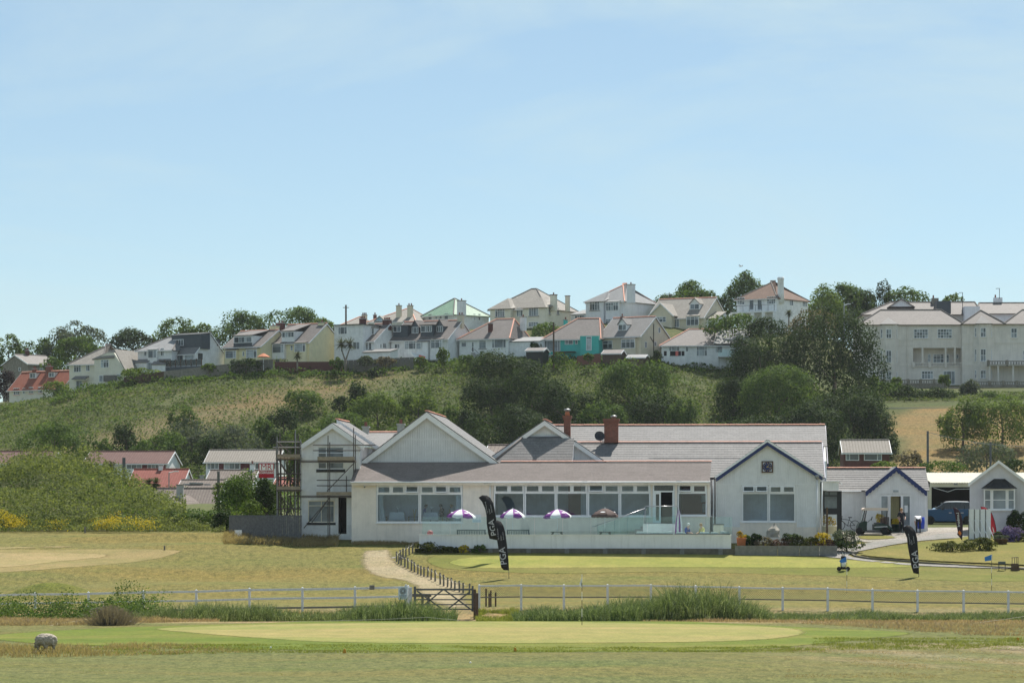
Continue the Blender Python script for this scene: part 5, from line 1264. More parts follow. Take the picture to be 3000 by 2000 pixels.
h.w(Z4(1480,400,1596,506),(.25,.5,.75),(.72,),sill='black_paint',v=-.7);f=h.f;a0,a1=f.u(1716,-.7),f.u(1768,-.7)
m=MB();m.box(a0,a1,-.69,.05,-4,h.ze);m.build('bay','lilac_render',h.root);zt=f.z(855,a0,1)
m=MB();m.slab([(a0-.3,-1.1,h.ze-.1),(a1+.3,-1.1,h.ze-.1),(a1-.9,1.8,zt)],.12);m.slab([(a1+.3,-1.1,h.ze-.1),(a1+.3,2,h.ze+.8),(a1-.9,3.4,zt),(a1-.9,1.8,zt)],.12);br_=m.build('bay_roof','slate_pale',h.root)
h.bay(Z4(1666,416,1810,510),(.2,.4,.6,.8),(.65,),.7,hood=True,yb=968);h.w(Z4(1664,602,1808,660),(.2,.4,.6,.8),(.6,),v=-.72);h.chim(*Z4(1920,208,1988,372),v=-.1,mat='lilac_render',pots=1)
h.leanto(*Z4(1262,545,1445,552),-.5,3.5,1.0,'lilac_render','slate_pale',960);h.w(Z4(1310,562,1420,600),(.25,.5,.75),v=-.5)
h=House('gabled_house','beige house with cross gable, dormer and white lean-to',1898,2062,2123,UD-3,28,975,926,874,'gu','beige_render','slate_lichen',UG,ridge='ridge_orange',depth=10)
f=h.f;vv=-1.4;a0,a1=f.u(1900,vv),f.u(1972,vv);am=(a0+a1) /2;zt=f.z(887,am,vv);ze_=f.z(922,a0,vv)
m=MB();m.prism([(a0+.3,vv,-4),(a1-.3,vv,-4),(a1-.3,vv,ze_),(am,vv,zt-.15),(a0+.3,vv,ze_)],(0,4,0));m.build('wing_wall','beige_render',h.root)
m=MB();m.slab([(a0-.2,vv-.2,ze_-.3),(am,vv-.2,zt),(am,5,zt),(a0-.2,5,ze_-.3)],.13);m.slab([(a1+.2,vv-.2,ze_-.3),(am,vv-.2,zt),(am,5,zt),(a1+.2,5,ze_-.3)],.13);m.build('wing_roof','slate_lichen',h.root)
barge(h.root,(a0-.2,ze_-.3),(am,zt),.25,vv-.26,.05,'white_paint');barge(h.root,(a1+.2,ze_-.3),(am+.002,zt),.25,vv-.262,.05,'white_paint')
h.w(Z5(280,580,398,642),(.33,.67),(.6,),v=vv);h.w(Z5(490,592,550,700),(.5,),(.75,),name='door');h.bay(Z5(632,578,772,680),(.33,.67),(.72,),.5);h.dormer(Z5(668,428,785,496),'gv',(.5,),rise=.9);h.leanto(*Z5(832,585,975,600),1.0,5,1.4,'white_render','slate_lichen',968)
h=House('white_villa','white villa with brown tiled hip roof, round chimney and long balcony',2158,2275,2367,UD-2,36,955,870,823,'hip','white_render','tile_plain',UG,hipin=(4.6,4.4))
h.w(Z5(1214,358,1300,440),(.33,.67),(.33,.67));h.w(Z5(1355,380,1406,502),pane='pane_mid',name='door');h.w(Z5(1446,376,1500,502),pane='pane_mid',name='door');h.w(Z5(1556,346,1655,430),(.25,.5,.75),(.33,.67));h.w(Z5(1815,366,1855,450),(.5,),plane='s');h.w(Z5(1962,386,2015,460),(.33,.67),(.33,.67),plane='s')
f=h.f;vv=-1.8;a0,a1=f.u(2140,vv),f.u(2268,vv);zd=f.z(909,a1,vv)
m=MB();m.box(a0,a1,vv,-.01,zd-.25,zd);m.build('balcony','white_render',h.root)
m=MB();m.tube((a0,vv+.05,zd+1.05),(a1,vv+.05,zd+1.05),.03)
for i in range(8):m.tube((a0+(a1-a0) *i/7,vv+.05,zd),(a0+(a1-a0) *i/7,vv+.05,zd+1.05),.03)
m.build('balcony_rail','dark_metal',h.root)
for i in range(5):m=MB();x=a0+(a1-a0) *i/4.0;m.box(x-.3,x+.3,vv+.02,vv+.5,-6,zd-.251);m.build('pier','white_render',h.root)
z1_,z0_=f.z(812,0,1.5),h.ze;m=MB();x=f.u(2288,1.5);m.lathe([(.62,z0_-1),(.55,z0_+1),(.52,z1_-.5),(.60,z1_-.4),(.58,z1_)],(x,1.4,0),14);m.build('chimney','white_render',h.root,True)
# ---------------------------------------------------------------- large hotel on the right
HD=492.0
HF=Frame(2520,HD,ZW(1114,HD),math.radians(1.5))
hot=HF.root('hotel','large cream three storey hotel with slate roofs above terraced gardens','hotel')
hu=HF.u
def hz(py,v=0.0):return HF.z(py,10,v)
zE=hz(951)
m=MB();wall_open(m,0,hu(2819),-6,zE,0,.4,[(hu(2675),hu(2818),hz(1072),hz(1019))]);m.build('wall','hotel_render',hot)
m=MB();m.box(hu(2675) -.1,hu(2818) +.1,2.2,2.5,hz(1075),hz(1017));m.build('recess_wall','hotel_render',hot)
m=MB();m.box(0,.4,.4,14,-6,zE);m.box(.4,hu(2819),13.6,14,-6,zE);m.build('wall','hotel_render',hot)
m=MB();m.box(hu(2675),hu(2818),.41,2.19,hz(1073.5),hz(1072) -.005);m.box(hu(2675),hu(2818),.41,2.19,hz(1019) +.005,hz(1017));m.build('balcony_floor','hotel_render',hot)
vr=-1.2;xe=hu(3130,vr)
m=MB();m.box(hu(2819,vr),xe,vr,14,-6,zE+.02);m.build('wall','hotel_render',hot)
def hbay(x0,x1,v,out):
 a0,a1=hu(x0,v),hu(x1,v);k=(a1-a0) *.26
 m=MB();m.prism([(a0,v,-6),(a0+k,v-out,-6),(a1-k,v-out,-6),(a1,v,-6)],(0,0,6+zE-.03));m.build('bay','hotel_render',hot)
hbay(2578,2634,0,.8);hbay(2850,2912,vr,.8)
def hwin(c,cols=(.5,),rows=(.5,),v=-.8,pane=None,name='window'):
 x0,y0,x1,y1=Z6(*c);a0,a1=hu(x0,v),hu(x1,v);k=R.randrange(7)
 window(hot,pmap('f',v),a0,a1,hz(y1,v),hz(y0,v),cols,rows,fr=.08,bar=.06,out=.05,panes=None if pane else PANES[k:] +PANES[:k],pane=pane or 'pane_dark',sill='hotel_render',name=name)
for (y0,y1) in ((642,748),(885,1028),(1128,1222)):
 hwin((768,y0,830,y1));hwin((1852,y0-15,1915,y1-12),v=vr-.8)
 for c in ((705,y0,728,y1),(868,y0,897,y1)):hwin(c,(),(.5,),v=-.42 if c[0] <720 else-.42)
 for c in ((1786,y0-15,1808,y1-12),(1962,y0-15,1984,y1-12)):hwin(c,(),(.5,),v=vr-.42)
for c in ((1086,642,1250,750),(1358,640,1526,748)):hwin(c,(.22,.41,.6,.78),(.33,.66),v=0)
hwin((2202,632,2272,744),v=vr);hwin((1175,1122,1310,1215),(.25,.5,.75),(.6,),v=0);hwin((2340,885,2420,1000),v=vr);hwin((582,1130,642,1215),v=0)
hwin((1425,1122,1560,1280),(.3,.68),(),v=0,name='door');hwin((1308,930,1432,1028),(.33,.67),(.4,.8),v=2.18);hwin((1246,930,1282,1028),(),(.5,),v=2.18,pane='pane_pale');hwin((1448,930,1492,1028),(),(.5,),v=2.18);hwin((1572,930,1602,980),(),(),v=2.18)
for px in (2700,2768,2795):m=MB();m.box(hu(px),hu(px) +.3,.02,.35,hz(1072),hz(1019));m.build('column','hotel_render',hot)
for y in (1010,1070,995):m=MB();m.box(-.05,hu(2674),-.08,-.004,hz(y) -.1,hz(y) +.06);m.build('string_course','hotel_render',hot)
for y in (1005,1070):m=MB();m.box(hu(2820,vr),xe,vr-.08,vr-.004,hz(y) -.1,hz(y) +.06);m.build('string_course','hotel_render',hot)
def balusters(root,px0,px1,y0,y1,v,step=.42,piers=4,mat='stone_wall',fz=None):
 fz=fz or hz
 a0,a1=hu(px0,v),hu(px1,v);z0,z1=fz(y1,v),fz(y0,v);H=z1-z0
 m=MB();m.box(a0,a1,v-.14,v+.14,z1-.14,z1);m.box(a0,a1,v-.12,v+.12,z0,z0+.12);m.build('balustrade_rail',mat,root)
 n=int((a1-a0) /step);me=None
 for i in range(n):
  if me is None:
   b=MB();b.lathe([(.07,.12),(.06,.2),(.11,H*.38),(.05,H*.65),(.08,H-.14)],(0,0,0),6);o=b.build('baluster',mat,root);me=o.data
  else:o=link(bpy.data.objects.new('baluster',me),root)
  o.location=(a0+(i+.5) *(a1-a0) /n,v,z0)
 for i in range(piers+1):
  x=a0+(a1-a0) *i/piers;m=MB();m.box(x-.2,x+.2,v-.2,v+.2,z0-.2,z1+.12);m.build('pier',mat,root)
balusters(hot,2676,2818,1062,1073,-.1,mat='hotel_render',piers=3)
m=MB();m.box(hu(2895,vr-2.5),xe,vr-2.5,vr-.01,hz(1073,vr),hz(1069,vr));m.build('balcony_floor','hotel_render',hot);balusters(hot,2895,3060,1057,1069,vr-2.4,piers=3)
for px in (2897,2922,2966,3010):m=MB();m.box(hu(px,vr-2.3),hu(px,vr-2.3) +.25,vr-2.4,vr-2.1,-1,hz(1073,vr) -.01);m.build('column','hotel_render',hot)
def roof_hip(x0,x1,v0,v1,ze,zr,hl,hr,mat,name='roof',ridge='ridge_grey'):
 d=v1-v0;o=.4;A,B,C_,D_=(x0-o,v0-o,ze),(x1+o,v0-o,ze),(x1+o,v1+o,ze),(x0-o,v1+o,ze);Rl,Rr=(x0+hl,v0+d/2,zr),(x1-hr,v0+d/2,zr)
 m=MB();m.slab([A,B,Rr,Rl],.15);m.slab([B,C_,Rr],.15);m.slab([C_,D_,Rl,Rr],.15);m.slab([D_,A,Rl],.15);r_=m.build(name,mat,hot)
 m=MB()
 for a,b in ((Rl,Rr),(A,Rl),(B,Rr)):m.tube(Vector(a) +Vector((0,0,.03)),Vector(b) +Vector((0,0,.03)),.12,6)
 m.build('ridge',ridge,r_);return r_
roof_hip(0,hu(2819),0,8,zE,hz(908,4),3.7,3.0,'slate_brown')
roof_hip(hu(2530,8),hu(2875,8),8.5,17,hz(922,9),hz(884.5,12),5,.5,'slate_brown')
m=MB();m.box(hu(2530,8),hu(2875,8),8.6,17,0,hz(922,9) -.02);m.build('wall','hotel_render',hot)
roof_hip(hu(2822,vr),hu(2938,vr),vr-.2,vr+6,zE+.02,hz(910,2),3.2,3.2,'slate_brown')
roof_hip(hu(2946,vr),xe,vr,vr+7,zE+.02,hz(908,2),3.2,2,'slate_brown');roof_hip(hu(2868,8),xe,8,16,hz(920,9),hz(888,12),.5,.5,'slate_brown')
m=MB();m.box(hu(2868,8),xe,8.2,16,0,hz(920,9) -.02);m.build('wall','lilac_render',hot)
for (xa,x0,x1,ya,v) in ((2606,2578,2632,930,-1.2),(2881,2858,2908,924,vr-1.2)):
 m=MB();m.slab([(hu(x0,v),v,zE+.05),(hu(x1,v),v,zE+.05),(hu(xa,v),v+2.4,hz(ya,v+2.4))],.1);m.build('bay_roof','slate_grey',hot)
x0,x1=hu(2604,9.5),hu(2678,9.5);m=MB();m.prism([(x0,9.6,hz(897,9)),(x1,9.6,hz(897,9)),((x0+x1) /2,9.6,hz(876,9))],(0,3.5,0));m.build('gablet','lilac_render',hot)
m=MB();m.slab([(x0-.2,9.3,hz(897,9) -.1),((x0+x1) /2,9.3,hz(875,9) +.1),((x0+x1) /2,14,hz(875,9) +.1),(x0-.2,14,hz(897,9) -.1)],.15);m.slab([(x1+.2,9.3,hz(897,9) -.1),((x0+x1) /2,9.3,hz(875,9) +.1),((x0+x1) /2,14,hz(875,9) +.1),(x1+.2,14,hz(897,9) -.1)],.15);m.build('gablet_roof','slate_brown',hot)
m=MB();m.box(hu(2744,7.5),hu(2786,7.5),7.5,11,hz(918,7),hz(881,7));m.build('dormer','dark_zinc',hot);m=MB();m.box(hu(2826,6.5),hu(2871,6.5),6.5,10,hz(945,6),hz(897,6));m.build('dormer','lilac_render',hot)
for (x0,x1,y0,y1) in ((2912,2937,872,890),(2730,2750,873,886)):m=MB();m.box(hu(x0,12),hu(x1,12),12,13,hz(y1,12) -1,hz(y0,12));c=m.build('chimney','lilac_render' if x0>2800 else 'stone_wall',hot);m=MB();[m.lathe([(.14,hz(y0,12)),(.12,hz(y0,12) +.5)],(hu(x0,12) +.3+.55*k,12.5,0),8) for k in range(1)];m.build('chimney_pot','pot_red',c)
for (px,y0,y1) in ((2820,857,915),(2928,845,875)):
 m=MB();x=hu(px,9);m.tube((x,9,hz(y1,9)),(x,9,hz(y0,9)),.05);m.tube((x,9,hz(y0,9)),(x-.6,9,hz(y0+1,9)),.04);[m.tube((x-.15*k,8.7,hz(y0,9)),(x-.15*k,9.3,hz(y0,9)),.02) for k in range(4)];m.build('aerial','dark_metal',hot)
for px in (2658,2819.5):m=MB();m.tube((hu(px),-.12,zE),(hu(px),-.12,-1),.07);m.build('drainpipe','hotel_render',hot)
for (a,b,y0,y1,lab) in ((2584,2774,1112,1124,'stone balustrade of the hotel terrace, ending at the garden steps'),(2858,3060,1117,1129,'stone balustrade of the hotel terrace on the far side of the garden steps')):
 t=HF.root('garden_balustrade',lab,'balustrade','hotel terrace balustrades');balusters(t,a,b,y0,y1,-7.5,.38,5)
 m=MB();m.box(hu(a,-7.5),hu(b,-7.5),-7.7,-7.1,hz(1160,-7.5),hz(y1,-7.5) -.002);m.build('retaining_wall','stone_wall',t)
t=HF.root('garden_steps','dark stone garden steps climbing to the hotel door','steps')
for i in range(12):m=MB();v=-15+i*.6;m.box(hu(2780,v),hu(2826,v),v,-7,hz(1178,-15),hz(1176-4.0*i,v));m.build('step','stone_wall',t)
t=thing('garden_wall','low tan topped retaining wall at the top of the golden field','wall',P(2575,1209,456.5),0)
m=MB();m.box(0,XW(2772,456) -XW(2575,456),0,.8,-1.5,.65);m.build('wall_face','stone_wall',t);m=MB();m.box(-.1,XW(2772,456) -XW(2575,456) +.1,-.1,.9,.652,.8);m.build('coping','beige_render',t)
# ---------------------------------------------------------------- bungalows in the village below the hill
VG='village bungalows below the hill'
def strip(h,y0,y1,spec,v=0.0):
 for s_ in spec:
  if s_[0] =='w':h.w(ZCC(s_[1],y0,s_[2],y1),s_[3] if len(s_) >3 else (.33,.67),(),v=v)
  else:a=ZCC(s_[1],y0,s_[2],y1);h.box('wall_panel',a[0],a[1],a[2],a[3],v-.03,v+.05,'dark_red_panel')
House('village_bungalow','rust tiled roof showing over the left end of the overgrown bank',-60,146,157,385,5,1400,1354,1322,'gu','white_render','tile_rust',VG,cat='bungalow',ridge='tile_rust',depth=8)
h=House('village_bungalow','rust roofed bungalow with white gable behind the overgrown bank',246,489,510,385,6,1400,1354,1322,'gu','white_render','tile_rust',VG,cat='bungalow',ridge='tile_rust',depth=8)
ZCC=ZB;strip(h,272,335,(('w',1320,1480),('p',1484,1538),('w',1540,1662),('p',1664,1730)))
h=House('village_bungalow','brown tiled bungalow with dark red panels between wide windows',603,812,824,385,4,1400,1350,1318,'gu','white_render','tile_stone',VG,cat='bungalow',ridge='tile_stone',depth=8)
ZCC=ZC;strip(h,598,682,(('w',25,160),('p',163,218),('w',220,405),('p',408,522),('w',524,705),('p',708,762),('w',764,830)))
h=House('village_bungalow','scarlet tiled bungalow with white gable and lamp post before it',372,527,547,365,6,1500,1432,1374,'gu','white_render','tile_scarlet',VG,cat='bungalow',ridge='tile_scarlet',depth=9)
h.chim(*ZB(1660,290,1700,338),v=4.5,mat='white_render',pots=0)
h=House('village_bungalow','brown tiled bungalow under the dark red panelled one',600,735,760,362,5,1500,1418,1377,'gu','white_render','tile_brown',VG,cat='bungalow',ridge='tile_brown',depth=9);h.chim(*ZB(2090,395,2128,455),v=4.0,mat='concrete',pots=0);h.chim(733,1358,746,1378,v=4.5,mat='white_render',pots=1)
h=House('village_bungalow','red tiled roof seen through the scaffolding',800,885,900,366,4,1500,1423,1398,'gu','white_render','tile_scarlet',VG,cat='bungalow',ridge='tile_scarlet',depth=8)
h=House('village_bungalow','brown roofed bungalow with a row of squat chimneys',516,640,658,350,5,1520,1440,1405,'gu','white_render','tile_brown',VG,cat='bungalow',ridge='tile_brown',depth=8)
for c in ((1920,485,1980,560),(1985,472,2050,545),(2058,475,2118,540),(2140,488,2198,535)):h.chim(*ZB(*c),v=2.6,mat='stone_wall',pots=0)
h=House('village_bungalow','nearest village bungalow with brown roof and white front gable',429,630,645,330,4,1520,1490,1430,'gu','white_render','tile_brown',VG,cat='bungalow',ridge='tile_brown',depth=9)
f=h.f;vv=-2.2;a0,a1=f.u(448,vv),f.u(548,vv);am=f.u(481,vv);zt=f.z(1449,am,vv);zl,zr_=f.z(1470,a0,vv),f.z(1490,a1,vv)
m=MB();m.prism([(a0,vv,-3),(a1,vv,-3),(a1,vv,zr_),(am,vv,zt-.12),(a0,vv,zl)],(0,4,0));m.build('wing_wall','white_render',h.root);m=MB();m.slab([(a0-.2,vv-.2,zl-.1),(am,vv-.2,zt),(am,3.5,zt),(a0-.2,3.5,zl-.1)],.12);m.slab([(a1+.3,vv-.2,zr_-.1),(am,vv-.2,zt),(am+2,3.5,zt),(a1+2.4,3.5,zr_+.3)],.12);m.build('wing_roof','tile_brown',h.root)
barge(h.root,(a0-.2,zl-.1),(am,zt),.3,vv-.26,.05,'white_paint');barge(h.root,(a1+.3,zr_-.1),(am+.002,zt),.3,vv-.262,.05,'white_paint');h.chim(*ZB(1846,492,1915,628),v=-.3,mat='concrete',pots=0,cap='stone_wall')
h=House('village_bungalow','dark brick bungalow with pale tiled roof below the golden field',2472,2606,2614,330,3,1372,1322,1289,'gu','brick_dark','tile_stone',VG,cat='bungalow',ridge='tile_stone',depth=7)
h.w(ZR(290,240,436,330),(.3,),());h.w(ZR(490,236,685,330),(.75,),())
h=House('slate_cottage','grey slate roof with two chimneys between the clubhouse gables',1065,1170,1195,235,6,1420,1300,1266,'gu','white_render','slate_grey',None,ridge='ridge_orange',depth=7)
h.chim(*ZC(1815,190,1884,285),v=3.2,mat='concrete',pots=1);h.chim(*ZC(2215,160,2290,240),v=3.2,mat='concrete',pots=1)
h=House('low_slate_house','brown roof showing between the two large clubhouse gables',1425,1500,1520,240,5,1420,1335,1304,'gu','white_render','tile_brown',None,ridge='tile_brown',depth=7)
# ---------------------------------------------------------------- pro shop, garage and the white building beside the yard
PS=Frame(2537,210,4.0,math.radians(2))
shop=PS.root('pro_shop','white boarded pro shop with scalloped navy gable','building')
pu=PS.u
def pz(py,v=0.0):return PS.z(py,2,v)
def ppt(px,py,v):return (pu(px,v),v,pz(py,v))
ap,lb,rb=ppt(2625,1368,0),ppt(2535,1441,0),ppt(2715,1441,0)
g0,g1=pu(2538),pu(2713)
do=(pu(2580),pu(2668),pz(1538),pz(1450))
m=MB();wall_open(m,g0,g1,-.6,pz(1446),.012,.2,[do]);m.prism([(g0,.012,pz(1446)),(g1,.012,pz(1446)),(g1,.012,rb[2] -.15),(ap[0],.012,ap[2] -.15),(g0,.012,lb[2] -.15)],(0,.2,0));m.build('gable_wall','white_render',shop)
fnp=gable_fn(ap,lb,rb,.12,pz(1446))
m=boards_wall(MB(),fnp,g0,g1,-.018,.13,.016);m.build('gable_boards','cladding_white',shop)
for (a,b) in ((g0,do[0] -.02),(do[1] +.02,g1)):m=boards_wall(MB(),lambda u:(-.25,pz(1446) -.01),a,b,-.018,.13,.016);m.build('wall_boards','cladding_white',shop)
for (e,sgn) in ((lb,1),(rb,-1)):
 n=44;top,bot=[],[]
 for i in range(n+1):
  t=i/n;x=e[0] +(ap[0] -e[0]) *t;z=e[2] +(ap[2] -e[2]) *t
  top.append((x,-.28-.001*sgn,z+.04));bot.append((x,-.28-.001*sgn,z-.26-.075*abs(math.sin(t*math.pi*9))))
 m=MB()
 for i in range(n):m.prism([bot[i],bot[i+1],top[i+1],top[i]],(0,.05,0))
 m.build('barge_board','navy_paint',shop)
zr_,ze_=pz(1371,3.2),pz(1436,.9);ul,ur=pu(2412,1),pu(2722,1)
m=MB();courses(m,(ul,.7,ze_),(ur,.7,ze_),(ur,3.4,zr_),(ul,3.4,zr_),10,.02);m.build('roof','slate_club',shop);m=MB();m.slab([(ul,3.4,zr_),(ur,3.4,zr_),(ur,6.5,ze_),(ul,6.5,ze_)],.08);m.build('roof','slate_club',shop)
ridge_tiles(shop,(ul,3.4,zr_+.03),(ur,3.4,zr_+.03),17)
m=MB()
for e in (lb,rb):m.slab([(e[0],-.26,e[2] +.05),(ap[0],-.26,ap[2] +.05),(ap[0],3.3,ap[2] +.05),(e[0],1.2,e[2] +.05)],.07)
m.build('gable_roof','slate_club',shop)
m=MB();m.box(ul+.1,g0-.005,1.0,6.3,-.6,ze_+.05);m.box(g0,ur-.1,.9,6.3,-.6,ze_+.05);m.build('wall','white_render',shop);m=boards_wall(MB(),lambda u:(-.3,ze_-.05),ul+.12,g0-.02,.96,.13,.016);m.build('wall_boards','cladding_white',shop)
m=MB();m.tube((ul,.62,ze_-.05),(g0-.3,.62,ze_-.05),.05);m.build('gutter','white_paint',shop)
mp_=pmap('f',.0);xs=[do[0],pu(2602),pu(2609),pu(2640),pu(2645),do[1]]
m=MB()
for x0,x1 in ((xs[0],xs[0] +.06),(xs[1] -.03,xs[1] +.04),(xs[3] -.02,xs[4] +.03),(xs[5] -.06,xs[5])):m.box(x0,x1,.02,.14,do[2],do[3])
m.box(xs[0] +.06,xs[5] -.06,.021,.139,do[3] -.07,do[3]);dfr=m.build('door_frame','white_paint',shop)
for a,b,mt,y in ((xs[0],xs[1],'pane_pale',.08),(xs[4],xs[5],'pane_mid',.08)):m=MB();m.box(a+.03,b-.02,y,y+.01,do[2],do[3] -.03);m.build('pane',mt,dfr)
m=MB();m.box(xs[4] +.12,xs[5] -.2,.065,.078,do[2] +.9,do[2] +1.4);m.build('notice','white_lettering',dfr)
for i in range(9):
 x=xs[1] +.08+i*.085;m=MB();m.box(x,x+.07,.5+.02*(i % 2),.51+.02*(i % 2),do[2] +.45,do[3] -.05);m.build('blind_slat','blind_yellow',shop)
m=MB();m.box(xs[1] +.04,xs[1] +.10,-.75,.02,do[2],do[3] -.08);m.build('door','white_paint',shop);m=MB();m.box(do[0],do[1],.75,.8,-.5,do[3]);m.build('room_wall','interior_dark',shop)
m=MB();m.box(pu(2617),pu(2632),-.08,-.02,pz(1441),pz(1435));m.build('sign_lamp','pane_pale',shop)
m=MB();m.box(g1-.06,g1+.03,-.03,0,-.3,pz(1440));m.build('corner_trim','white_paint',shop)
GF=Frame(2724,231,4.7,math.radians(1));gar=GF.root('garage','open garage with cream corrugated roof beside the pro shop','garage')
gu=GF.u
def gz(py,v=0.0):return GF.z(py,3,v)
x0,x1=0.0,gu(3080);n=150;vs=[]
for i in range(n+1):
 for (v,py) in ((-.3,1413),(8,1384)):
  x=x0+(x1-x0) *i/n;vs.append((x,v,gz(py,v) +.035*math.cos(i*math.pi)))
vs += [(a,b,c-.03) for a,b,c in vs];k=2*(n+1)
fs=[(2*i,2*i+2,2*i+3,2*i+1) for i in range(n)] +[(k+2*i,k+2*i+1,k+2*i+3,k+2*i+2) for i in range(n)] +[(2*i,k+2*i,k+2*i+2,2*i+2) for i in range(n)]
mesh_obj('corrugated_roof',vs,fs,'corrugated_cream',gar)
m=MB();m.box(x0+.02,gu(2842),.05,.25,gz(1426),gz(1414) -.03);m.build('lintel','cream_render',gar);m=MB();m.box(x0-.1,gu(2729),.0,.3,-1,gz(1426) -.002);m.build('post','beige_render',gar)
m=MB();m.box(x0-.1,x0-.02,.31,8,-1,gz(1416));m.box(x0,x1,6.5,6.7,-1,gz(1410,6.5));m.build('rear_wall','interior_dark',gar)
m=MB();m.path([(.3,.1,gz(1428)),(1.4,.1,gz(1440)),(2.0,.1,gz(1432)),(3.4,.1,gz(1431)),(4.2,.1,gz(1427))],.02);m.build('cable','white_paint',gar);m=MB();m.box(gu(2795),gu(2805),-.1,.04,gz(1420),gz(1413) -.05);m.build('floodlight','galvanised',gar)
m=MB();m.box(-.2,gu(2860,-3),-4.2,-4.0,gz(1551,-4),gz(1541,-4));m.build('kerb_beam','sleeper_dark',gar)
m=MB();m.box(-.2,gu(2860,-3),-4.0,6.5,-1,-.13);m.build('floor_slab','concrete',gar)
WF=Frame(2842,207,4.05,math.radians(8.5));wb_=WF.root('white_lodge','white gabled building with black ribbed awning over its bay window','building')
wu=WF.u
def wz(py,v=0.0):return WF.z(py,2,v)
a0,a1,am=0.0,wu(3012),wu(2926);zt,ze_=wz(1350),wz(1414)
m=MB();m.prism([(a0,0,-1),(a1,0,-1),(a1,0,ze_),(am,0,zt-.1),(a0,0,ze_)],(0,7,0));m.build('wall','lodge_render',wb_)
m=MB()
for e in (a0-.15,a1+.15):m.slab([(e,-.2,ze_-.05),(am,-.2,zt+.05),(am,7.2,zt+.05),(e,7.2,ze_-.05)],.1)
m.build('roof','corrugated_cream',wb_)
for e,q in ((a0-.13,am-.001),(a1+.13,am+.001)):barge(wb_,(e,ze_-.06),(q,zt+.04),.2,-.26-(.002 if e>am else 0),.05,'white_paint')
w0,w1=wu(2880,-.5),wu(2976,-.5);z0,z1=wz(1493,-.5),wz(1432,-.5)
m=MB();m.prism([(w0+.2,0,-1),(w0+.2,-.5,-1),(w1-.2,-.5,-1),(w1-.2,0,-1)],(0,0,z0+1));m.build('bay','lodge_render',wb_)
window(wb_,pmap('f',-.5),w0+.05,w1-.05,z0,z1,(.22,.29,.71,.78),(.48,),fr=.09,bar=.06,panes=['pane_net','pane_net','white_paint','white_paint','pane_net','pane_net','white_paint','white_paint','pane_net','pane_net'],sill='white_paint')
t0,t1=wu(2912,0),wu(2944,0);q0,q1=wu(2874,-.8),wu(2981,-.8);zt2,zb2=wz(1402),wz(1430,-.8);n=36
vs=[]
for i in range(n+1):
 t=i/n;d=.02*(i % 2);vs += [(t0+(t1-t0) *t,-.12-d,zt2),(q0+(q1-q0) *t,-.85-d+(.55*max(0,abs(t-.5) -.34) /.16),zb2)]
fs=[(2*i,2*i+1,2*i+3,2*i+2) for i in range(n)]
mesh_obj('awning',vs,fs,'black_paint',wb_)
# ---------------------------------------------------------------- the house under repair, with its scaffold
SF=Frame(883,202.3,3.5,math.radians(3.9));sh=SF.root('scaffolded_house','narrow white gabled house under repair beside the clubhouse','house')
su=SF.u
def sz(py,v=0.0):return SF.z(py,2,v)
def sp(px,py,v):return Vector((su(px,v),v,sz(py,v)))
a0,a1=0.0,su(1055);ap=sp(975,1240,0);lb=sp(882,1303,0);rb=Vector((2*ap.x-lb.x,0,lb.z))
dr=(su(991),su(1015),sz(1563),sz(1456));wa=(su(930),su(1008),sz(1374),sz(1308));wc=(su(902),su(980),sz(1530),sz(1465))
m=MB();wall_open(m,a0,a1,-.5,sz(1308),0,.25,[dr,wa,wc]);m.prism([(a0,0,sz(1308)),(a1,0,sz(1308)),(rb.x,0,rb.z-.1),(ap.x,0,ap.z-.1),(lb.x,0,lb.z-.1)],(0,.25,0));m.build('wall','white_render',sh)
m=MB()
zc=sz(1306);i=0
while zc<ap.z-.25:
 t=(zc-lb.z) /(ap.z-lb.z);t=max(0,t);x0_,x1_=lb.x+(ap.x-lb.x) *t+.25,rb.x+(ap.x-rb.x) *t-.25
 if x1_>x0_:
  b=MB();b.box(x0_,x1_,-.035,-.004,zc,zc+.14);b.build('gable_plank','cladding_white',sh)
 zc += .15
for e,q in ((lb,-.001),(rb,.001)):barge(sh,(e.x,e.z),(ap.x+q,ap.z),.36,-.3+q,.06,'white_paint')
m=MB()
for e in (lb,rb):courses(m,(e.x,-.28,e.z+.02),(e.x,9,e.z+.02),(ap.x,9,ap.z+.05),(ap.x,-.28,ap.z+.05),12)
m.build('roof','slate_club',sh);a2=sp(984,1228,4);m=MB();courses(m,(rb.x+.6,4.5,lb.z-.1),(rb.x+.6,11,lb.z-.1),(a2.x,11,a2.z),(a2.x,4.5,a2.z),13);m.build('rear_roof','slate_club',sh);ridge_tiles(sh,(a2.x,4.5,a2.z+.03),(a2.x,11,a2.z+.03),16)
barge(sh,(rb.x+.6,lb.z-.1),(a2.x,a2.z),.34,4.4,.06,'white_paint');m=MB();m.box(.02,a1+.3,4.5,11,-.5,lb.z-.15);m.box(0,.25,.251,4.5,-.5,lb.z-.1);m.box(a1-.25,a1,.251,4.5,-.5,rb.z-.1);m.build('wall','white_render',sh)
mp_=pmap('f',.1);window(sh,mp_,wa[0],wa[1],wa[2],wa[3],(.33,.40),(.30,.72),pane='pane_mid',sill='black_paint',sill_h=.2,panes=['pane_dark','pane_dark','pane_mid','pane_mid','pane_mid','pane_mid','pane_mid','pane_mid','pane_mid']);window(sh,mp_,wc[0],wc[1],wc[2],wc[3],(.5,),(.76,),pane='pane_mid',sill='black_paint',sill_h=.16,frame='cream_render')
m=MB();m.box(dr[0] -.02,dr[1] +.02,1.2,1.25,-.4,dr[3] +.02);m.build('doorway','interior_dark',sh);m=MB();m.box(su(1016),su(1032),-.05,-.004,sz(1537),sz(1456));m.build('downpipe_box','white_paint',sh)
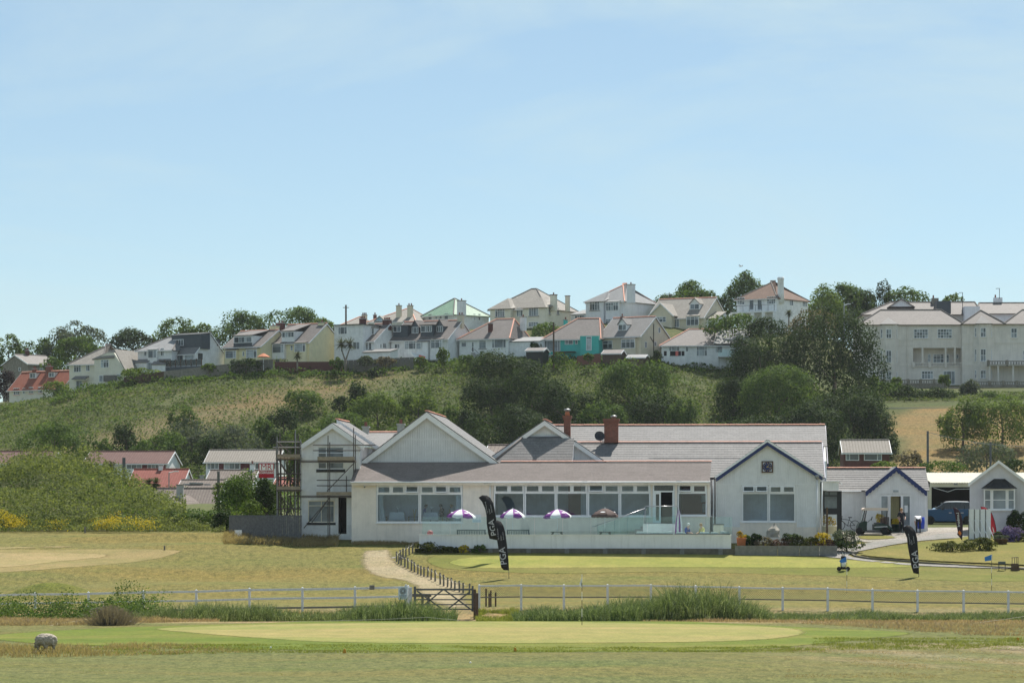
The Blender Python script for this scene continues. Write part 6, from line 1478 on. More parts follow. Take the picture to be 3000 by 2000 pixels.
sc_=SF.root('scaffold','tubular scaffold with boarded lifts round the white house','scaffold')
def T(p,q,mat='rusty_tube',r=.034):m=MB();m.tube(p,q,r,6);m.build('scaffold_tube',mat,sc_)
zg=sz(1575,-1)
for px,y0 in ((961,1275),(1036,1253)):T(sp(px,y0,-1.1),(su(px,-1.1),-1.1,zg));T(sp(px+5,y0+20,-.5),(su(px+5,-.5),-.5,zg))
for y,xa,xb in ((1303,917,1100),(1319,917,1056),(1349,870,1040),(1353,880,1044),(1406,928,1032),(1422,928,1032),(1452,845,1032),(1456,880,1034)):T(sp(xa,y,-1.14),sp(xb,y,-1.14))
T(sp(890,1546,-1.2),sp(962,1462,-1.2));T(sp(912,1532,-.6),sp(965,1458,-.6));T(sp(958,1438,-1.2),sp(1038,1355,-1.2));T(sp(1015,1394,-1.1),sp(1015,1440,-1.1))
def board(x0,x1,y0,y1,v):m=MB();m.box(su(x0,v),su(x1,v),v-.02,v+.02,sz(y1,v),sz(y0,v));m.build('toe_board','scaffold_board',sc_)
def deck(x0,x1,y,v0,v1):
 for k in range(4):w_=(v1-v0) /4;m=MB();m.box(su(x0,v0),su(x1,v0),v0+k*w_+.005,v0+(k+1) *w_-.005,sz(y,v0),sz(y,v0) +.04);m.build('deck_board','scaffold_board',sc_)
board(930,1039,1337,1348,-1.18);deck(930,1040,1351,-1.1,-.3);board(927,1032,1440,1450,-1.18);deck(927,1034,1454,-1.1,-.3)
xs_=(812,822,843,866,875,881); 
for j,v in enumerate((-.9,.6,2.4,4.2,6.0)):
 for px,yt in ((812,1278),(866,1258),(881,1285)) if j % 2==0 else ((822,1265),(875,1268)):T(sp(px-j*.8,yt+(j % 3) *6,v),(su(px,v),v,zg),'galvanised' if j==0 else 'rusty_tube')
for y,mat in ((1294,'galvanised'),(1310,'galvanised'),(1333,'rusty_tube'),(1346,'rusty_tube'),(1388,'rusty_tube'),(1404,'rusty_tube'),(1436,'rusty_tube'),(1490,'rusty_tube')):
 T(sp(799 if y==1310 else 811,y,-.95),sp(883,y,-.95),mat);T(sp(813,y-2,6.0),sp(880,y-2,6.0))
 for px in (813,880):T(sp(px,y+2,-1.0),sp(px+4,y+2,6.2))
for (p,q) in (((815,1345,-.9),(875,1430,-.9)),((880,1450,-.9),(816,1535,-.9)),((816,1445,-.9),(868,1500,-.9)),((815,1296,-.9),(850,1325,5)),((875,1350,2),(820,1430,2)),((820,1450,3),(872,1530,3))):T(sp(*p),sp(*q))
for k_ in range(7):
 v=.1+k_*.9;T(sp(814+k_*9.5,1300+(k_ % 3) *12,v),(su(814+k_*9.5,v),v,zg));T(sp(814+(k_*23) % 60,1352+k_*3,v),sp(818+(k_*37) % 58,1432,v));T(sp(816+(k_*31) % 60,1452,v),sp(818+(k_*17) % 58,1536,v))
for y in (1330,1424):board(812,879,y,y+9,-1.0);deck(812,880,y+12,-.95,.2)
m=MB();m.box(su(811,-1),su(812.5,-1),-1,5.5,sz(1339),sz(1330));m.build('toe_board','scaffold_board',sc_);deck(822,878,1344,.3,5.0);deck(822,878,1438,.3,5.0)
sb=thing('scaffold_sign','red and white scaffolding company sign with large letters','sign',(0,0,0),-SF.th)
D_=200.6;sb.location=P(758,1399,D_);W=45*D_/F;H=43*D_/F
m=MB();m.box(0,W,0,.03,0,H);m.build('panel','red_fabric',sb);m=MB();m.box(.05,W-.05,-.006,-.001,H*.52,H*.93);m.build('white_field','white_paint',sb)
fx=Matrix(((1,0,0,0),(0,0,-1,0),(0,1,0,0),(0,0,0,1)))
def sign_text(name,s_,size,mat,par,x,y,z,bold=0.0):return text_mesh(name,s_,size,mat,par,Matrix.Translation((x,y,z)) @ fx,bold=bold)
sign_text('lettering','MR',.56,'red_lettering',sb,W/2,-.009,H*.72,0);sign_text('lettering','COMPLETE ACCESS',.125,'white_lettering',sb,W/2,-.004,H*.445);sign_text('lettering','SCAFFOLDING',.15,'white_lettering',sb,W/2,-.004,H*.33,.004)
m=MB();m.tube((-.1,.05,.02),(W+.3,.05,.02),.025);m.tube((W+.02,.05,H-.02),(W+.3,.05,H-.02),.025);m.build('support_tube','rusty_tube',sb)
bf=thing('board_fence','tall grey close boarded fence beside the scaffolded house','fence',P(671,1560,203),0)
L=XW(878,198) -XW(671,203);n=34;dirv=Vector((L,-3.0,0));me=None
for i in range(n):
 t0=i/n;x=dirv.x*t0;y=dirv.y*t0;zb=G(bf.location.x+x,bf.location.y+y) -bf.location.z;hgt=(ZW(1512,203+y) -bf.location.z) -R.uniform(0,.04)
 m=MB();m.prism([(x,y,zb-.2),(x+L/n*.95,y+dirv.y/n*.95,zb-.2),(x+L/n*.95,y+dirv.y/n*.95,hgt),(x,y,hgt+R.uniform(-.01,.01))],(0,.03+.02*(i % 2),0));m.build('fence_board','grey_wood',bf)
for z in (.4,1.1):m=MB();m.prism([(0,.07,z),(dirv.x,dirv.y+.07,z),(dirv.x,dirv.y+.07,z+.1),(0,.07,z+.1)],(0,.05,0));m.build('rail','grey_wood',bf)
def small_sign(px,py0,py1,w,D,label,name='board_sign'):
 b=ground_at(px,py1);t=thing(name,label,'sign',b,0);s_=D/F;h=(py1-py0) *b.y/F;w=w*b.y/F
 m=MB();m.box(-w/2,w/2,-.02,.02,h*.22,h);m.build('panel','white_paint',t)
 for x in (-w*.35,w*.35):m=MB();m.box(x-.02,x+.02,.021,.06,-.1,h*.6);m.build('leg','white_paint',t)
small_sign(698,1552,1577,21,200,'small blank white board standing in the grass by the fence')
# ---------------------------------------------------------------- fences, gate and flags on the links
def rail_fence(name,label,pts,post_h,rails,mesh_rows=None,mat='fence_white',cap=None,post_w=.11,skip=()):
 b=Vector((XW(pts[0][0],pts[0][2]),pts[0][2],G(XW(pts[0][0],pts[0][2]),pts[0][2])));t=thing(name,label,'fence',b,0)
 tops=[P(*p) -b for p in pts]
 for i,q in enumerate(tops):
  zg_=G(q.x+b.x,q.y+b.y) -b.z;zt=q.z;pw=post_w/2
  m=MB();m.box(q.x-pw,q.x+pw,q.y-pw,q.y+pw,min(zg_-.2,zt-post_h),zt-.05);m.add([(q.x-pw,q.y-pw,zt-.05),(q.x+pw,q.y-pw,zt-.05),(q.x+pw,q.y+pw,zt-.05),(q.x-pw,q.y+pw,zt-.05),(q.x,q.y,zt)],[(0,1,4),(1,2,4),(2,3,4),(3,0,4)]);m.build('post',mat,t)
 for i in range(len(tops) -1):
  if i in skip:continue
  p,q=tops[i],tops[i+1];d=(q-p).normalized();pw=post_w/2+.004
  for (off,hh,rm) in rails:
   a,c=p+d*pw,q-d*pw;dz=Vector((0,0,-off));j=Vector((0,0,R.uniform(-.012,.012)))
   m=MB();m.prism([a+dz,c+dz+j,c+dz+j+Vector((0,0,hh)),a+dz+Vector((0,0,hh))],(0,.05,0));m.build('rail',rm,t)
  if mesh_rows:
   z0,z1=mesh_rows;L=(q-p).length;n=int(L/.11);m=MB()
   H=z0-z1
   for k in range(-int(H/.11),n):
    for sg in (0,1):
     s0,s1=k*.11,k*.11+H
     c0,c1=max(0,s0),min(L,s1)
     if c1-c0<.03:continue
     za,zb_=(c0-s0),(c1-s0)
     if sg:za,zb_=H-za,H-zb_
     A=p+d*c0+Vector((0,.03,-z0+za));B=p+d*c1+Vector((0,.03,-z0+zb_));w=Vector((0,0,.006))
     m.add([A-w,B-w,B+w,A+w],[(0,1,2,3)])
   m.build('chain_link','dark_metal',t)
 return t
lf=rail_fence('rail_fence','weathered white two rail fence on the left of the gate',[(-368,1742,150),(-214,1740,149),(-60,1737,148),(103,1733,147),(259,1731,146.5),(420,1727,146),(575,1725,145),(731,1720,144.5),(886,1718,144),(1040,1715.5,143.5),(1196,1712,143)],1.2,((.17,.10,'fence_white'),(.60,.09,'fence_white'),(1.05,.09,'weathered_wood')))
m=MB();q=P(1090,1713,143.2) -lf.location;m.box(q.x-.12,q.x+.12,q.y-.1,q.y,q.z-.22,q.z-.0);m.build('junction_box','weathered_wood',lf)
rp=[(1404,1710,146),(1527,1709,146),(1652,1709.5,146),(1780,1709,146),(1907,1709,146),(2038,1712,146),(2166,1715,146),(2293,1717,146),(2425,1718.5,145.5),(2556,1722,145),(2688,1725,145),(2823,1726,144.5),(2954,1727.5,144),(3085,1729,144),(3216,1730,144),(3347,1731,144)]
rail_fence('rail_fence','white fence with wire mesh along the practice ground on the right of the gate',rp,1.15,((.13,.075,'fence_white'),(.68,.06,'weathered_wood')),(.66,.12))
nb=thing('gate_notice','pale blue notice with round emblem on a white post by the gate','sign',P(1185,1770,142.4),0)
s=142.4/F
m=MB();m.box(-18*s,9*s,-.02,.01,15*s,53*s);m.build('panel','sign_blue',nb)
m=MB();m.box(-.03+3*s,.06+3*s,.012,.1,-.3,59*s);m.build('post','fence_white',nb)
m=MB();m.box(11*s,22*s,.0,.12,-.5,51*s);m.build('post_panel','fence_white',nb)
m=MB()
for k in range(24):
 a=math.pi*2*k/24;c=Vector((-4.5*s,-.024,40*s));d=Vector((math.cos(a),0,math.sin(a)));w=Vector((-d.z,0,d.x)) *.009
 m.add([c+d*.045-w*.4,c+d*.165-w,c+d*.165+w,c+d*.045+w*.4],[(0,1,2,3),(3,2,1,0)])
m.build('emblem','emblem_red',nb)
for k,(w,y,hh) in enumerate(((10,26,1.2),(9.5,23.2,.9),(8,20.5,.5),(8,18.6,.5))):m=MB();m.box((-4.5-w) *s,(-4.5+w) *s,-.026,-.021,y*s,(y+hh) *s);m.build('text_line','blue_sign_text',nb)
gt=thing('field_gate','grey wooden five bar gate with crossed braces, closed','gate',P(1215,1798,142),0)
W=(1383-1212) *s;z=lambda py:(1798-py) *s
for px,py0,w in ((1215.5,1717,7),(1384,1715,6)):m=MB();x=(px-1215) *s;m.box(x-w/2*s,x+w/2*s,-.05,.05,z(1790),z(py0));m.build('stile','grey_wood',gt)
for i,(y0,y1) in enumerate(((1723,1728.5),(1738.5,1742),(1753.5,1757),(1768,1771.5),(1781.5,1785.5))):m=MB();m.box(.07,W-.05,-.03,.02,z(y1),z(y0));m.build('bar','grey_wood',gt)
for (xa,ya,xb,yb_) in ((1222,1730,1297,1784),(1297,1727,1236,1776),(1302,1727,1382,1786),(1378,1731,1310,1784)):
 m=MB();a=Vector(((xa-1215) *s,-.045,z(ya)));b=Vector(((xb-1215) *s,-.045,z(yb_)));d=(b-a).normalized();n_=Vector((-d.z,0,d.x)) *.035;m.prism([a-n_,b-n_,b+n_,a+n_],(0,-.03,0));m.build('brace','grey_wood',gt)
def post(px,py0,py1,w,mat,label,D=None,cat='post',name='gate_post',cap=None):
 b=ground_at(px,py1) if D is None else P(px,py1,D);t=b.y/F;h=(py1-py0) *t;w=w*t/2
 m=MB();m.lathe([(w,-.4),(w,h-.05),(w*.9,h),(.005,h+.01)],(0,0,0),10);o=m.build(name,mat,None);o.location=b;return tag(o,label,cat)
post(1391,1725,1802,8,'brown_wood','stout dark wooden post the closed gate shuts against',141.8);post(1398,1736,1790,7,'brown_wood','shorter round topped dark post behind the gate latch',143)
post(1424,1723,1772,5,'brown_wood','thin dark post behind the mesh fence, tallest of the little cluster',149);post(1433,1737,1771,5,'brown_wood','squat dark post in the little cluster behind the mesh fence',148.5);post(1438,1728,1772,4.5,'brown_wood','leaning dark post with rope in the cluster behind the mesh fence',148.8);post(1452,1734,1772,5,'brown_wood','dark post standing apart at the end of the cluster behind the mesh fence',149)
bb=thing('old_bollard','low dark timber barrier behind the gate hinge','barrier',P(1240,1768,147),0)
m=MB();m.box(-.9,.4,0,.1,.35,.5);m.build('bar','sleeper_dark',bb);[MB().box(x,x+.12,-.02,.12,-.2,.349).build('leg','sleeper_dark',bb) for x in (-.8,-.1,.2)]
ropef=thing('rope_fence','row of short wooden posts joined by sagging rope beside the path','fence',ground_at(1165,1648),0)
rpts=[(1209,1590,1620),(1199,1596,1626),(1189,1600,1632),(1181,1605,1637),(1173,1611,1640),(1162,1615,1645),(1168,1622,1652),(1175,1626,1656),(1186,1630,1661),(1195,1633,1665),(1205,1638,1671),(1214,1645,1675),(1224,1653,1682),(1233,1657,1686),(1242,1659,1689),(1253,1659,1691),(1263,1665,1698),(1275,1669,1703),(1290,1677,1712),(1300,1682,1717),(1311,1691,1720),(1322,1691,1722),(1332,1699,1730),(1346,1701,1735),(1357,1706,1737),(1375,1708,1741)]
prev=None;base=ropef.location
for i,(px,y0,y1) in enumerate(rpts):
 q=ground_at(px,y1);h=(y1-y0) *q.y/F;w=.055;o=q-base;lx,ly=R.uniform(-.04,.04),R.uniform(-.03,.03)
 m=MB();m.lathe([(w,-.3),(w,h-.03),(w*.8,h)],(0,0,0),8);p_=m.build('post','weathered_wood',ropef);p_.location=o;p_.rotation_euler=(ly,lx,R.uniform(0,3))
 top=o+Vector((0,0,h-.08))
 if prev is not None:
  L=(top-prev).length;m=MB();pp=[prev.lerp(top,t/6) -Vector((0,0,.16*min(1,L/1.5) *math.sin(math.pi*t/6))) for t in range(7)];m.path(pp,.014,5);m.build('rope','rope',ropef,True)
 prev=top
sg=thing('string_line','low string on thin stakes behind the front green','string',ground_at(300,1835),0);b=sg.location
def sline(pts):
 q=[P(x,y,d) -b for x,y,d in pts];m=MB();m.path(q,.012,4);m.build('string','rope',sg,True)
sline([(85,1845,124),(170,1826,128),(255,1813,131),(400,1819,132),(700,1822,132),(900,1819,132),(1100,1814,132),(1250,1807,132),(1345,1816,132)]);sline([(2150,1832,131),(2250,1823,131),(2357,1817,131),(2480,1832,130),(2650,1841,129),(2800,1831,129),(2920,1816,129),(3010,1803,129)])
for x,y,d in ((170,1826,128),(255,1813,131),(1250,1807,132),(2357,1817,131),(2995,1805,129)):q=P(x,y,d) -b;m=MB();m.tube((q.x,q.y,G(q.x+b.x,q.y+b.y) -b.z-.1),q,.014,5);m.build('stake','weathered_wood',sg)
def golf_flag(px,y0,y1,D,flagpts,mat,label,stripes=True):
 bb=P(px,y1,D);bb.z=G(bb.x,bb.y);t=thing('golf_flag',label,'flag',bb,0);s=D/F;h=(y1-y0) *s;n=6
 for i in range(n):m=MB();m.tube((0,0,h*i/n+(0 if i else-.1)),(0,0,h*(i+1) /n),.013,6);m.build('pole_band','white_paint' if (i % 2 or not stripes) else 'black_paint',t)
 N=7;vs=[]
 for i in range(N):
  f=i/(N-1)
  for k in (0,1):
   a=Vector(((flagpts[0][0] -px) *s,0,(y1-flagpts[0][1]) *s)).lerp(Vector(((flagpts[1][0] -px) *s,0,(y1-flagpts[1][1]) *s)),f);c=Vector(((flagpts[3][0] -px) *s,0,(y1-flagpts[3][1]) *s)).lerp(Vector(((flagpts[2][0] -px) *s,0,(y1-flagpts[2][1]) *s)),f)
   q=a if k==0 else c;vs.append((q.x,.06*math.sin(f*5),q.z))
 vs += [(x,y+.008,z_) for x,y,z_ in vs];o_=2*N
 fs=[(2*i,2*i+2,2*i+3,2*i+1) for i in range(N-1)] +[(o_+2*i,o_+2*i+1,o_+2*i+3,o_+2*i+2) for i in range(N-1)]
 mesh_obj('flag',vs,fs,mat,t,True)
golf_flag(1705,1688,1838,125,((1705,1693),(1697,1718),(1704,1728),(1705.5,1722)),'white_fabric','white flag hanging limp on a striped pole on the front green')
golf_flag(2481,1633,1740,174,((2479,1633),(2458,1645),(2463,1652),(2480,1649)),'blue_fabric','blue flag on a striped pole before the golf bag');golf_flag(2905,1630,1738,175,((2907,1630),(2884,1638),(2885,1650),(2906,1647)),'blue_fabric','blue flag on a striped pole near the metal stand')
def feather(outline,D,base,pole,label,mat='black_fabric',texts=(),parts=()):
 bb=P(base[0],base[1],D);bb.z=G(bb.x,bb.y);t=thing('feather_flag',label,'flag',bb,0);s=D/F
 def L(px,py,n=0.0):x=(px-base[0]) *s;zz=(base[1] -py) *s;return Vector((x,.14*x+.03*zz-n,zz))
 pts=outline;n=len(pts)
 m=MB();vs=[L(*p) for p in pts];vs += [v+Vector((0,.012,0)) for v in vs]
 h=n // 2;fs=[]
 for i in range(h-1):a,b_,c,d=i,i+1,n-2-i,n-1-i;fs += [(a,b_,c,d),(n+d,n+c,n+b_,n+a)]
 fs += [(i,n+i,n+(i+1) % n,(i+1) % n) for i in range(n)]
 m.add(vs,fs);m.build('sail',mat,t,True)
 m=MB();m.path([L(*p) +Vector((0,.006,0)) for p in pole] ,.016,6);m.build('pole','dark_metal',t,True)
 for (txt,size,c,ang,tm,mir) in texts:
  a=math.radians(ang);ux=Vector((math.cos(a),0,math.sin(a)));up=Vector((-math.sin(a),0,math.cos(a)));c0=L(*c)
  o=text_mesh('lettering',txt,size*s,tm,t,Matrix.Identity(4),bold=.004 if size>18 else 0)
  me=o.data;arr=np.empty(len(me.vertices) *3,'f');me.vertices.foreach_get('co',arr);arr=arr.reshape(-1,3)
  tx=-arr[:,0] if mir else arr[:,0]
  X=c0.x+tx*ux.x+arr[:,1] *up.x;Zz=c0.z+tx*ux.z+arr[:,1] *up.z
  Y=.14*X+.03*Zz-.008+arr[:,2] *.3
  me.vertices.foreach_set('co',np.stack([X,Y,Zz],1).astype('f').ravel());me.update()
 for (poly,pm) in parts:m=MB();m.prism([L(*p,.006) for p in poly],(0,-.004,0));m.build('emblem',pm,t)
 return t
fA=[(1434,1588),(1430,1572),(1426,1545),(1425,1520),(1421,1500),(1412,1480),(1402,1468),(1412,1461.5),(1426,1462),(1436,1469),(1445,1485),(1449,1505),(1456,1550),(1462,1594)]
feather(fA,190,(1465,1655),[(1465,1655),(1462,1594),(1456,1550),(1449,1505),(1445,1485),(1436,1469),(1426,1462),(1412,1461.5)],'tall black feather banner behind, its tip higher and farther left',texts=(('PGA',25,(1444,1556),102,'grey_lettering',False),('The Professional',5.2,(1424.5,1497),101,'grey_lettering',False),("Golfers'",5.2,(1434,1508),101,'grey_lettering',False),('Association',5.2,(1439,1500),101,'grey_lettering',False)))
fB=[(1476,1640),(1468,1632),(1465,1605),(1459,1570),(1454,1540),(1449,1515),(1446,1498),(1456,1494.5),(1467,1499),(1475,1512),(1480,1532),(1485,1570),(1489,1610),(1490.5,1641)]
feather(fB,182,(1491,1666),[(1491,1666),(1490.5,1641),(1489,1610),(1485,1570),(1480,1532),(1475,1512),(1467,1499),(1456,1494.5)],'tall black feather banner in front, its pole in the practice green',texts=(('PGA',27,(1474,1599),97,'grey_lettering',False),('The Professional',5.0,(1459,1535),97,'grey_lettering',False),("Golfers'",5.0,(1468,1546),97,'grey_lettering',False),('Association',5.0,(1474,1540),97,'grey_lettering',False)))
fC=[(2676,1648),(2670,1630),(2665,1600),(2659,1568),(2657,1545),(2650,1528),(2643,1516),(2656,1508),(2670,1512),(2681,1525),(2687,1548),(2690,1590),(2692,1625),(2692,1651)]
feather(fC,183,(2691.5,1660),[(2691.5,1660),(2692,1651),(2690,1590),(2687,1548),(2681,1525),(2670,1512),(2656,1508)],'tall black feather banner standing by the kerb of the drive',texts=(('PGA',27,(2683,1608),98,'grey_lettering',False),('The Professional',4.6,(2664,1548),100,'grey_lettering',False),("Golfers'",4.6,(2671,1558),98,'grey_lettering',False),('Association',4.6,(2677,1550),98,'grey_lettering',False)))
fD=[(2818,1572),(2804,1555),(2806,1548),(2802,1525),(2798,1500),(2794,1485),(2792,1475),(2800,1477),(2810,1485),(2817,1500),(2821,1520),(2820,1545),(2819,1560),(2818.5,1573)]
feather(fD,199,(2817.5,1585),[(2817.5,1585),(2818.5,1573),(2820,1545),(2821,1520),(2817,1500),(2810,1485),(2800,1477)],'dark plum feather banner with orange diamond beside the blue car','plum_fabric',texts=(('Lombard',11.5,(2807.5,1512),95,'white_lettering',True),),parts=(([(2806,1550),(2811.5,1543),(2817,1552),(2813,1559)],'orange_fabric'),))
fE=[(2905,1555),(2906,1550),(2900,1530),(2893,1510),(2880,1495),(2876,1488),(2872,1473),(2884,1474),(2896,1481),(2906,1493),(2914,1515),(2919,1540),(2922,1552),(2921,1560)]
feather(fE,203,(2922,1566),[(2922,1566),(2921,1560),(2919,1540),(2914,1515),(2906,1493),(2896,1481),(2884,1474),(2872,1473)],'red feather banner with black edge behind the white boards','red_fabric',parts=(([(2907,1548),(2920,1549),(2920,1550.5),(2907,1550)],'white_lettering'),([(2908,1531),(2911,1541),(2913,1546),(2910,1545),(2908,1538)],'white_lettering')))
for i in range(4):
 x0=2837+i*16.5;y0=1491;b=ground_at(x0+8,1582);s=b.y/F
 t=thing('score_board',('white score board panel nearest the plum banner','second white score board panel from the plum banner','third white score board panel from the plum banner','white score board panel in front of the red banner')[i],'board',b,0,'white score board panels on the lawn')
 m=MB();w=16.2*s;H=(1582-y0) *s;m.box(-w/2,w/2,0,.06,-.05,H);m.build('panel','white_paint',t)
 m=MB();m.box(-w/2-.004,-w/2+.05,-.03,-.002,-.04,H);m.build('edge_batten','grey_planter',t);t.rotation_euler=(0,0,math.radians(-3))
 m=MB();m.tube((-w/2+.04,-.05,(1582-1523) *s),(w*1.2,-1.6,-.35),.022,6);m.build('strut','white_paint',t)
for px,y0,y1,lab in ((249,1543,1561,'small grey marker post before the flowering bank'),(482,1598,1611,'small weathered marker post at the far corner of the fairway')):post(px,y0,y1,5,'weathered_wood',lab,None,name='marker_post')
for px,y,lab in ((1009,1908,'small orange marker on the near edge of the apron, left of the flag'),(1509,1905,'small orange marker below the white flag'),(2982,1874,'small orange marker on the bare sand at the right')):
 b=ground_at(px,y+4);m=MB();m.prism([(-.06,0,0),(.06,0,0),(.045,0,.13),(-.02,0,.16)],(0,.05,0));o=m.build('yardage_marker','cork_orange');o.location=b;tag(o,lab,'marker','orange markers')
for px,y,lab in ((1378,1944,'white golf ball lying on the near turf'),(793,1900,'white golf ball lying on the apron')):
 m=MB();m.lathe([(.005,-.03),(.025,-.02),(.034,0),(.025,.02),(.005,.03)],(0,0,0),10);o=m.build('golf_ball','ball_white',None,True);o.location=ground_at(px,y) +Vector((0,0,.05));tag(o,lab,'golf ball','golf balls')
t=thing('park_bench','small dark bench seat between the blue flag and the metal stand','seat',ground_at(2936,1671),0);s=t.location.y/F
m=MB();m.box(-10*s,10*s,0,.25,20*s,27*s);m.build('back','teal_bench',t);[MB().box(x*s-.02,x*s+.02,0,.04,-.1,20*s).build('leg','dark_metal',t) for x in (-9.5,9)]
t=thing('metal_stand','brown metal stand with open rail top at the right edge','stand',ground_at(2976,1671),0)
m=MB();m.prism([(-12*s,0,0),(12*s,0,0),(8*s,0,21*s),(-10*s,0,21*s)],(0,.4,0));m.build('base','brown_wood',t);m=MB();m.tube((-12*s,.1,38*s),(8*s,.1,40*s),.02);[m.tube((x*s,.1,21*s),(x*s,.1,39*s),.018) for x in (-10,-2.5,3.5,7.5)];m.build('rail','rusty_tube',t)
kb=thing('lawn_kerb','dark timber kerb curving round the island lawn','kerb',ground_at(2498,1626),0);kp=[(2512,1620),(2497,1625),(2505,1630),(2545,1637),(2620,1643),(2700,1650),(2780,1656),(2870,1661),(2960,1666),(3060,1671)]
kq=[ground_at(*p) -kb.location for p in kp]
for i in range(len(kq) -1):
 a,c=kq[i],kq[i+1];d=(c-a);n_=Vector((-d.y,d.x,0)).normalized() *.07
 m=MB();m.add([a-n_+Vector((0,0,-.1)),c-n_+Vector((0,0,-.1)),c+n_+Vector((0,0,-.1)),a+n_+Vector((0,0,-.1)),a-n_+Vector((0,0,.10)),c-n_+Vector((0,0,.10)),c+n_+Vector((0,0,.10)),a+n_+Vector((0,0,.10))],[(0,3,2,1),(4,5,6,7),(0,1,5,4),(1,2,6,5),(2,3,7,6),(3,0,4,7)]);m.build('kerb_board','sleeper_dark',kb)
bed=thing('raised_bed','raised planting bed edged with grey sleepers before the clock gable','planting bed',P(2152,1614,192.6),-TH)
s=192.6/F;bq=lambda px,py:((px-2152) *s,(1614-py) *s)
for a,b in ((2153,2215),(2215,2278),(2278,2342),(2342,2400),(2400,2452)):
 x0,z0=bq(a,1614);x1,z1=bq(b,1598);dy=-(b-2342) *.0 ;m=MB();m.box(x0,x1-.02,0,.12,-.4,z1+R.uniform(-.01,.02));m.build('sleeper','sleeper_grey',bed)
m=MB();m.prism([(.05,.121,z1-.06),(x1,.121,z1-.06),(x1+2.5,3.5,z1+.35),(x1-2,6.5,z1+.55),(.05,6.5,z1+.5)],(0,0,-.5));m.build('soil','earth',bed)
# ---------------------------------------------------------------- people and the sheep
def skin_body(name,V,E,Rr,zone,mats,parent,root=0,lev=2):
 me=bpy.data.meshes.new(name);me.from_pydata(V,E,[]);o=bpy.data.objects.new(name,me);COL.objects.link(o)
 md=o.modifiers.new('s','SKIN');md.use_smooth_shade=True
 for i,v in enumerate(me.skin_vertices[0].data):v.radius=Rr[i] if isinstance(Rr[i],tuple) else (Rr[i],Rr[i]);v.use_root=(i==root)
 sb_=o.modifiers.new('u','SUBSURF');sb_.levels=sb_.render_levels=lev
 nm=bpy.data.meshes.new_from_object(o.evaluated_get(bpy.context.evaluated_depsgraph_get()));bpy.data.objects.remove(o)
 nm.name=name;nm.materials.clear()
 for m_ in mats:nm.materials.append(MATS[m_])
 JV=np.array(V);A=np.array([V[a] for a,b in E]);B=np.array([V[b] for a,b in E]);zb=[zone[b] for a,b in E]
 for p in nm.polygons:
  c=np.array(p.center);t=np.clip(((c-A) *(B-A)).sum(1) /np.maximum(1e-9,((B-A) **2).sum(1)),0,1);d=np.linalg.norm(A+(B-A) *t[:,None] -c,axis=1);p.material_index=zb[int(d.argmin())]
  p.use_smooth=True
 return link(bpy.data.objects.new(name,nm),parent)
def person(label,base,rz,J,mats,hair,group=None,s=1.0):
 t=thing('person',label,'person',base,rz,group);V,E,Rr,Z=[],[],[],[]
 def add(p,r,z,par=None):V.append(tuple(Vector(p) *s));Rr.append(tuple(x*s for x in r) if isinstance(r,tuple) else r*s);Z.append(z);(E.append((par,len(V) -1)) if par is not None else None);return len(V) -1
 pe=add(J['pel'],(.15,.11),2);sp_=add(Vector(J['pel']).lerp(Vector(J['chest']),.5),(.14,.10),1,pe);ch=add(J['chest'],(.17,.11),1,sp_)
 nk=add(J['neck'],.055,0,ch);hd0=add(Vector(J['neck']).lerp(Vector(J['head']),.55),.075,0,nk);hd=add(J['head'],(.085,.10),0,hd0);up=(Vector(J['head']) -Vector(J['neck'])).normalized();add(Vector(J['head']) +up*.09,.06,0,hd)
 fw=Vector(J.get('face',(0,-1,0))).normalized();add(Vector(J['head']) +fw*.105-up*.015,.016,0,hd)
 sd_=up.cross(fw).normalized()
 for q in ('l','r'):
  sh,el,wr=J['arm_'+q];a=add(sh,.065,1,ch);b=add(el,.045,1 if J.get('long') else 0,a);c=add(wr,.03,0,b);d=(Vector(wr) -Vector(el)).normalized();pm=add(Vector(wr) +d*.06,(.038,.018),0,c);sw=d.cross(Vector((0,0,1)) if abs(d.z) <.8 else fw).normalized()
  for k in range(4):f1=add(Vector(wr) +d*.115+sw*(.027-.018*k),.009,0,pm);add(Vector(wr) +d*(.16-.006*abs(k-1)) +sw*(.025-.017*k) +Vector((0,0,-.015)),.008,0,f1)
  th_=add(Vector(wr) +d*.05+sw*.05,.011,0,pm);add(Vector(wr) +d*.09+sw*.062,.009,0,th_)
  hp,kn,an=J['leg_'+q];a=add(hp,.095,2,pe);b=add(kn,.062,2,a);c=add(an,.042,2,b);add(Vector(an) +Vector(J.get('toe',(0,-.16,-.05))),.04,3,c)
 skin_body('body',V,E,Rr,Z,mats,t)
 m=MB();c=Vector(J['head']) *s;R3=Matrix((sd_,fw,up)).transposed()
 m.lathe([(.01,.118),(.06,.112),(.095,.075),(.108,.02),(.100,-.04),(.085,-.075)],(0,0,0),14);h=m.build('hair',hair,t,True)
 h.data.transform(Matrix.Translation(c-fw*.022*s+up*.012*s) @ R3.to_4x4() @ Matrix.Scale(s,4))
 m=MB()
 for k in (-1,1):p=c+(fw*.088+sd_*.034*k+up*.012) *s;m.lathe([(.001,-.012),(.010,-.006),(.010,.006),(.001,.012)],p,6)
 m.build('eyes','black_paint',t);return t
stand=dict(pel=(0,0,.95),chest=(0,.01,1.34),neck=(0,0,1.50),head=(.01,-.02,1.61),face=(.8,-.5,-.3),arm_l=((-.19,0,1.40),(-.26,.03,1.12),(-.20,-.12,.92)),arm_r=((.19,0,1.40),(.27,-.02,1.14),(.20,-.22,1.02)),leg_l=((-.09,0,.88),(-.11,-.02,.48),(-.12,.03,.08)),leg_r=((.09,0,.88),(.12,-.03,.48),(.13,.02,.08)),long=1)
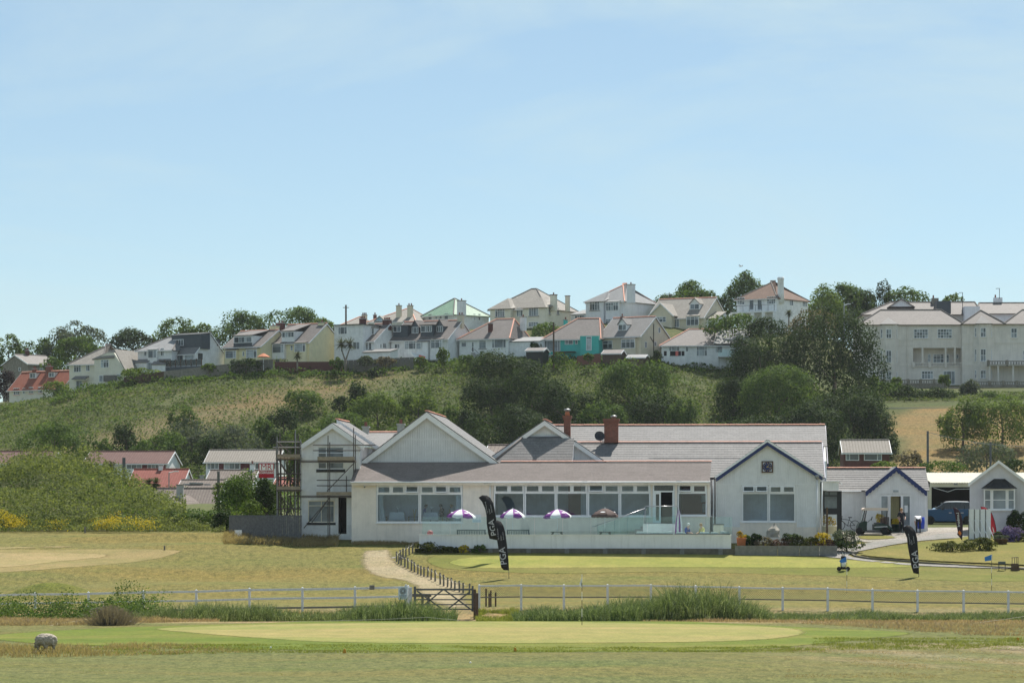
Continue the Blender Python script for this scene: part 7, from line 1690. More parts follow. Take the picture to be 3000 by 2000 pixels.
bend=dict(pel=(0,.12,.95),chest=(0,-.28,1.17),neck=(0,-.46,1.15),head=(0,-.58,1.09),face=(0,-.3,-1),arm_l=((-.19,-.33,1.14),(-.22,-.42,.86),(-.16,-.50,.62)),arm_r=((.19,-.33,1.14),(.22,-.42,.86),(.16,-.50,.62)),leg_l=((-.10,.12,.88),(-.12,.05,.48),(-.12,.1,.08)),leg_r=((.10,.12,.88),(.12,.05,.48),(.12,.1,.08)),long=1)
sit=dict(pel=(0,.05,.50),chest=(0,-.02,.90),neck=(0,-.08,1.06),head=(.0,-.13,1.17),face=(0,-1,-.4),arm_l=((-.19,-.02,.95),(-.24,-.12,.70),(-.12,-.32,.66)),arm_r=((.19,-.02,.95),(.24,-.12,.70),(.12,-.32,.66)),leg_l=((-.10,-.02,.48),(-.11,-.42,.48),(-.11,-.42,.08)),leg_r=((.10,-.02,.48),(.11,-.42,.48),(.11,-.42,.08)),long=1)
person('person in dark waistcoat and white sleeves standing behind the golf cart',P(2641,1561,206.5),math.radians(10),stand,('skin','cloth_dark','cloth_dark','black_paint'),'hair_blond',s=1.0)
person('person in white shirt bending over with back turned by the blue barrel',P(2690,1562,206.2),math.radians(175),bend,('skin','cloth_white','cloth_dark','black_paint'),'hair_dark',s=1.02)
person('white haired person in blue top sitting on the low sofa',terr(2012,-3.9),math.radians(55),sit,('skin','cloth_blue','cloth_dark','black_paint'),'hair_white','people sitting on the terrace')
person('person in pale yellow top sitting at the far end of the low sofa',terr(2058,-3.9),math.radians(-60),sit,('skin','cloth_yellow','cloth_dark','black_paint'),'hair_blond','people sitting on the terrace')
for px,v,rz,mt,hr,lab in ((1243,1.6,90,'cloth_blue','hair_dark','person in blue shirt dining behind the second window'),(1296,2.2,-60,'cloth_dark','hair_dark','person in dark top dining behind the second window'),(1328,1.4,-90,'cloth_white','hair_blond','person in white shirt dining beside the window curtain')):person(lab,cw((cu(px,v),v,zf)),math.radians(rz),sit,('skin',mt,'cloth_dark','black_paint'),hr,'diners behind the clubhouse window')
def dining(px,v,lab):
 t=thing('dining_table',lab,'table',cw((cu(px,v),v,zf)),-TH,'dining tables behind the glass');m=MB()
 a,b=.48,.54;m.add([(-a,-a,.76),(a,-a,.76),(a,a,.76),(-a,a,.76),(-b,-b,.22),(b,-b,.22),(b,b,.22),(-b,b,.22)],[(0,1,2,3),(0,4,5,1),(1,5,6,2),(2,6,7,3),(3,7,4,0)]);m.build('tablecloth','tablecloth',t)
 m=MB();m.lathe([(.05,.761),(.03,.86),(.05,.95)],(0,0,0),8);m.build('vase','pane_pale',t);m=MB();[m.tube((0,0,.95),(math.cos(k) *.1,math.sin(k) *.1,1.12),.02,5,.05) for k in range(5)];m.build('flowers','white_fabric',t)
 for x in (-.95,.95):c=thing('dining_chair',lab.replace('table','chair').replace('white clothed dining','thin framed dining') +(' by the curtain side' if x<0 else ' on its other side'),'chair',cw((cu(px,v) +x,v,zf)),-TH,'dining chairs behind the glass');q=MB();q.box(-.22,.22,-.2,.2,.43,.47);q.build('seat','brown_fabric',c);sg_=-1 if x<0 else 1;q=MB();q.tube((sg_*.2,-.2,.45),(sg_*.3,-.2,.95),.015);q.tube((sg_*.2,.2,.45),(sg_*.3,.2,.95),.015);q.tube((sg_*.3,-.2,.95),(sg_*.3,.2,.95),.015);q.build('backrest','gilt',c);[MB().tube((i*.2,j*.18,0),(i*.2,j*.18,.43),.014).build('leg','gilt',c) for i in (-1,1) for j in (-1,1)]
dining(1165,1.5,'white clothed dining table behind the end window');dining(1264,1.5,'white clothed dining table behind the second window')
sb_=ground_at(134,1912);she=thing('sheep','grazing woolly sheep with lowered head in rough grass','sheep',sb_,math.radians(128));she.scale=(.95,.95,.74)
m=MB();m.lathe([(.02,-.52),(.17,-.50),(.27,-.42),(.32,-.25),(.325,0),(.30,.25),(.23,.42),(.10,.52),(.02,.54)],(0,0,.62),20,'x',(.95,.9))
for q in ([(.46,0,.60),(.64,0,.42),(.76,0,.20)],[(-.50,0,.62),(-.56,0,.40)]):m.path(q,.1,10,[.15,.10,.06][:len(q)] if q[0][0] >0 else [.06,.035])
for x,y in ((.30,.14),(.30,-.14),(-.28,.15),(-.28,-.15)):m.path([(x,y,.5),(x-(.05 if x<0 else 0),y,.24),(x,y,.0)],.05,8,[.13,.05,.04])
for y in (-1,1):m.tube((.64,.05*y,.46),(.62,.16*y,.42),.03,6)
tmp=m.build('tmp','wool');rm_=tmp.modifiers.new('r','REMESH');rm_.mode='VOXEL';rm_.voxel_size=.022;sm_=tmp.modifiers.new('s','SMOOTH');sm_.iterations=4
nm=bpy.data.meshes.new_from_object(tmp.evaluated_get(bpy.context.evaluated_depsgraph_get()));bpy.data.objects.remove(tmp);nm.name='body';nm.materials.clear();nm.materials.append(MATS['wool']);nm.materials.append(MATS['sheep_face'])
for v in nm.vertices:
 if v.co.z>.3 and v.co.x<.56:v.co += v.normal*(.03*mnoise.noise(v.co*13) +.02*mnoise.noise(v.co*34))
for p in nm.polygons:p.use_smooth=True;p.material_index=1 if (p.center.x>.58 or p.center.z<.27) else 0
link(bpy.data.objects.new('body',nm),she)
# ---------------------------------------------------------------- vehicles and yard things
def zz(ox,oy,k,X0,Y0,s):return lambda a,b:((ox+a/k-X0) *s,(Y0-(oy+b/k)) *s)
def wheel(t,x,y,z,r,w,rim='fence_white',spokes=0):
 m=MB();m.lathe([(r*.62,-w/2),(r*.92,-w/2),(r,-w*.3),(r,w*.3),(r*.92,w/2),(r*.62,w/2)],(x,y,z),22,'y');o=m.build('wheel','tyre_black',t,True)
 m=MB();m.lathe([(.01,-w*.42),(r*.25,-w*.44),(r*.3,-w*.3),(r*.55,-w*.32),(r*.63,-w*.46),(r*.63,w*.4),(.01,w*.4)],(x,y,z),18,'y');m.build('rim',rim,o)
gD=206.0;gs=gD/F;gc=thing('golf_cart','dark green golf cart with pale roof parked before the pro shop','golf cart',P(2560,1570,gD),0);gc.location.z=G(gc.location.x,gD) +.03;c=zz(2480,1440,6.533,2560,1570,gs)
def prof(pts,y0,y1,name,mat,sm=False):m=MB();m.prism([(c(*p)[0],y0,c(*p)[1]) for p in pts],(0,y1-y0,0));return m.build(name,mat,gc,sm)
prof([(205,690),(230,630),(330,592),(380,600),(372,700),(375,770),(300,800),(290,740),(200,730)],-.55,.55,'cowl','cart_green');prof([(360,768),(660,772),(660,800),(360,790)],-.55,.55,'floor','dark_metal')
prof([(510,655),(690,640),(800,680),(890,760),(840,775),(780,730),(700,720),(650,745),(640,770),(510,765)],-.55,.55,'body','cart_green');prof([(515,700),(760,690),(770,706),(515,716)],-.56,-.551,'trim','fence_white');prof([(545,625),(690,620),(700,655),(540,655)],-.5,.5,'seat','grey_planter');prof([(660,545),(690,540),(705,640),(668,640)],-.5,.5,'backrest','brown_fabric')
prof([(295,362),(335,340),(760,342),(780,366),(772,394),(325,390)],-.62,.62,'roof','cart_roof')
for a,b,y in (((268,640),(335,378),-.52),((355,600),(405,378),.5),((700,640),(690,380),.5),((735,640),(765,380),-.52)):m=MB();m.tube((c(*a)[0],y,c(*a)[1]),(c(*b)[0],y,c(*b)[1]),.032);m.build('roof_post','black_paint',gc)
m=MB();p,q=c(280,620),c(340,385);m.add([(p[0],-.5,p[1]),(p[0],.5,p[1]),(q[0],.5,q[1]),(q[0],-.5,q[1])],[(0,1,2,3)]);m.build('windscreen','screen_plastic',gc)
m=MB();p,q=c(395,620),c(475,545);m.tube((p[0],-.2,p[1]),(q[0],-.2,q[1]),.018);m.build('steering_column','dark_metal',gc);m=MB();m.path([(q[0] +.04*math.cos(k/8*6.283),-.2+.16*math.sin(k/8*6.283),q[1] +.13*math.cos(k/8*6.283)) for k in range(9)],.016,6);m.build('steering_wheel','black_paint',gc)
for x,zc,y,r in ((225,780,-.56,.25),(305,785,.5,.25),(705,802,-.56,.26),(820,795,.5,.26)):p=c(x,zc);wheel(gc,p[0],y,r,r,.2)
for (x,y,mt) in ((690,-.25,'brown_fabric'),(735,-.1,'grey_planter')):p=c(x,540);m=MB();m.lathe([(.10,-.5),(.13,0),(.14,.45),(.12,.5)],(p[0] +.15,y,p[1] -.4),12);m.build('golf_bag',mt,gc,True)
bD=226.0;bs=bD/F;car=thing('parked_car','dark blue compact car with silver roof parked by the garage','car',P(2760,1533,bD),0);c=zz(2700,1440,7.84,2760,1533,bs)
def carp(pts,w0,w1,name,mat,par=None):
 pts=[c(*p) for p in pts];n=len(pts);zs=[p[1] for p in pts];lo,hi=min(zs),max(zs);vs=[]
 for sg_ in (-1,1):vs += [(p[0],sg_*(w0+(w1-w0) *(p[1] -lo) /(hi-lo)),p[1]) for p in pts]
 m=MB();m.add(vs,[tuple(range(n)),tuple(range(2*n-1,n-1,-1))] +[((i+1) % n,i,n+i,n+(i+1) % n) for i in range(n)]);o=m.build(name,mat,par or car)
 bv=o.modifiers.new('b','BEVEL');bv.width=.03;bv.segments=2;return o
arch=lambda x,y,r:[(x+r*math.cos(math.radians(a)),y-r*math.sin(math.radians(a))) for a in (180,150,120,90,60,30,0)]
carp([(20,640),(15,520),(30,450),(135,408),(290,395),(1150,390),(1240,420),(1262,520),(1255,650)] +[(1110,668)] +arch(1010,650,98)[::-1] +[(900,676),(280,676)] +arch(165,650,98)[::-1] +[(60,660)],.88,.84,'body','car_paint')
carp([(262,400),(330,345),(480,258),(590,232),(1050,232),(1150,290),(1180,395)],.80,.58,'cabin','car_glass');carp([(520,240),(590,218),(800,212),(1040,222),(1075,240)],.60,.55,'roof','steel')
for x in (455,700,940):carp([(x,398),(x+28,398),(x+20,245),(x+2,245)],.805,.60,'pillar','black_paint')
for x in (165,1010):
 for y in (-.78,.78):p=c(x,648);wheel(car,p[0],y,p[1],.33,.2)
p=c(440,395);m=MB();m.box(p[0] -.08,p[0] +.08,-1.02,-.85,p[1] -.06,p[1] +.06);m.build('door_mirror','black_paint',car);p=c(590,480);[MB().box(c(x,480)[0],c(x+60,480)[0],-.91,-.875,p[1] -.015,p[1] +.015).build('door_handle','steel',car) for x in (590,860)]
bk=thing('bicycle','dark bicycle leaning on the pro shop wall','bicycle',P(2483,1552,210),0)
for x in (-.52,.52):m=MB();m.path([(x+.33*math.cos(k/14*6.283),0,.34+.33*math.sin(k/14*6.283)) for k in range(15)],.022,5);m.build('wheel','tyre_black',bk)
for a,b in (((-.52,.34),(-.38,.85)),((-.40,.78),(.1,.72)),((-.42,.70),(.0,.30)),((.0,.30),(.16,.86)),((.0,.30),(.52,.34)),((.52,.34),(.12,.74))):m=MB();m.tube((a[0],0,a[1]),(b[0],0,b[1]),.02);m.build('frame_tube','dark_metal',bk)
m=MB();m.box(.05,.3,-.06,.06,.86,.92);m.build('saddle','black_paint',bk);m=MB();m.tube((-.38,-.25,.98),(-.38,.25,.98),.016);m.tube((-.38,0,.85),(-.38,0,.98),.016);m.build('handlebar','dark_metal',bk)
tb=P(2471,1638,186);tb.z=G(tb.x,tb.y) +.02;tr=thing('golf_trolley','golf bag on a two wheeled trolley standing on the drive','golf trolley',tb,0)
for x in (-.27,.27):wheel(tr,x,0,.14,.14,.07,'galvanised')
m=MB();m.lathe([(.13,.10),(.17,.3),(.17,.6),(.14,.62),(.15,.9),(.16,.92)],(0,.1,0),14);m.build('bag','black_fabric',tr,True);m=MB();m.lathe([(.02,-.2),(.12,-.18),(.14,0),(.12,.18),(.02,.2)],(0,-.06,.45),10);m.build('bag_pocket','white_fabric',tr,True)
for k in range(6):m=MB();a=k*1.05;x,y=.08*math.cos(a),.1+.08*math.sin(a);m.tube((x,y,.9),(x*1.3,y,1.08),.01);m.lathe([(.01,-.04),(.04,0),(.01,.05)],(x*1.3,y,1.1),6);m.build('club','black_paint' if k % 2 else 'steel',tr)
m=MB();m.tube((-.27,0,.14),(.27,0,.14),.015);m.tube((0,.15,.1),(0,.3,1.0),.02);m.build('frame','dark_metal',tr)
bn=thing('waste_bin','blue waste bin with white notice by the hedge','bin',ground_at(2944,1560),0);s=bn.location.y/F
m=MB();m.box(-10*s,10*s,-.22,.22,0,21*s);m.build('body','blue_plastic',bn)
m=MB();[m.box(a*s,b*s,-.22,.22,21.01*s,33*s) for a,b in ((-10,-7),(7,10))];m.build('hood_side','blue_plastic',bn);m=MB();m.prism([(-10.5*s,-.23,33*s),(10.5*s,-.23,33*s),(9*s,-.23,37.5*s),(-9*s,-.23,37.5*s)],(0,.46,0));m.build('hood','blue_plastic',bn);m=MB();m.box(-6*s,6*s,-.228,-.221,3*s,16*s);m.build('notice','white_lettering',bn)
def pot(name,label,px,y0,y1,w,mat,cat='planter',D=None,r2=.85):
 b=ground_at(px,y1) if D is None else P(px,y1,D);k=b.y/F;m=MB();m.lathe([(w*k*r2/2,0),(w*k/2,(y1-y0) *k),(w*k*.53,(y1-y0) *k+.005),(w*k*.53,(y1-y0) *k+.06),(w*k*.44,(y1-y0) *k+.05)],(0,0,0),16);t=thing(name,label,cat,b,0);m.build('pot',mat,t,True);return t,(y1-y0) *k+.05,w*k/2
# ---------------------------------------------------------------- plants
def unit(n):v=NR.normal(size=(n,3));return v/np.linalg.norm(v,axis=1)[:,None]
def leaf_faces(C,N,size):
 n=len(C);N=N+.5*NR.normal(size=(n,3));N /= np.linalg.norm(N,axis=1)[:,None] +1e-9
 T=np.cross(N,unit(n));T /= np.linalg.norm(T,axis=1)[:,None] +1e-9;B=np.cross(N,T)
 s=(size*NR.uniform(.6,1.3,n))[:,None];T=T*s*.5;B=B*s*.36
 return np.stack([C-T,C-B*.9+T*.1,C+T,C+B],1)
def crown_pts(w,d,h,n,lobes=9,clump=13,flat=.5):
 lobes=int(lobes*2.2);L=unit(lobes);L[:,2] =np.where(L[:,2] <-.45,-L[:,2],L[:,2]);r=NR.uniform(.27,.42,lobes);L *= ((NR.uniform(.86,1.04,lobes) -r))[:,None]
 L[0] =(0,0,0);r[0] =.66
 k=NR.choice(lobes,n,p=r**2/(r**2).sum());cd_=unit(lobes*clump).reshape(lobes,clump,3);cd_ += (L/(np.linalg.norm(L,axis=1)[:,None] +.1))[:,None] *.6;cd_[...,2] += .25;cd_ /= np.linalg.norm(cd_,axis=2)[...,None]
 dr=cd_[k,NR.integers(0,clump,n)] +.34*NR.normal(size=(n,3));dr /= np.linalg.norm(dr,axis=1)[:,None]
 rr=r[k] *(NR.uniform(.62,1.0,n)) ;p=L[k] +dr*rr[:,None]
 lo,hi=np.percentile(p,1,0),np.percentile(p,99.3,0);lo[2] =np.percentile(p[:,2],6);e=(hi-lo)[:2] /2;mid=(hi+lo)[:2] /2;lo[:2],hi[:2] =mid-e,mid+e
 q=(p-lo) /(hi-lo);q[:,:2] -= .5
 return q*(w,d,h),dr+(0,0,.35)
def tree(px,y0,y1,wpx,D,mat,label,group='trees on the hill',name='tree',cat='tree',dens=1.0,trunk=.0,bark='bark',lobes=9,leaf=None,dep=.8,sink=.6):
 k=D/F;w,h=wpx*k,(y1-y0) *k;b=P(px,y1,D);t=thing(name,label,cat,b,0,group)
 lf=leaf or max(.14,.00078*D);zc=h*trunk
 n=int(dens*11.0*(w*h) /(lf*lf));n=min(24000,max(500,n))
 C,N=crown_pts(w,w*dep,h-zc,n,lobes);C[:,2] += zc
 quads_obj('crown',leaf_faces(C,N,lf),mat,t)
 m=MB();hh=zc+(h-zc) *.55;r0=max(.05,h*.022);m.path([(0,0,-sink),(.02*h,0,hh*.5),(-.01*h,.02*h,hh)],r0,7,[r0*1.3,r0,r0*.5])
 for i in range(4):a=i*1.7+px;z_=hh*(.45+.13*i);m.tube((0,0,z_),(math.cos(a) *w*.28,math.sin(a) *w*.22,z_+h*.25),r0*.5,5,r0*.2)
 m.build('trunk',bark,t,True);return t
SK='trees along the skyline'
for r_ in ((25,980,1090,62,545,'leaf_light','light green tree at the very left of the skyline'),(105,992,1090,98,550,'leaf_mid','low mid green tree behind the stone cottage'),(218,946,1075,150,548,'leaf_grey','big greyish dome shaped tree on the left skyline'),(255,988,1075,155,538,'leaf_mid','green tree in front of the big greyish one'),(390,962,1060,126,548,'leaf_dark','dark tree behind the bay house'),(503,935,1050,118,552,'leaf_light','light green tree above the bay house roof'),(585,950,1040,82,552,'leaf_light','light green tree above the dark dormer'),(698,911,1030,132,548,'leaf_mid','round tree behind the first yellow house'),(832,902,1010,165,550,'leaf_mid','wide clipped looking tree behind the second yellow house'),(945,932,1000,72,545,'leaf_light','low tree beside the telegraph pole'),(1600,945,1000,75,500,'leaf_mid','hedge like tree beside the cream villa'),(2012,824,920,155,545,'leaf_mid','tree behind the gabled house roof'),(1955,862,930,70,545,'leaf_grey','feathery tree beside the lilac house'),(2112,866,960,62,540,'leaf_dark','narrow dark tree between the gabled house and white villa'),(2190,800,920,125,548,'leaf_mid','tall thin leaved tree behind the white villa'),(2400,838,985,130,540,'leaf_light','light tree right of the white villa'),(2470,831,970,150,545,'leaf_mid','broad tree behind the street lamp'),(2545,852,975,110,548,'leaf_dark','dark tree behind the hotel corner'),(2658,842,920,105,545,'leaf_mid','tree behind the hotel roof'),(2792,861,910,55,545,'leaf_light','small tree top over the hotel roof')):
 tree(*r_[:3],r_[3] *1.22,*r_[4:],group=SK,sink=5,dens=1.2,leaf=.42)
pt_=tree(2590,822,880,46,546,'leaf_dark','spiky pine top with upright branches beside the hotel roof',SK,'pine_tree',dens=.35,sink=8);m=MB();[m.tube((x,0,-2),(x*1.7,0,2.0+.8*math.cos(x*2)),.09,5,.05) for x in (-1.1,-.6,-.2,.2,.6,1.0)];m.build('branch','leaf_dark',pt_)
DK=(('dark broad leaved','leaf_dark'),('mid green','leaf_mid'),('light green','leaf_light'),('grey green','leaf_grey'),('brownish','leaf_brown'),('copper','leaf_copper'))
HT=[(1480,1033,1240,215,452,0,'tree at the top of the central clump'),(1440,1110,1290,150,438,0,'tree on the left of the central clump'),(1560,1085,1300,220,436,0,'tree in the middle of the central clump'),(1665,1120,1300,180,430,0,'tree on the right of the central clump'),(1500,1190,1345,260,418,0,'tree low in the central clump above the gablet'),
(1860,1058,1280,205,442,1,'round tree above the long clubhouse roof'),(1920,1150,1310,190,428,0,'tree low beside the round one above the roof'),(1770,1175,1310,130,425,1,'tree over the brick chimney'),(2010,1170,1310,120,424,1,'small tree over the middle of the long roof'),(2230,985,1200,200,452,0,'tree left of the great dark tree'),(2440,912,1195,265,455,0,'great tree beside the hotel'),(2270,1075,1300,260,436,1,'large tree with pale leaf edges below the great one'),(2150,1110,1290,130,440,0,'tree behind the clock gable'),(2500,1140,1340,215,425,0,'tree below the hotel corner'),(2390,1180,1360,190,415,0,'tree behind the clubhouse end wall'),(2560,1180,1340,120,420,0,'tree over the brick bungalow'),(2230,1220,1350,200,415,0,'low tree behind the long roof end'),
(2382,908,985,122,462,4,'dome shaped shrub beside the great dark tree'),(2145,922,985,150,470,1,'shrub before the gabled house'),(2255,930,1010,120,468,0,'windswept tree before the white villa'),(2215,1010,1090,110,465,0,'small tree hiding the end of the long bungalow'),
(1095,1078,1142,60,462,0,'round bush below the palm'),(888,1143,1230,120,440,1,'large round bush on the open hillside'),(995,1160,1200,45,438,0,'little bush above the scaffold'),(1045,1118,1250,80,436,0,'narrow tree above the scaffolded house'),(1105,1150,1275,130,428,2,'tree behind the scaffolded gable'),(1225,1140,1270,110,432,2,'pale tree between the two big gables'),(1310,1190,1300,130,424,1,'tree right of the big boarded gable'),(1370,1200,1310,90,424,0,'tree behind the gablet'),(1200,1230,1310,120,415,1,'low tree over the big gable'),(1000,1210,1290,150,418,1,'tree behind the scaffold gable peak'),(830,1195,1280,100,424,0,'bush left of the scaffold top'),(900,1250,1330,130,412,2,'leafy tree beside the scaffold top'),
(160,1235,1345,195,400,1,'tree behind the overgrown bank'),(370,1245,1345,95,402,0,'tree behind the rust roofed bungalow'),(470,1262,1350,130,400,1,'tree right of the rust roof'),(540,1190,1290,95,415,1,'bush above the village roofs'),(560,1230,1340,150,405,3,'willowy tree above the brown roofs'),(690,1245,1345,140,400,3,'willowy tree over the panelled bungalow'),(770,1225,1330,90,405,1,'tree left of the scaffold'),(620,1275,1350,120,398,0,'tree between the village roofs'),(440,1290,1350,110,398,1,'low tree over the white gable'),(300,1285,1345,60,398,1,'little tree over the rust roof ridge'),(820,1265,1340,80,400,0,'tree behind the scaffold tubes'),
(20,1086,1160,70,495,5,'beech at the left edge'),(150,1045,1085,60,500,1,'bush beside the stone cottage'),(165,1115,1160,80,472,2,'garden shrub before the red roofed bungalow'),(415,1078,1112,112,468,2,'garden shrubs before the bay house'),(612,1065,1085,42,466,2,'clipped bush by the dark dormer house'),(720,1050,1080,95,465,0,'hedge before the first yellow house'),(985,1047,1075,40,464,1,'shrub by the palm'),(1075,1043,1066,55,464,3,'variegated shrub before the flat roofed house'),(1130,1045,1066,60,464,4,'shrub beside the variegated one'),(1298,1018,1064,37,464,2,'rounded topiary bush before the white terrace'),(1368,1040,1066,50,463,1,'dome bush before the grey roofed bungalow'),(1425,1030,1066,50,462,0,'bush by the outside stair'),(1232,1046,1066,40,464,2,'shrub by the stair wall'),(1640,1032,1062,48,462,1,'bush before the turquoise bungalow'),(1725,1035,1052,30,461,2,'small bush at the turquoise corner'),(1922,1026,1072,40,458,0,'dark bush at the end of the long bungalow'),(1570,1000,1030,34,470,0,'bush by the dark shed'),
(2568,1100,1135,40,478,2,'yellow green bush on the hotel terrace'),(2626,1105,1130,32,478,2,'small bush over the terrace balustrade'),(2768,1098,1122,35,478,2,'bush at the head of the garden steps'),(2845,1112,1180,66,470,3,'shrub right of the garden steps'),(2600,1120,1200,120,468,1,'shrub below the terrace'),(2670,1130,1200,120,467,0,'dark shrub under the balustrade'),(2745,1135,1200,110,467,0,'dark shrub left of the garden steps'),(2540,1120,1195,100,470,0,'dark shrub by the hotel corner'),(2905,1150,1225,150,466,1,'shrub on the bank right of the steps'),(2985,1155,1230,120,466,2,'shrub at the right edge of the bank'),
(2820,1170,1312,125,425,2,'tree in the golden field'),(2935,1162,1308,185,424,2,'spreading tree in the golden field'),(2890,1292,1372,150,380,3,'bush at the foot of the golden field'),(2660,1318,1372,80,345,4,'shrub beside the brick bungalow'),(2590,1350,1375,70,300,2,'bush before the brick bungalow'),(2760,1350,1390,130,320,1,'hedge behind the garage'),(2960,1345,1385,110,330,0,'hedge behind the white lodge'),
(735,1385,1545,150,215,1,'bushy tree leaning on the scaffold'),(690,1400,1520,110,222,2,'tree beside the leaning bush'),(780,1400,1560,90,211,0,'dense shrub inside the scaffold'),(730,1465,1520,95,209,2,'bright leafy shrub over the board fence'),(600,1490,1545,140,214,1,'bramble patch before the nearest bungalow'),(520,1495,1548,110,215,1,'bramble patch by the yellow flowers'),(660,1500,1550,70,211,0,'ivy clump at the end of the board fence'),(870,1290,1420,60,240,1,'tree between the scaffold and the house')]
for (px,y0,y1,w,D,k,lab) in HT:tree(px,y0,y1,w*(1.15 if w >= 110 else 1),D,DK[k][1],DK[k][0] +' '+lab,trunk=.18 if 'golden field' in lab and 'tree' in lab.split() else 0,lobes=7 if w<70 else 11,dens=1.0 if w>70 else 1.3)
def palm(px,y0,yc,y1,w,D,lab,forks=2):
 t=thing('cabbage_palm',lab,'palm',P(px,y1,D),0,'cabbage palms');k=D/F;h=(y1-y0) *k;hc=(y1-yc) *k;r=w*k/2
 m=MB();heads=[]
 for i in range(forks):x=(i-(forks-1) /2) *r*.8;m.path([(0,0,-1),(x*.15,0,hc*.35),(x,0,hc)],.1,6,[.16,.12,.1]);heads.append(Vector((x,0,hc+(h-hc) *.35)))
 m.build('trunk','bark_pale',t,True);Q=[]
 for c_ in heads:
  for d in unit(150):
   d=Vector(d);d.z=d.z*.8+.15;L=r*.95;s_=d.cross(Vector((0,0,1))).normalized() *.07;a=c_+d*.1;e=c_+d*L-Vector((0,0,L*.18));Q.append((a-s_,a+s_,e+s_*.2,e-s_*.2))
 quads_obj('fronds',np.array([[tuple(p) for p in q] for q in Q]),'leaf_palm',t)
palm(1012,979,1022,1068,60,463,'forked cabbage palm before the flat roofed house');palm(871,1028,1048,1066,40,464,'low cabbage palm before the second yellow house',1);palm(2311,903,925,970,34,508,'cabbage palm by the white villa',1);palm(445,1404,1420,1450,52,300,'cabbage palm above the nearest bungalow',2);palm(318,1352,1372,1400,40,270,'cabbage palm poking out of the overgrown bank',2)
# ---------------------------------------------------------------- ground cover that nobody could count
def fbm(x,y,s,o=0):return np.array([mnoise.fractal(Vector((a*s+o,b*s,o)),1.0,2.0,3) for a,b in zip(x,y)])
def scatter(n,pr,dr,keep=None):
 px=NR.uniform(*pr,n);D=np.sqrt(NR.uniform(dr[0] **2,dr[1] **2,n));x=(px-HX) *D/F
 if keep is not None:k=keep(px,D,x);px,D,x=px[k],D[k],x[k]
 return px,D,x
def cover(name,label,mat,n,pr,dr,size,hgt,keep=None,clump=.25,thr=-.25,amp=.8):
 px,D,x=scatter(n,pr,dr,keep);f=fbm(x,D,clump,3);k=f>thr;px,D,x,f=px[k],D[k],x[k],f[k]
 h=hgt*np.clip(.55+amp*f,.12,1.6) *NR.uniform(.1,1,len(x)) **.6;C=np.stack([x,D,g(x,D) +h],1)
 o=quads_obj(name,leaf_faces(C,np.tile((0,-.15,.9),(len(C),1)) +.4*NR.normal(size=(len(C),3)),size),mat);tag(o,label,None,None,'stuff');return o
def hillkeep(px,D,x):
 t=(D-410) /60;dry=np.exp(-((t-(.30+(px-300) /1500)) /.15) **2) *(px<1250)
 return (NR.uniform(size=len(px)) >dry*.75) & ~((px>2585) & (D<462))
cover('bracken','green bracken and scrub over the hillside','leaf_bracken',150000,(-120,3300),(405,471),.34,.5,hillkeep,.09,-.6)
cover('hillside_scrub','darker bramble patches on the hillside','leaf_mid',52000,(-120,2560),(405,471),.36,1.1,hillkeep,.13,.18,1.4)
cover('upper_verge','rough growth along the garden walls at the hilltop','leaf_mid',16000,(150,2150),(462,470),.40,1.0,None,.2,-.1)
cover('bank_scrub','dense scrub covering the bank on the left','leaf_scrub',110000,(-220,545),(211,268),.19,1.5,None,.2,-.7,1.9)
cover('bank_brambles','darker bramble leaves colouring shaded hollows into the scrub of the bank','leaf_mid',22000,(-220,545),(211,262),.17,.9,None,.35,.1,1.0)  # darker leaves put the shade of the bank's hollows into colour
cover('village_hedges','hedges and gardens round the village roofs','leaf_mid',42000,(-150,1250),(268,408),.34,1.4,lambda p,D,x:~((p>415) & (p<665) & (D<345)),.12,-.1)
cover('yard_hedges','rough hedge growth behind the yard buildings','leaf_mid',16000,(2400,3300),(262,345),.32,1.3,None,.12,-.1)
cover('yellow_flowers','yellow wild flowers along the foot of the bank','leaf_yellow',15000,(-150,490),(207.6,212.5),.12,1.6,lambda p,D,x:NR.uniform(size=len(p)) <np.clip(.35+.4*np.sin(p*.021+1) +.4*np.sin(p*.047) +.2*np.sin(D*2),0,1) **1.5,.35,-.2)
cover('bank_foot','rank weeds along the foot of the bank','leaf_scrub',16000,(-200,660),(207.8,214),.14,.9,None,.5,-.4)
cover('ditch_brambles','brambles smothering the left of the white fence','leaf_mid',46000,(-260,535),(135,145.5),.10,1.3,lambda p,D,x:(D<140.5+5*np.clip((p-60) /350,0,1)) & (p<535-110*NR.uniform(size=len(p)) **2-12*(D-135)),.45,-.6,1.1)
def blades(name,label,mat,n,pr,dr,h,w,keep=None,lean=.35,clump=.5,thr=-.4,vary=.5,zoff=0.0):
 px,D,x=scatter(n,pr,dr,keep);f=fbm(x,D,clump,9);k=f>thr;px,D,x,f=px[k],D[k],x[k],f[k];n=len(x)
 hh=(h(px) if callable(h) else h) *NR.uniform(.55,1.1,n) *np.clip(.8+vary*f,.3,1.5);a=NR.uniform(0,6.28,n);B=np.stack([x,D,g(x,D) -.03+zoff],1)
 S=np.stack([np.cos(a),np.sin(a) *.5,0*a],1) *w;ln=np.stack([NR.normal(.12,1,n),NR.normal(0,1,n),0*a],1) *(lean*hh)[:,None]
 M_=B+ln*.3;M_[:,2] += hh*.6;T_=B+ln;T_[:,2] += hh
 o=quads_obj(name,np.concatenate([np.stack([B-S,B+S,M_+S*.8,M_-S*.8],1),np.stack([M_-S*.8,M_+S*.8,T_+S*.08,T_-S*.08],1)]),mat);tag(o,label,None,None,'stuff');return o
blades('reeds','reeds along the ditch left of the gate','reed_green',9000,(390,1335),(133.2,138.5),lambda p:.95+.25*np.sin(p*.012),.022,lean=.28)
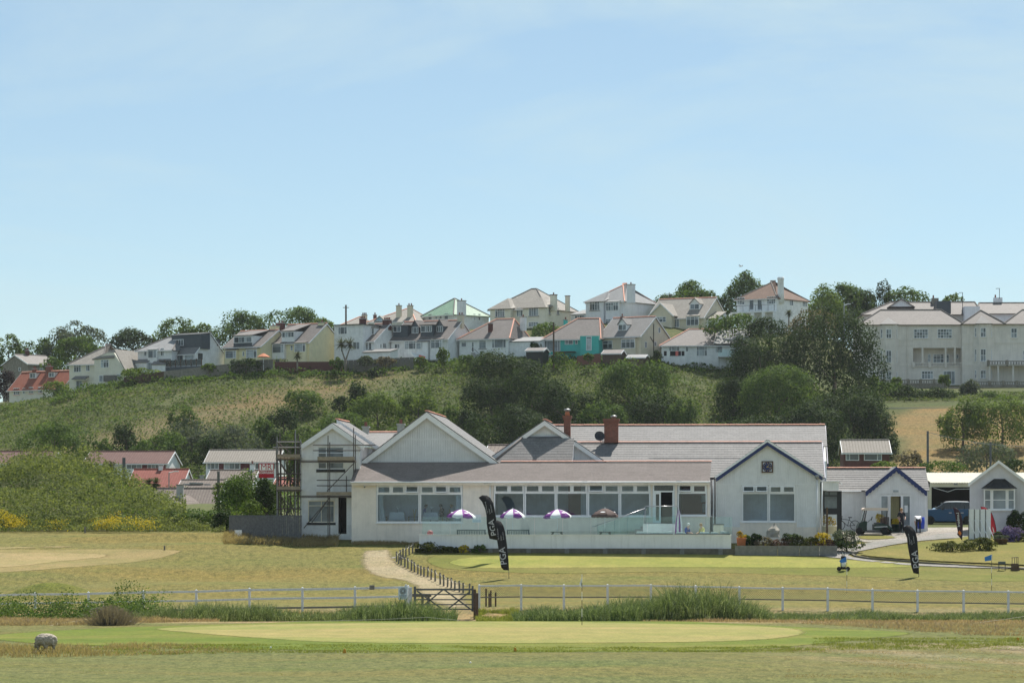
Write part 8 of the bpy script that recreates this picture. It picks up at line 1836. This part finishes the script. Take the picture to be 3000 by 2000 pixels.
blades('tall_reeds','tall reeds along the ditch right of the gate','reed_green',13000,(1505,2260),(133.2,140.5),lambda p:np.interp(p,[1505,1700,1850,1980,2100,2200,2260],[.65,.9,1.25,1.75,1.6,1.05,.65]),.024,lean=.3)
blades('bank_grass','rank grass along the ditch on the right','reed_green',26000,(2180,3300),(133.5,142),.55,.02,lean=.4);blades('fence_grass','seeding grass under the left fence','grass_tan',7000,(520,1230),(138,143.2),.5,.012,lean=.4)
blades('dry_grass','pinkish seeding grass behind the front green','grass_pink',16000,(-260,640),(126.5,133.4),.28,.014,lambda p,D,x:D>np.interp(p,[-60,300,640],[123,128,131.3]),lean=.5);blades('dry_grass','pinkish dry grass at the right of the front green','grass_pink',26000,(1880,3300),(116,133.4),.2,.014,lambda p,D,x:D>np.interp(p,[1880,2300,2640,2760,3080],[131.3,129,122,117.5,116]),lean=.5)
rk=lambda p,D,x:D>np.interp(p,[-60,700,1100,2300],[99.5,104,103.8,103.6])
blades('rough_tussocks','tan tussocks of rough grass round the sheep','grass_tan',11000,(-260,760),(99,108.5),lambda p:np.interp(p,[-60,200,450,760],[.36,.30,.2,.08]),.012,rk,.45,.7,-.15)
blades('rough_grass','rough green grass along the near edge of the apron','grass_green',30000,(-260,2420),(103,108.6),.11,.012,rk,.5,.6,-.3);blades('rough_grass','rough green grass on the right of the apron','grass_green',14000,(2380,3300),(105.5,114),.13,.012,None,.5,.6,-.2);blades('dry_turf','dry seeding turf in the right foreground','grass_tan',16000,(2300,3300),(88,106),.075,.010,None,.6,.35,-.05)
blades('near_turf','short turf of the foreground','grass_green',34000,(-260,3300),(85,105),.045,.012,None,.6,.5,-.2)
blades('wall_grass','tall dry grass before the scaffolded house','grass_tan',7000,(655,990),(197.5,203),.55,.018,None,.4,.5,-.2);blades('wall_weeds','thin weeds along the foot of the clubhouse wall','grass_tan',1500,(1030,1235),(198.9,200.1),.3,.014)
blades('gate_grass','weeds at the foot of the gate post','grass_green',3500,(1395,1520),(139.5,145),.3,.018)
def shrub(px,y0,y1,w,mat,lab,group='shrubs round the clubhouse',D=None,leaf=.13,name='shrub',dens=1.0,cat='shrub'):
 D=D or ground_at(px,y1).y;return tree(px,y0,y1,w*1.1,D,mat,lab,group,name,cat,dens*1.3,0,'bark',7,leaf,.7,.2)
for a in ((1262,1588,1618,78,'leaf_conifer','wide golden conifer by the end of the terrace wall'),(1320,1600,1618,42,'leaf_conifer','flat conifer beside the wide golden one'),(1357,1596,1617,30,'leaf_yellow','yellow flowered bush at the foot of the terrace wall'),(1336,1602,1618,14,'leaf_dark','little dark bush at the foot of the terrace wall'),(1405,1595,1619,42,'leaf_mid','dark round bush behind the tall banners')):shrub(*a)
for a in ((2200,1576,1600,34,'leaf_dark','dark round bush beside the terracotta pot'),(2236,1572,1601,60,'leaf_brown','pale feathery grass before the boulder'),(2215,1562,1580,30,'leaf_dark','dark bush behind the terracotta pot'),(2290,1575,1601,54,'leaf_heather','purplish heather mound in the raised bed'),(2335,1570,1600,50,'leaf_conifer','golden shrub in the middle of the raised bed'),(2318,1562,1580,50,'leaf_dark','dark shrub against the clock gable'),(2375,1572,1600,50,'leaf_conifer','green gold shrub in the raised bed'),(2425,1580,1601,56,'leaf_heather','russet heather mound at the bend of the bed'),(2410,1560,1590,50,'leaf_yellow','yellow leaved shrub in the raised bed'),(2480,1552,1600,90,'leaf_grey','large grey green shrub at the end of the bed'),(2480,1580,1606,70,'leaf_mid','low green shrub spilling on the drive'),(2185,1566,1582,26,'leaf_mid','green shrub by the terrace wall end')):shrub(*a,D=194.0)
for a in ((2790,1585,1616,110,'leaf_conifer','wide spreading juniper on the island lawn'),(2870,1574,1613,90,'leaf_conifer','taller juniper joined to the spreading one'),(2880,1576,1596,26,'leaf_dark','little dark round bush in the junipers'),(2965,1542,1588,70,'leaf_lavender','lavender bush at the right edge of the lawn'),(2985,1560,1588,60,'leaf_conifer','gold and green bush below the lavender'),(2945,1568,1588,40,'leaf_mid','green bush beside the lavender')):shrub(*a)
shrub(2985,1495,1560,62,'leaf_dark','clipped dark hedge by the blue bin','hedges',205,.12,'hedge',1.6)
shrub(327,1773,1846,112,'rush_brown','spiky brown rush clump behind the front green',None,127,.12,'rush_clump',.03,'rush')
rc=quads_obj('stems',np.array([[(-.011+x,y,0),(.011+x,y,0),(.004+X,Y,h_),(-.004+X,Y,h_)] for x,y,X,Y,h_ in [(q*.5,w_*.4,q*1.05,w_*.8,h2*(1.05-.3*abs(q))) for q,w_,h2 in zip(NR.normal(0,.55,1500),NR.normal(0,.55,1500),NR.uniform(.45,1.1,1500))]]),'rush_brown',bpy.data.objects['rush_clump'])
def potted(args,pm,hgt,wid,lf=.1):t,z_,r_=pot(*args);C,N=crown_pts(wid,wid*.8,hgt,420,5);C[:,2] += z_-.05;quads_obj('plant',leaf_faces(C,N,lf),pm,t)
potted(('terracotta_pot','terracotta pot with yellowing spiky plant by the terrace end',2172,1577,1597,28,'terracotta','planter',193.5),'leaf_gold',.5,.6);potted(('black_pot','black pot behind the basket planter',2924,1563,1590,26,'black_paint'),'leaf_mid',.15,.4);potted(('basket_planter','low dark basket planter with trailing leaves by the score boards',2932,1580,1596,40,'brown_wood'),'leaf_grey',.3,1.0);potted(('flower_tub','tub of bright yellow flowers behind the golf cart',2580,1530,1552,20,'brown_wood','planter',208.3),'leaf_yellow',.6,.65);potted(('flower_tub','green flower trough by the pro shop door',2628,1537,1558,34,'cart_green','planter',208.5),'leaf_yellow',.45,.7);potted(('cream_planter','cream rendered planter with gold shrub beside the porch',2430,1541,1563,42,'cream_render','planter',199,1.0),'leaf_gold',.7,.85)
m=MB();m.lathe([(.24,0),(.27,.4),(.25,.82)],(0,0,0),14);o=m.build('barrel','blue_plastic',None,True);o.location=P(2698,1548,208);tag(o,'dark blue barrel beside the bending person','barrel')
post(2423,1486,1564,6,'brown_wood','brown wooden post before the porch',197,name='timber_post')
m=MB();N_=14;m.lathe([(.48*(1-(i/8) **1.4) +.04,i*.115) for i in range(9)],(0,0,0),N_);o=m.build('boulder','boulder',None);o.location=P(2264,1573,196);tag(o,'pointed pale boulder standing before the clock gable','boulder')
for v in o.data.vertices:v.co += Vector((v.co.z*.12,0,0)) +Vector((mnoise.noise(v.co*3),mnoise.noise(v.co*3+Vector((5,0,0))),0)) *.14
def pole(px,y0,y1,D,r,mat,lab,arm=None,cat='pole',name='telegraph_pole'):
 t=thing(name,lab,cat,P(px,y1,D),0);h=(y1-y0) *D/F;m=MB();m.tube((0,0,-2),(0,0,h),r*1.15,8,r);m.build('pole',mat,t)
 if arm=='lamp':m=MB();m.tube((0,0,h),(.7,0,h+.15),.05);m.box(.6,1.1,-.1,.1,h+.1,h+.22);m.build('lamp_head','white_paint',t)
 elif arm:m=MB();m.box(-.5,.5,-.05,.05,h-.5,h-.4);m.build('crossarm',mat,t)
pole(1013.5,893,965,500,.14,'brown_wood','telegraph pole with crossarm above the flat roofed house',1);pole(1622,944,1062,462,.12,'brown_wood','dark pole before the turquoise bungalow');pole(2718,1262,1375,322,.12,'grey_wood','grey pole at the edge of the golden field');pole(2902,1294,1370,345,.12,'grey_wood','grey pole beside the foot of the field bush');pole(363,1340,1400,262,.14,'grey_wood','stout grey pole rising from the overgrown bank');pole(640,1380,1510,222,.1,'weathered_wood','leaning mossy pole beside the nearest bungalow');pole(2473,893,960,500,.09,'galvanised','street lamp by the great dark tree','lamp','lamp','street_lamp');pole(495,1384,1440,345,.06,'galvanised','small street lamp before the scarlet roof','lamp','lamp','street_lamp')
gw=thing('overhead_wire','thin wire sagging from the grey field pole','wire',P(2718,1266,322),0);a,b=P(2718,1266,322) -gw.location,P(3060,1306,330) -gw.location;m=MB();m.path([a.lerp(b,t/8) -Vector((0,0,.5*math.sin(math.pi*t/8))) for t in range(9)],.03,4);m.build('wire','galvanised',gw)
gu_=thing('gull','gull gliding in the sky over the villa','bird',P(2170,780,420),0);m=MB();m.lathe([(.01,-.28),(.06,-.18),(.075,0),(.05,.16),(.01,.26)],(0,0,0),8,'x');m.build('body','white_fabric',gu_,True)
for s_ in (-1,1):m=MB();m.prism([(-.06,0,.02),(.08,0,.02),(.02+.1*s_,s_*-.05,.16),(-.2*1,s_*.3,.1)] if False else [(-.08,.02*s_,.03),(.08,.02*s_,.03),(.05+.25*s_,.35*s_,.20),(.35*s_,.62*s_,.08),(.2*s_-.04,.35*s_,.18)],(0,0,.012));m.build('wing','pane_pale',gu_)
def gwall(a,b,h,mat,lab,cat='wall',name='garden_wall',n=0):
 A,B=P(*a),P(*b);t=thing(name,lab,cat,A,0);d=B-A;k=n or 1
 for i in range(k):p,q=d*(i/k),d*((i+.96 if n else 1) /k);m=MB();m.prism([p-Vector((0,0,.8)),q-Vector((0,0,.8)),q+Vector((0,0,h)),p+Vector((0,0,h))],(0,.15,0));m.build('fence_panel' if n else 'wall_face',mat,t)
gwall((362,1122,467),(480,1104,467),.9,'brown_wood','brown wall below the cream and bay houses');gwall((480,1106,466),(672,1084,466),1.0,'stone_wall','grey block wall below the deck');gwall((676,1080,466),(800,1075,466),1.2,'weathered_wood','paling fence below the first yellow house','fence','garden_fence',9);gwall((805,1078,466),(1003,1078,466),1.0,'brick_dark','dark brick garden wall below the second yellow house');gwall((1006,1078,466),(1215,1068,466),1.2,'weathered_wood','panel fence below the palm and white terrace','fence','garden_fence',14);gwall((1690,1058,464),(1760,1050,464),.8,'brick_red','red brick garden wall by the turquoise bungalow')
def shed(px0,px1,y0,ym,y1,D,lab,wall='brown_wood',roof='slate_brown'):
 h=House('garden_shed',lab,px0,px1-4,px1,D,15,y1,ym,y0,'gu',wall,roof,'garden sheds','shed',None,depth=3,ov=.15)
shed(1541,1593,1018,1026,1056,464,'dark garden shed beside the turquoise bungalow','black_paint');shed(1765,1820,1024,1034,1048,463,'brown shed roof below the beige bungalow');shed(1838,1890,1038,1046,1055,462,'low shed with pale roof below the beige bungalow','brown_wood','slate_pale')
t=thing('garden_parasol','peach garden parasol by the first yellow house','parasol',P(772,1075,465),0);m=MB();m.lathe([(1.05,1.55),(1.0,1.62),(.3,2.05),(.02,2.15)],(0,0,0),8);m.build('canopy','terracotta',t);m=MB();m.tube((0,0,-.5),(0,0,2.1),.04);m.build('pole','white_paint',t)
t=thing('washing_line','washing line with dark and red clothes by the long bungalow','washing line',P(1945,1060,462),0);k=462/F;m=MB();m.tube((-1,0,1.75),(62*k,0,1.45),.02);m.build('line','rope',t)
for i,(x,mt) in enumerate(((4,'black_fabric'),(14,'white_fabric'),(22,'black_fabric'),(30,'black_fabric'),(38,'laundry_red'),(46,'plum_fabric'),(56,'black_fabric'))):m=MB();m.box(x*k-.22,x*k+.22,-.03,.03,.95,1.68);m.build('garment',mt,t)
t=thing('red_cloth','bright red cloth hung in the garden before the white terrace','cloth',P(1236,1050,464),0);m=MB();m.prism([(-.5,0,0),(.2,0,-.3),(.6,0,.3),(.1,0,.45),(-.45,0,.6)],(0,.06,0));m.build('cloth','laundry_red',t);m=MB();m.tube((-.45,.03,-1),(-.45,.03,.6),.03);m.build('pole','brown_wood',t)
# ---------------------------------------------------------------- thin summer haze over the whole place
m_,nt_,b_=base_mat('haze_air');nt_.nodes.remove(b_)
pv=nd(nt_,'ShaderNodeVolumePrincipled');pv.inputs['Color'].default_value=(.93,.97,1,1);pv.inputs['Density'].default_value=.00006;pv.inputs['Anisotropy'].default_value=.25
nt_.links.new(pv.outputs[0],nt_.nodes['Material Output'].inputs['Volume'])
hz_=MB().box(-3200,3200,-230,2750,-1.5,62).build('haze','haze_air');hz_['kind'] ='stuff';hz_['label'] ='thin summer haze over the whole place'
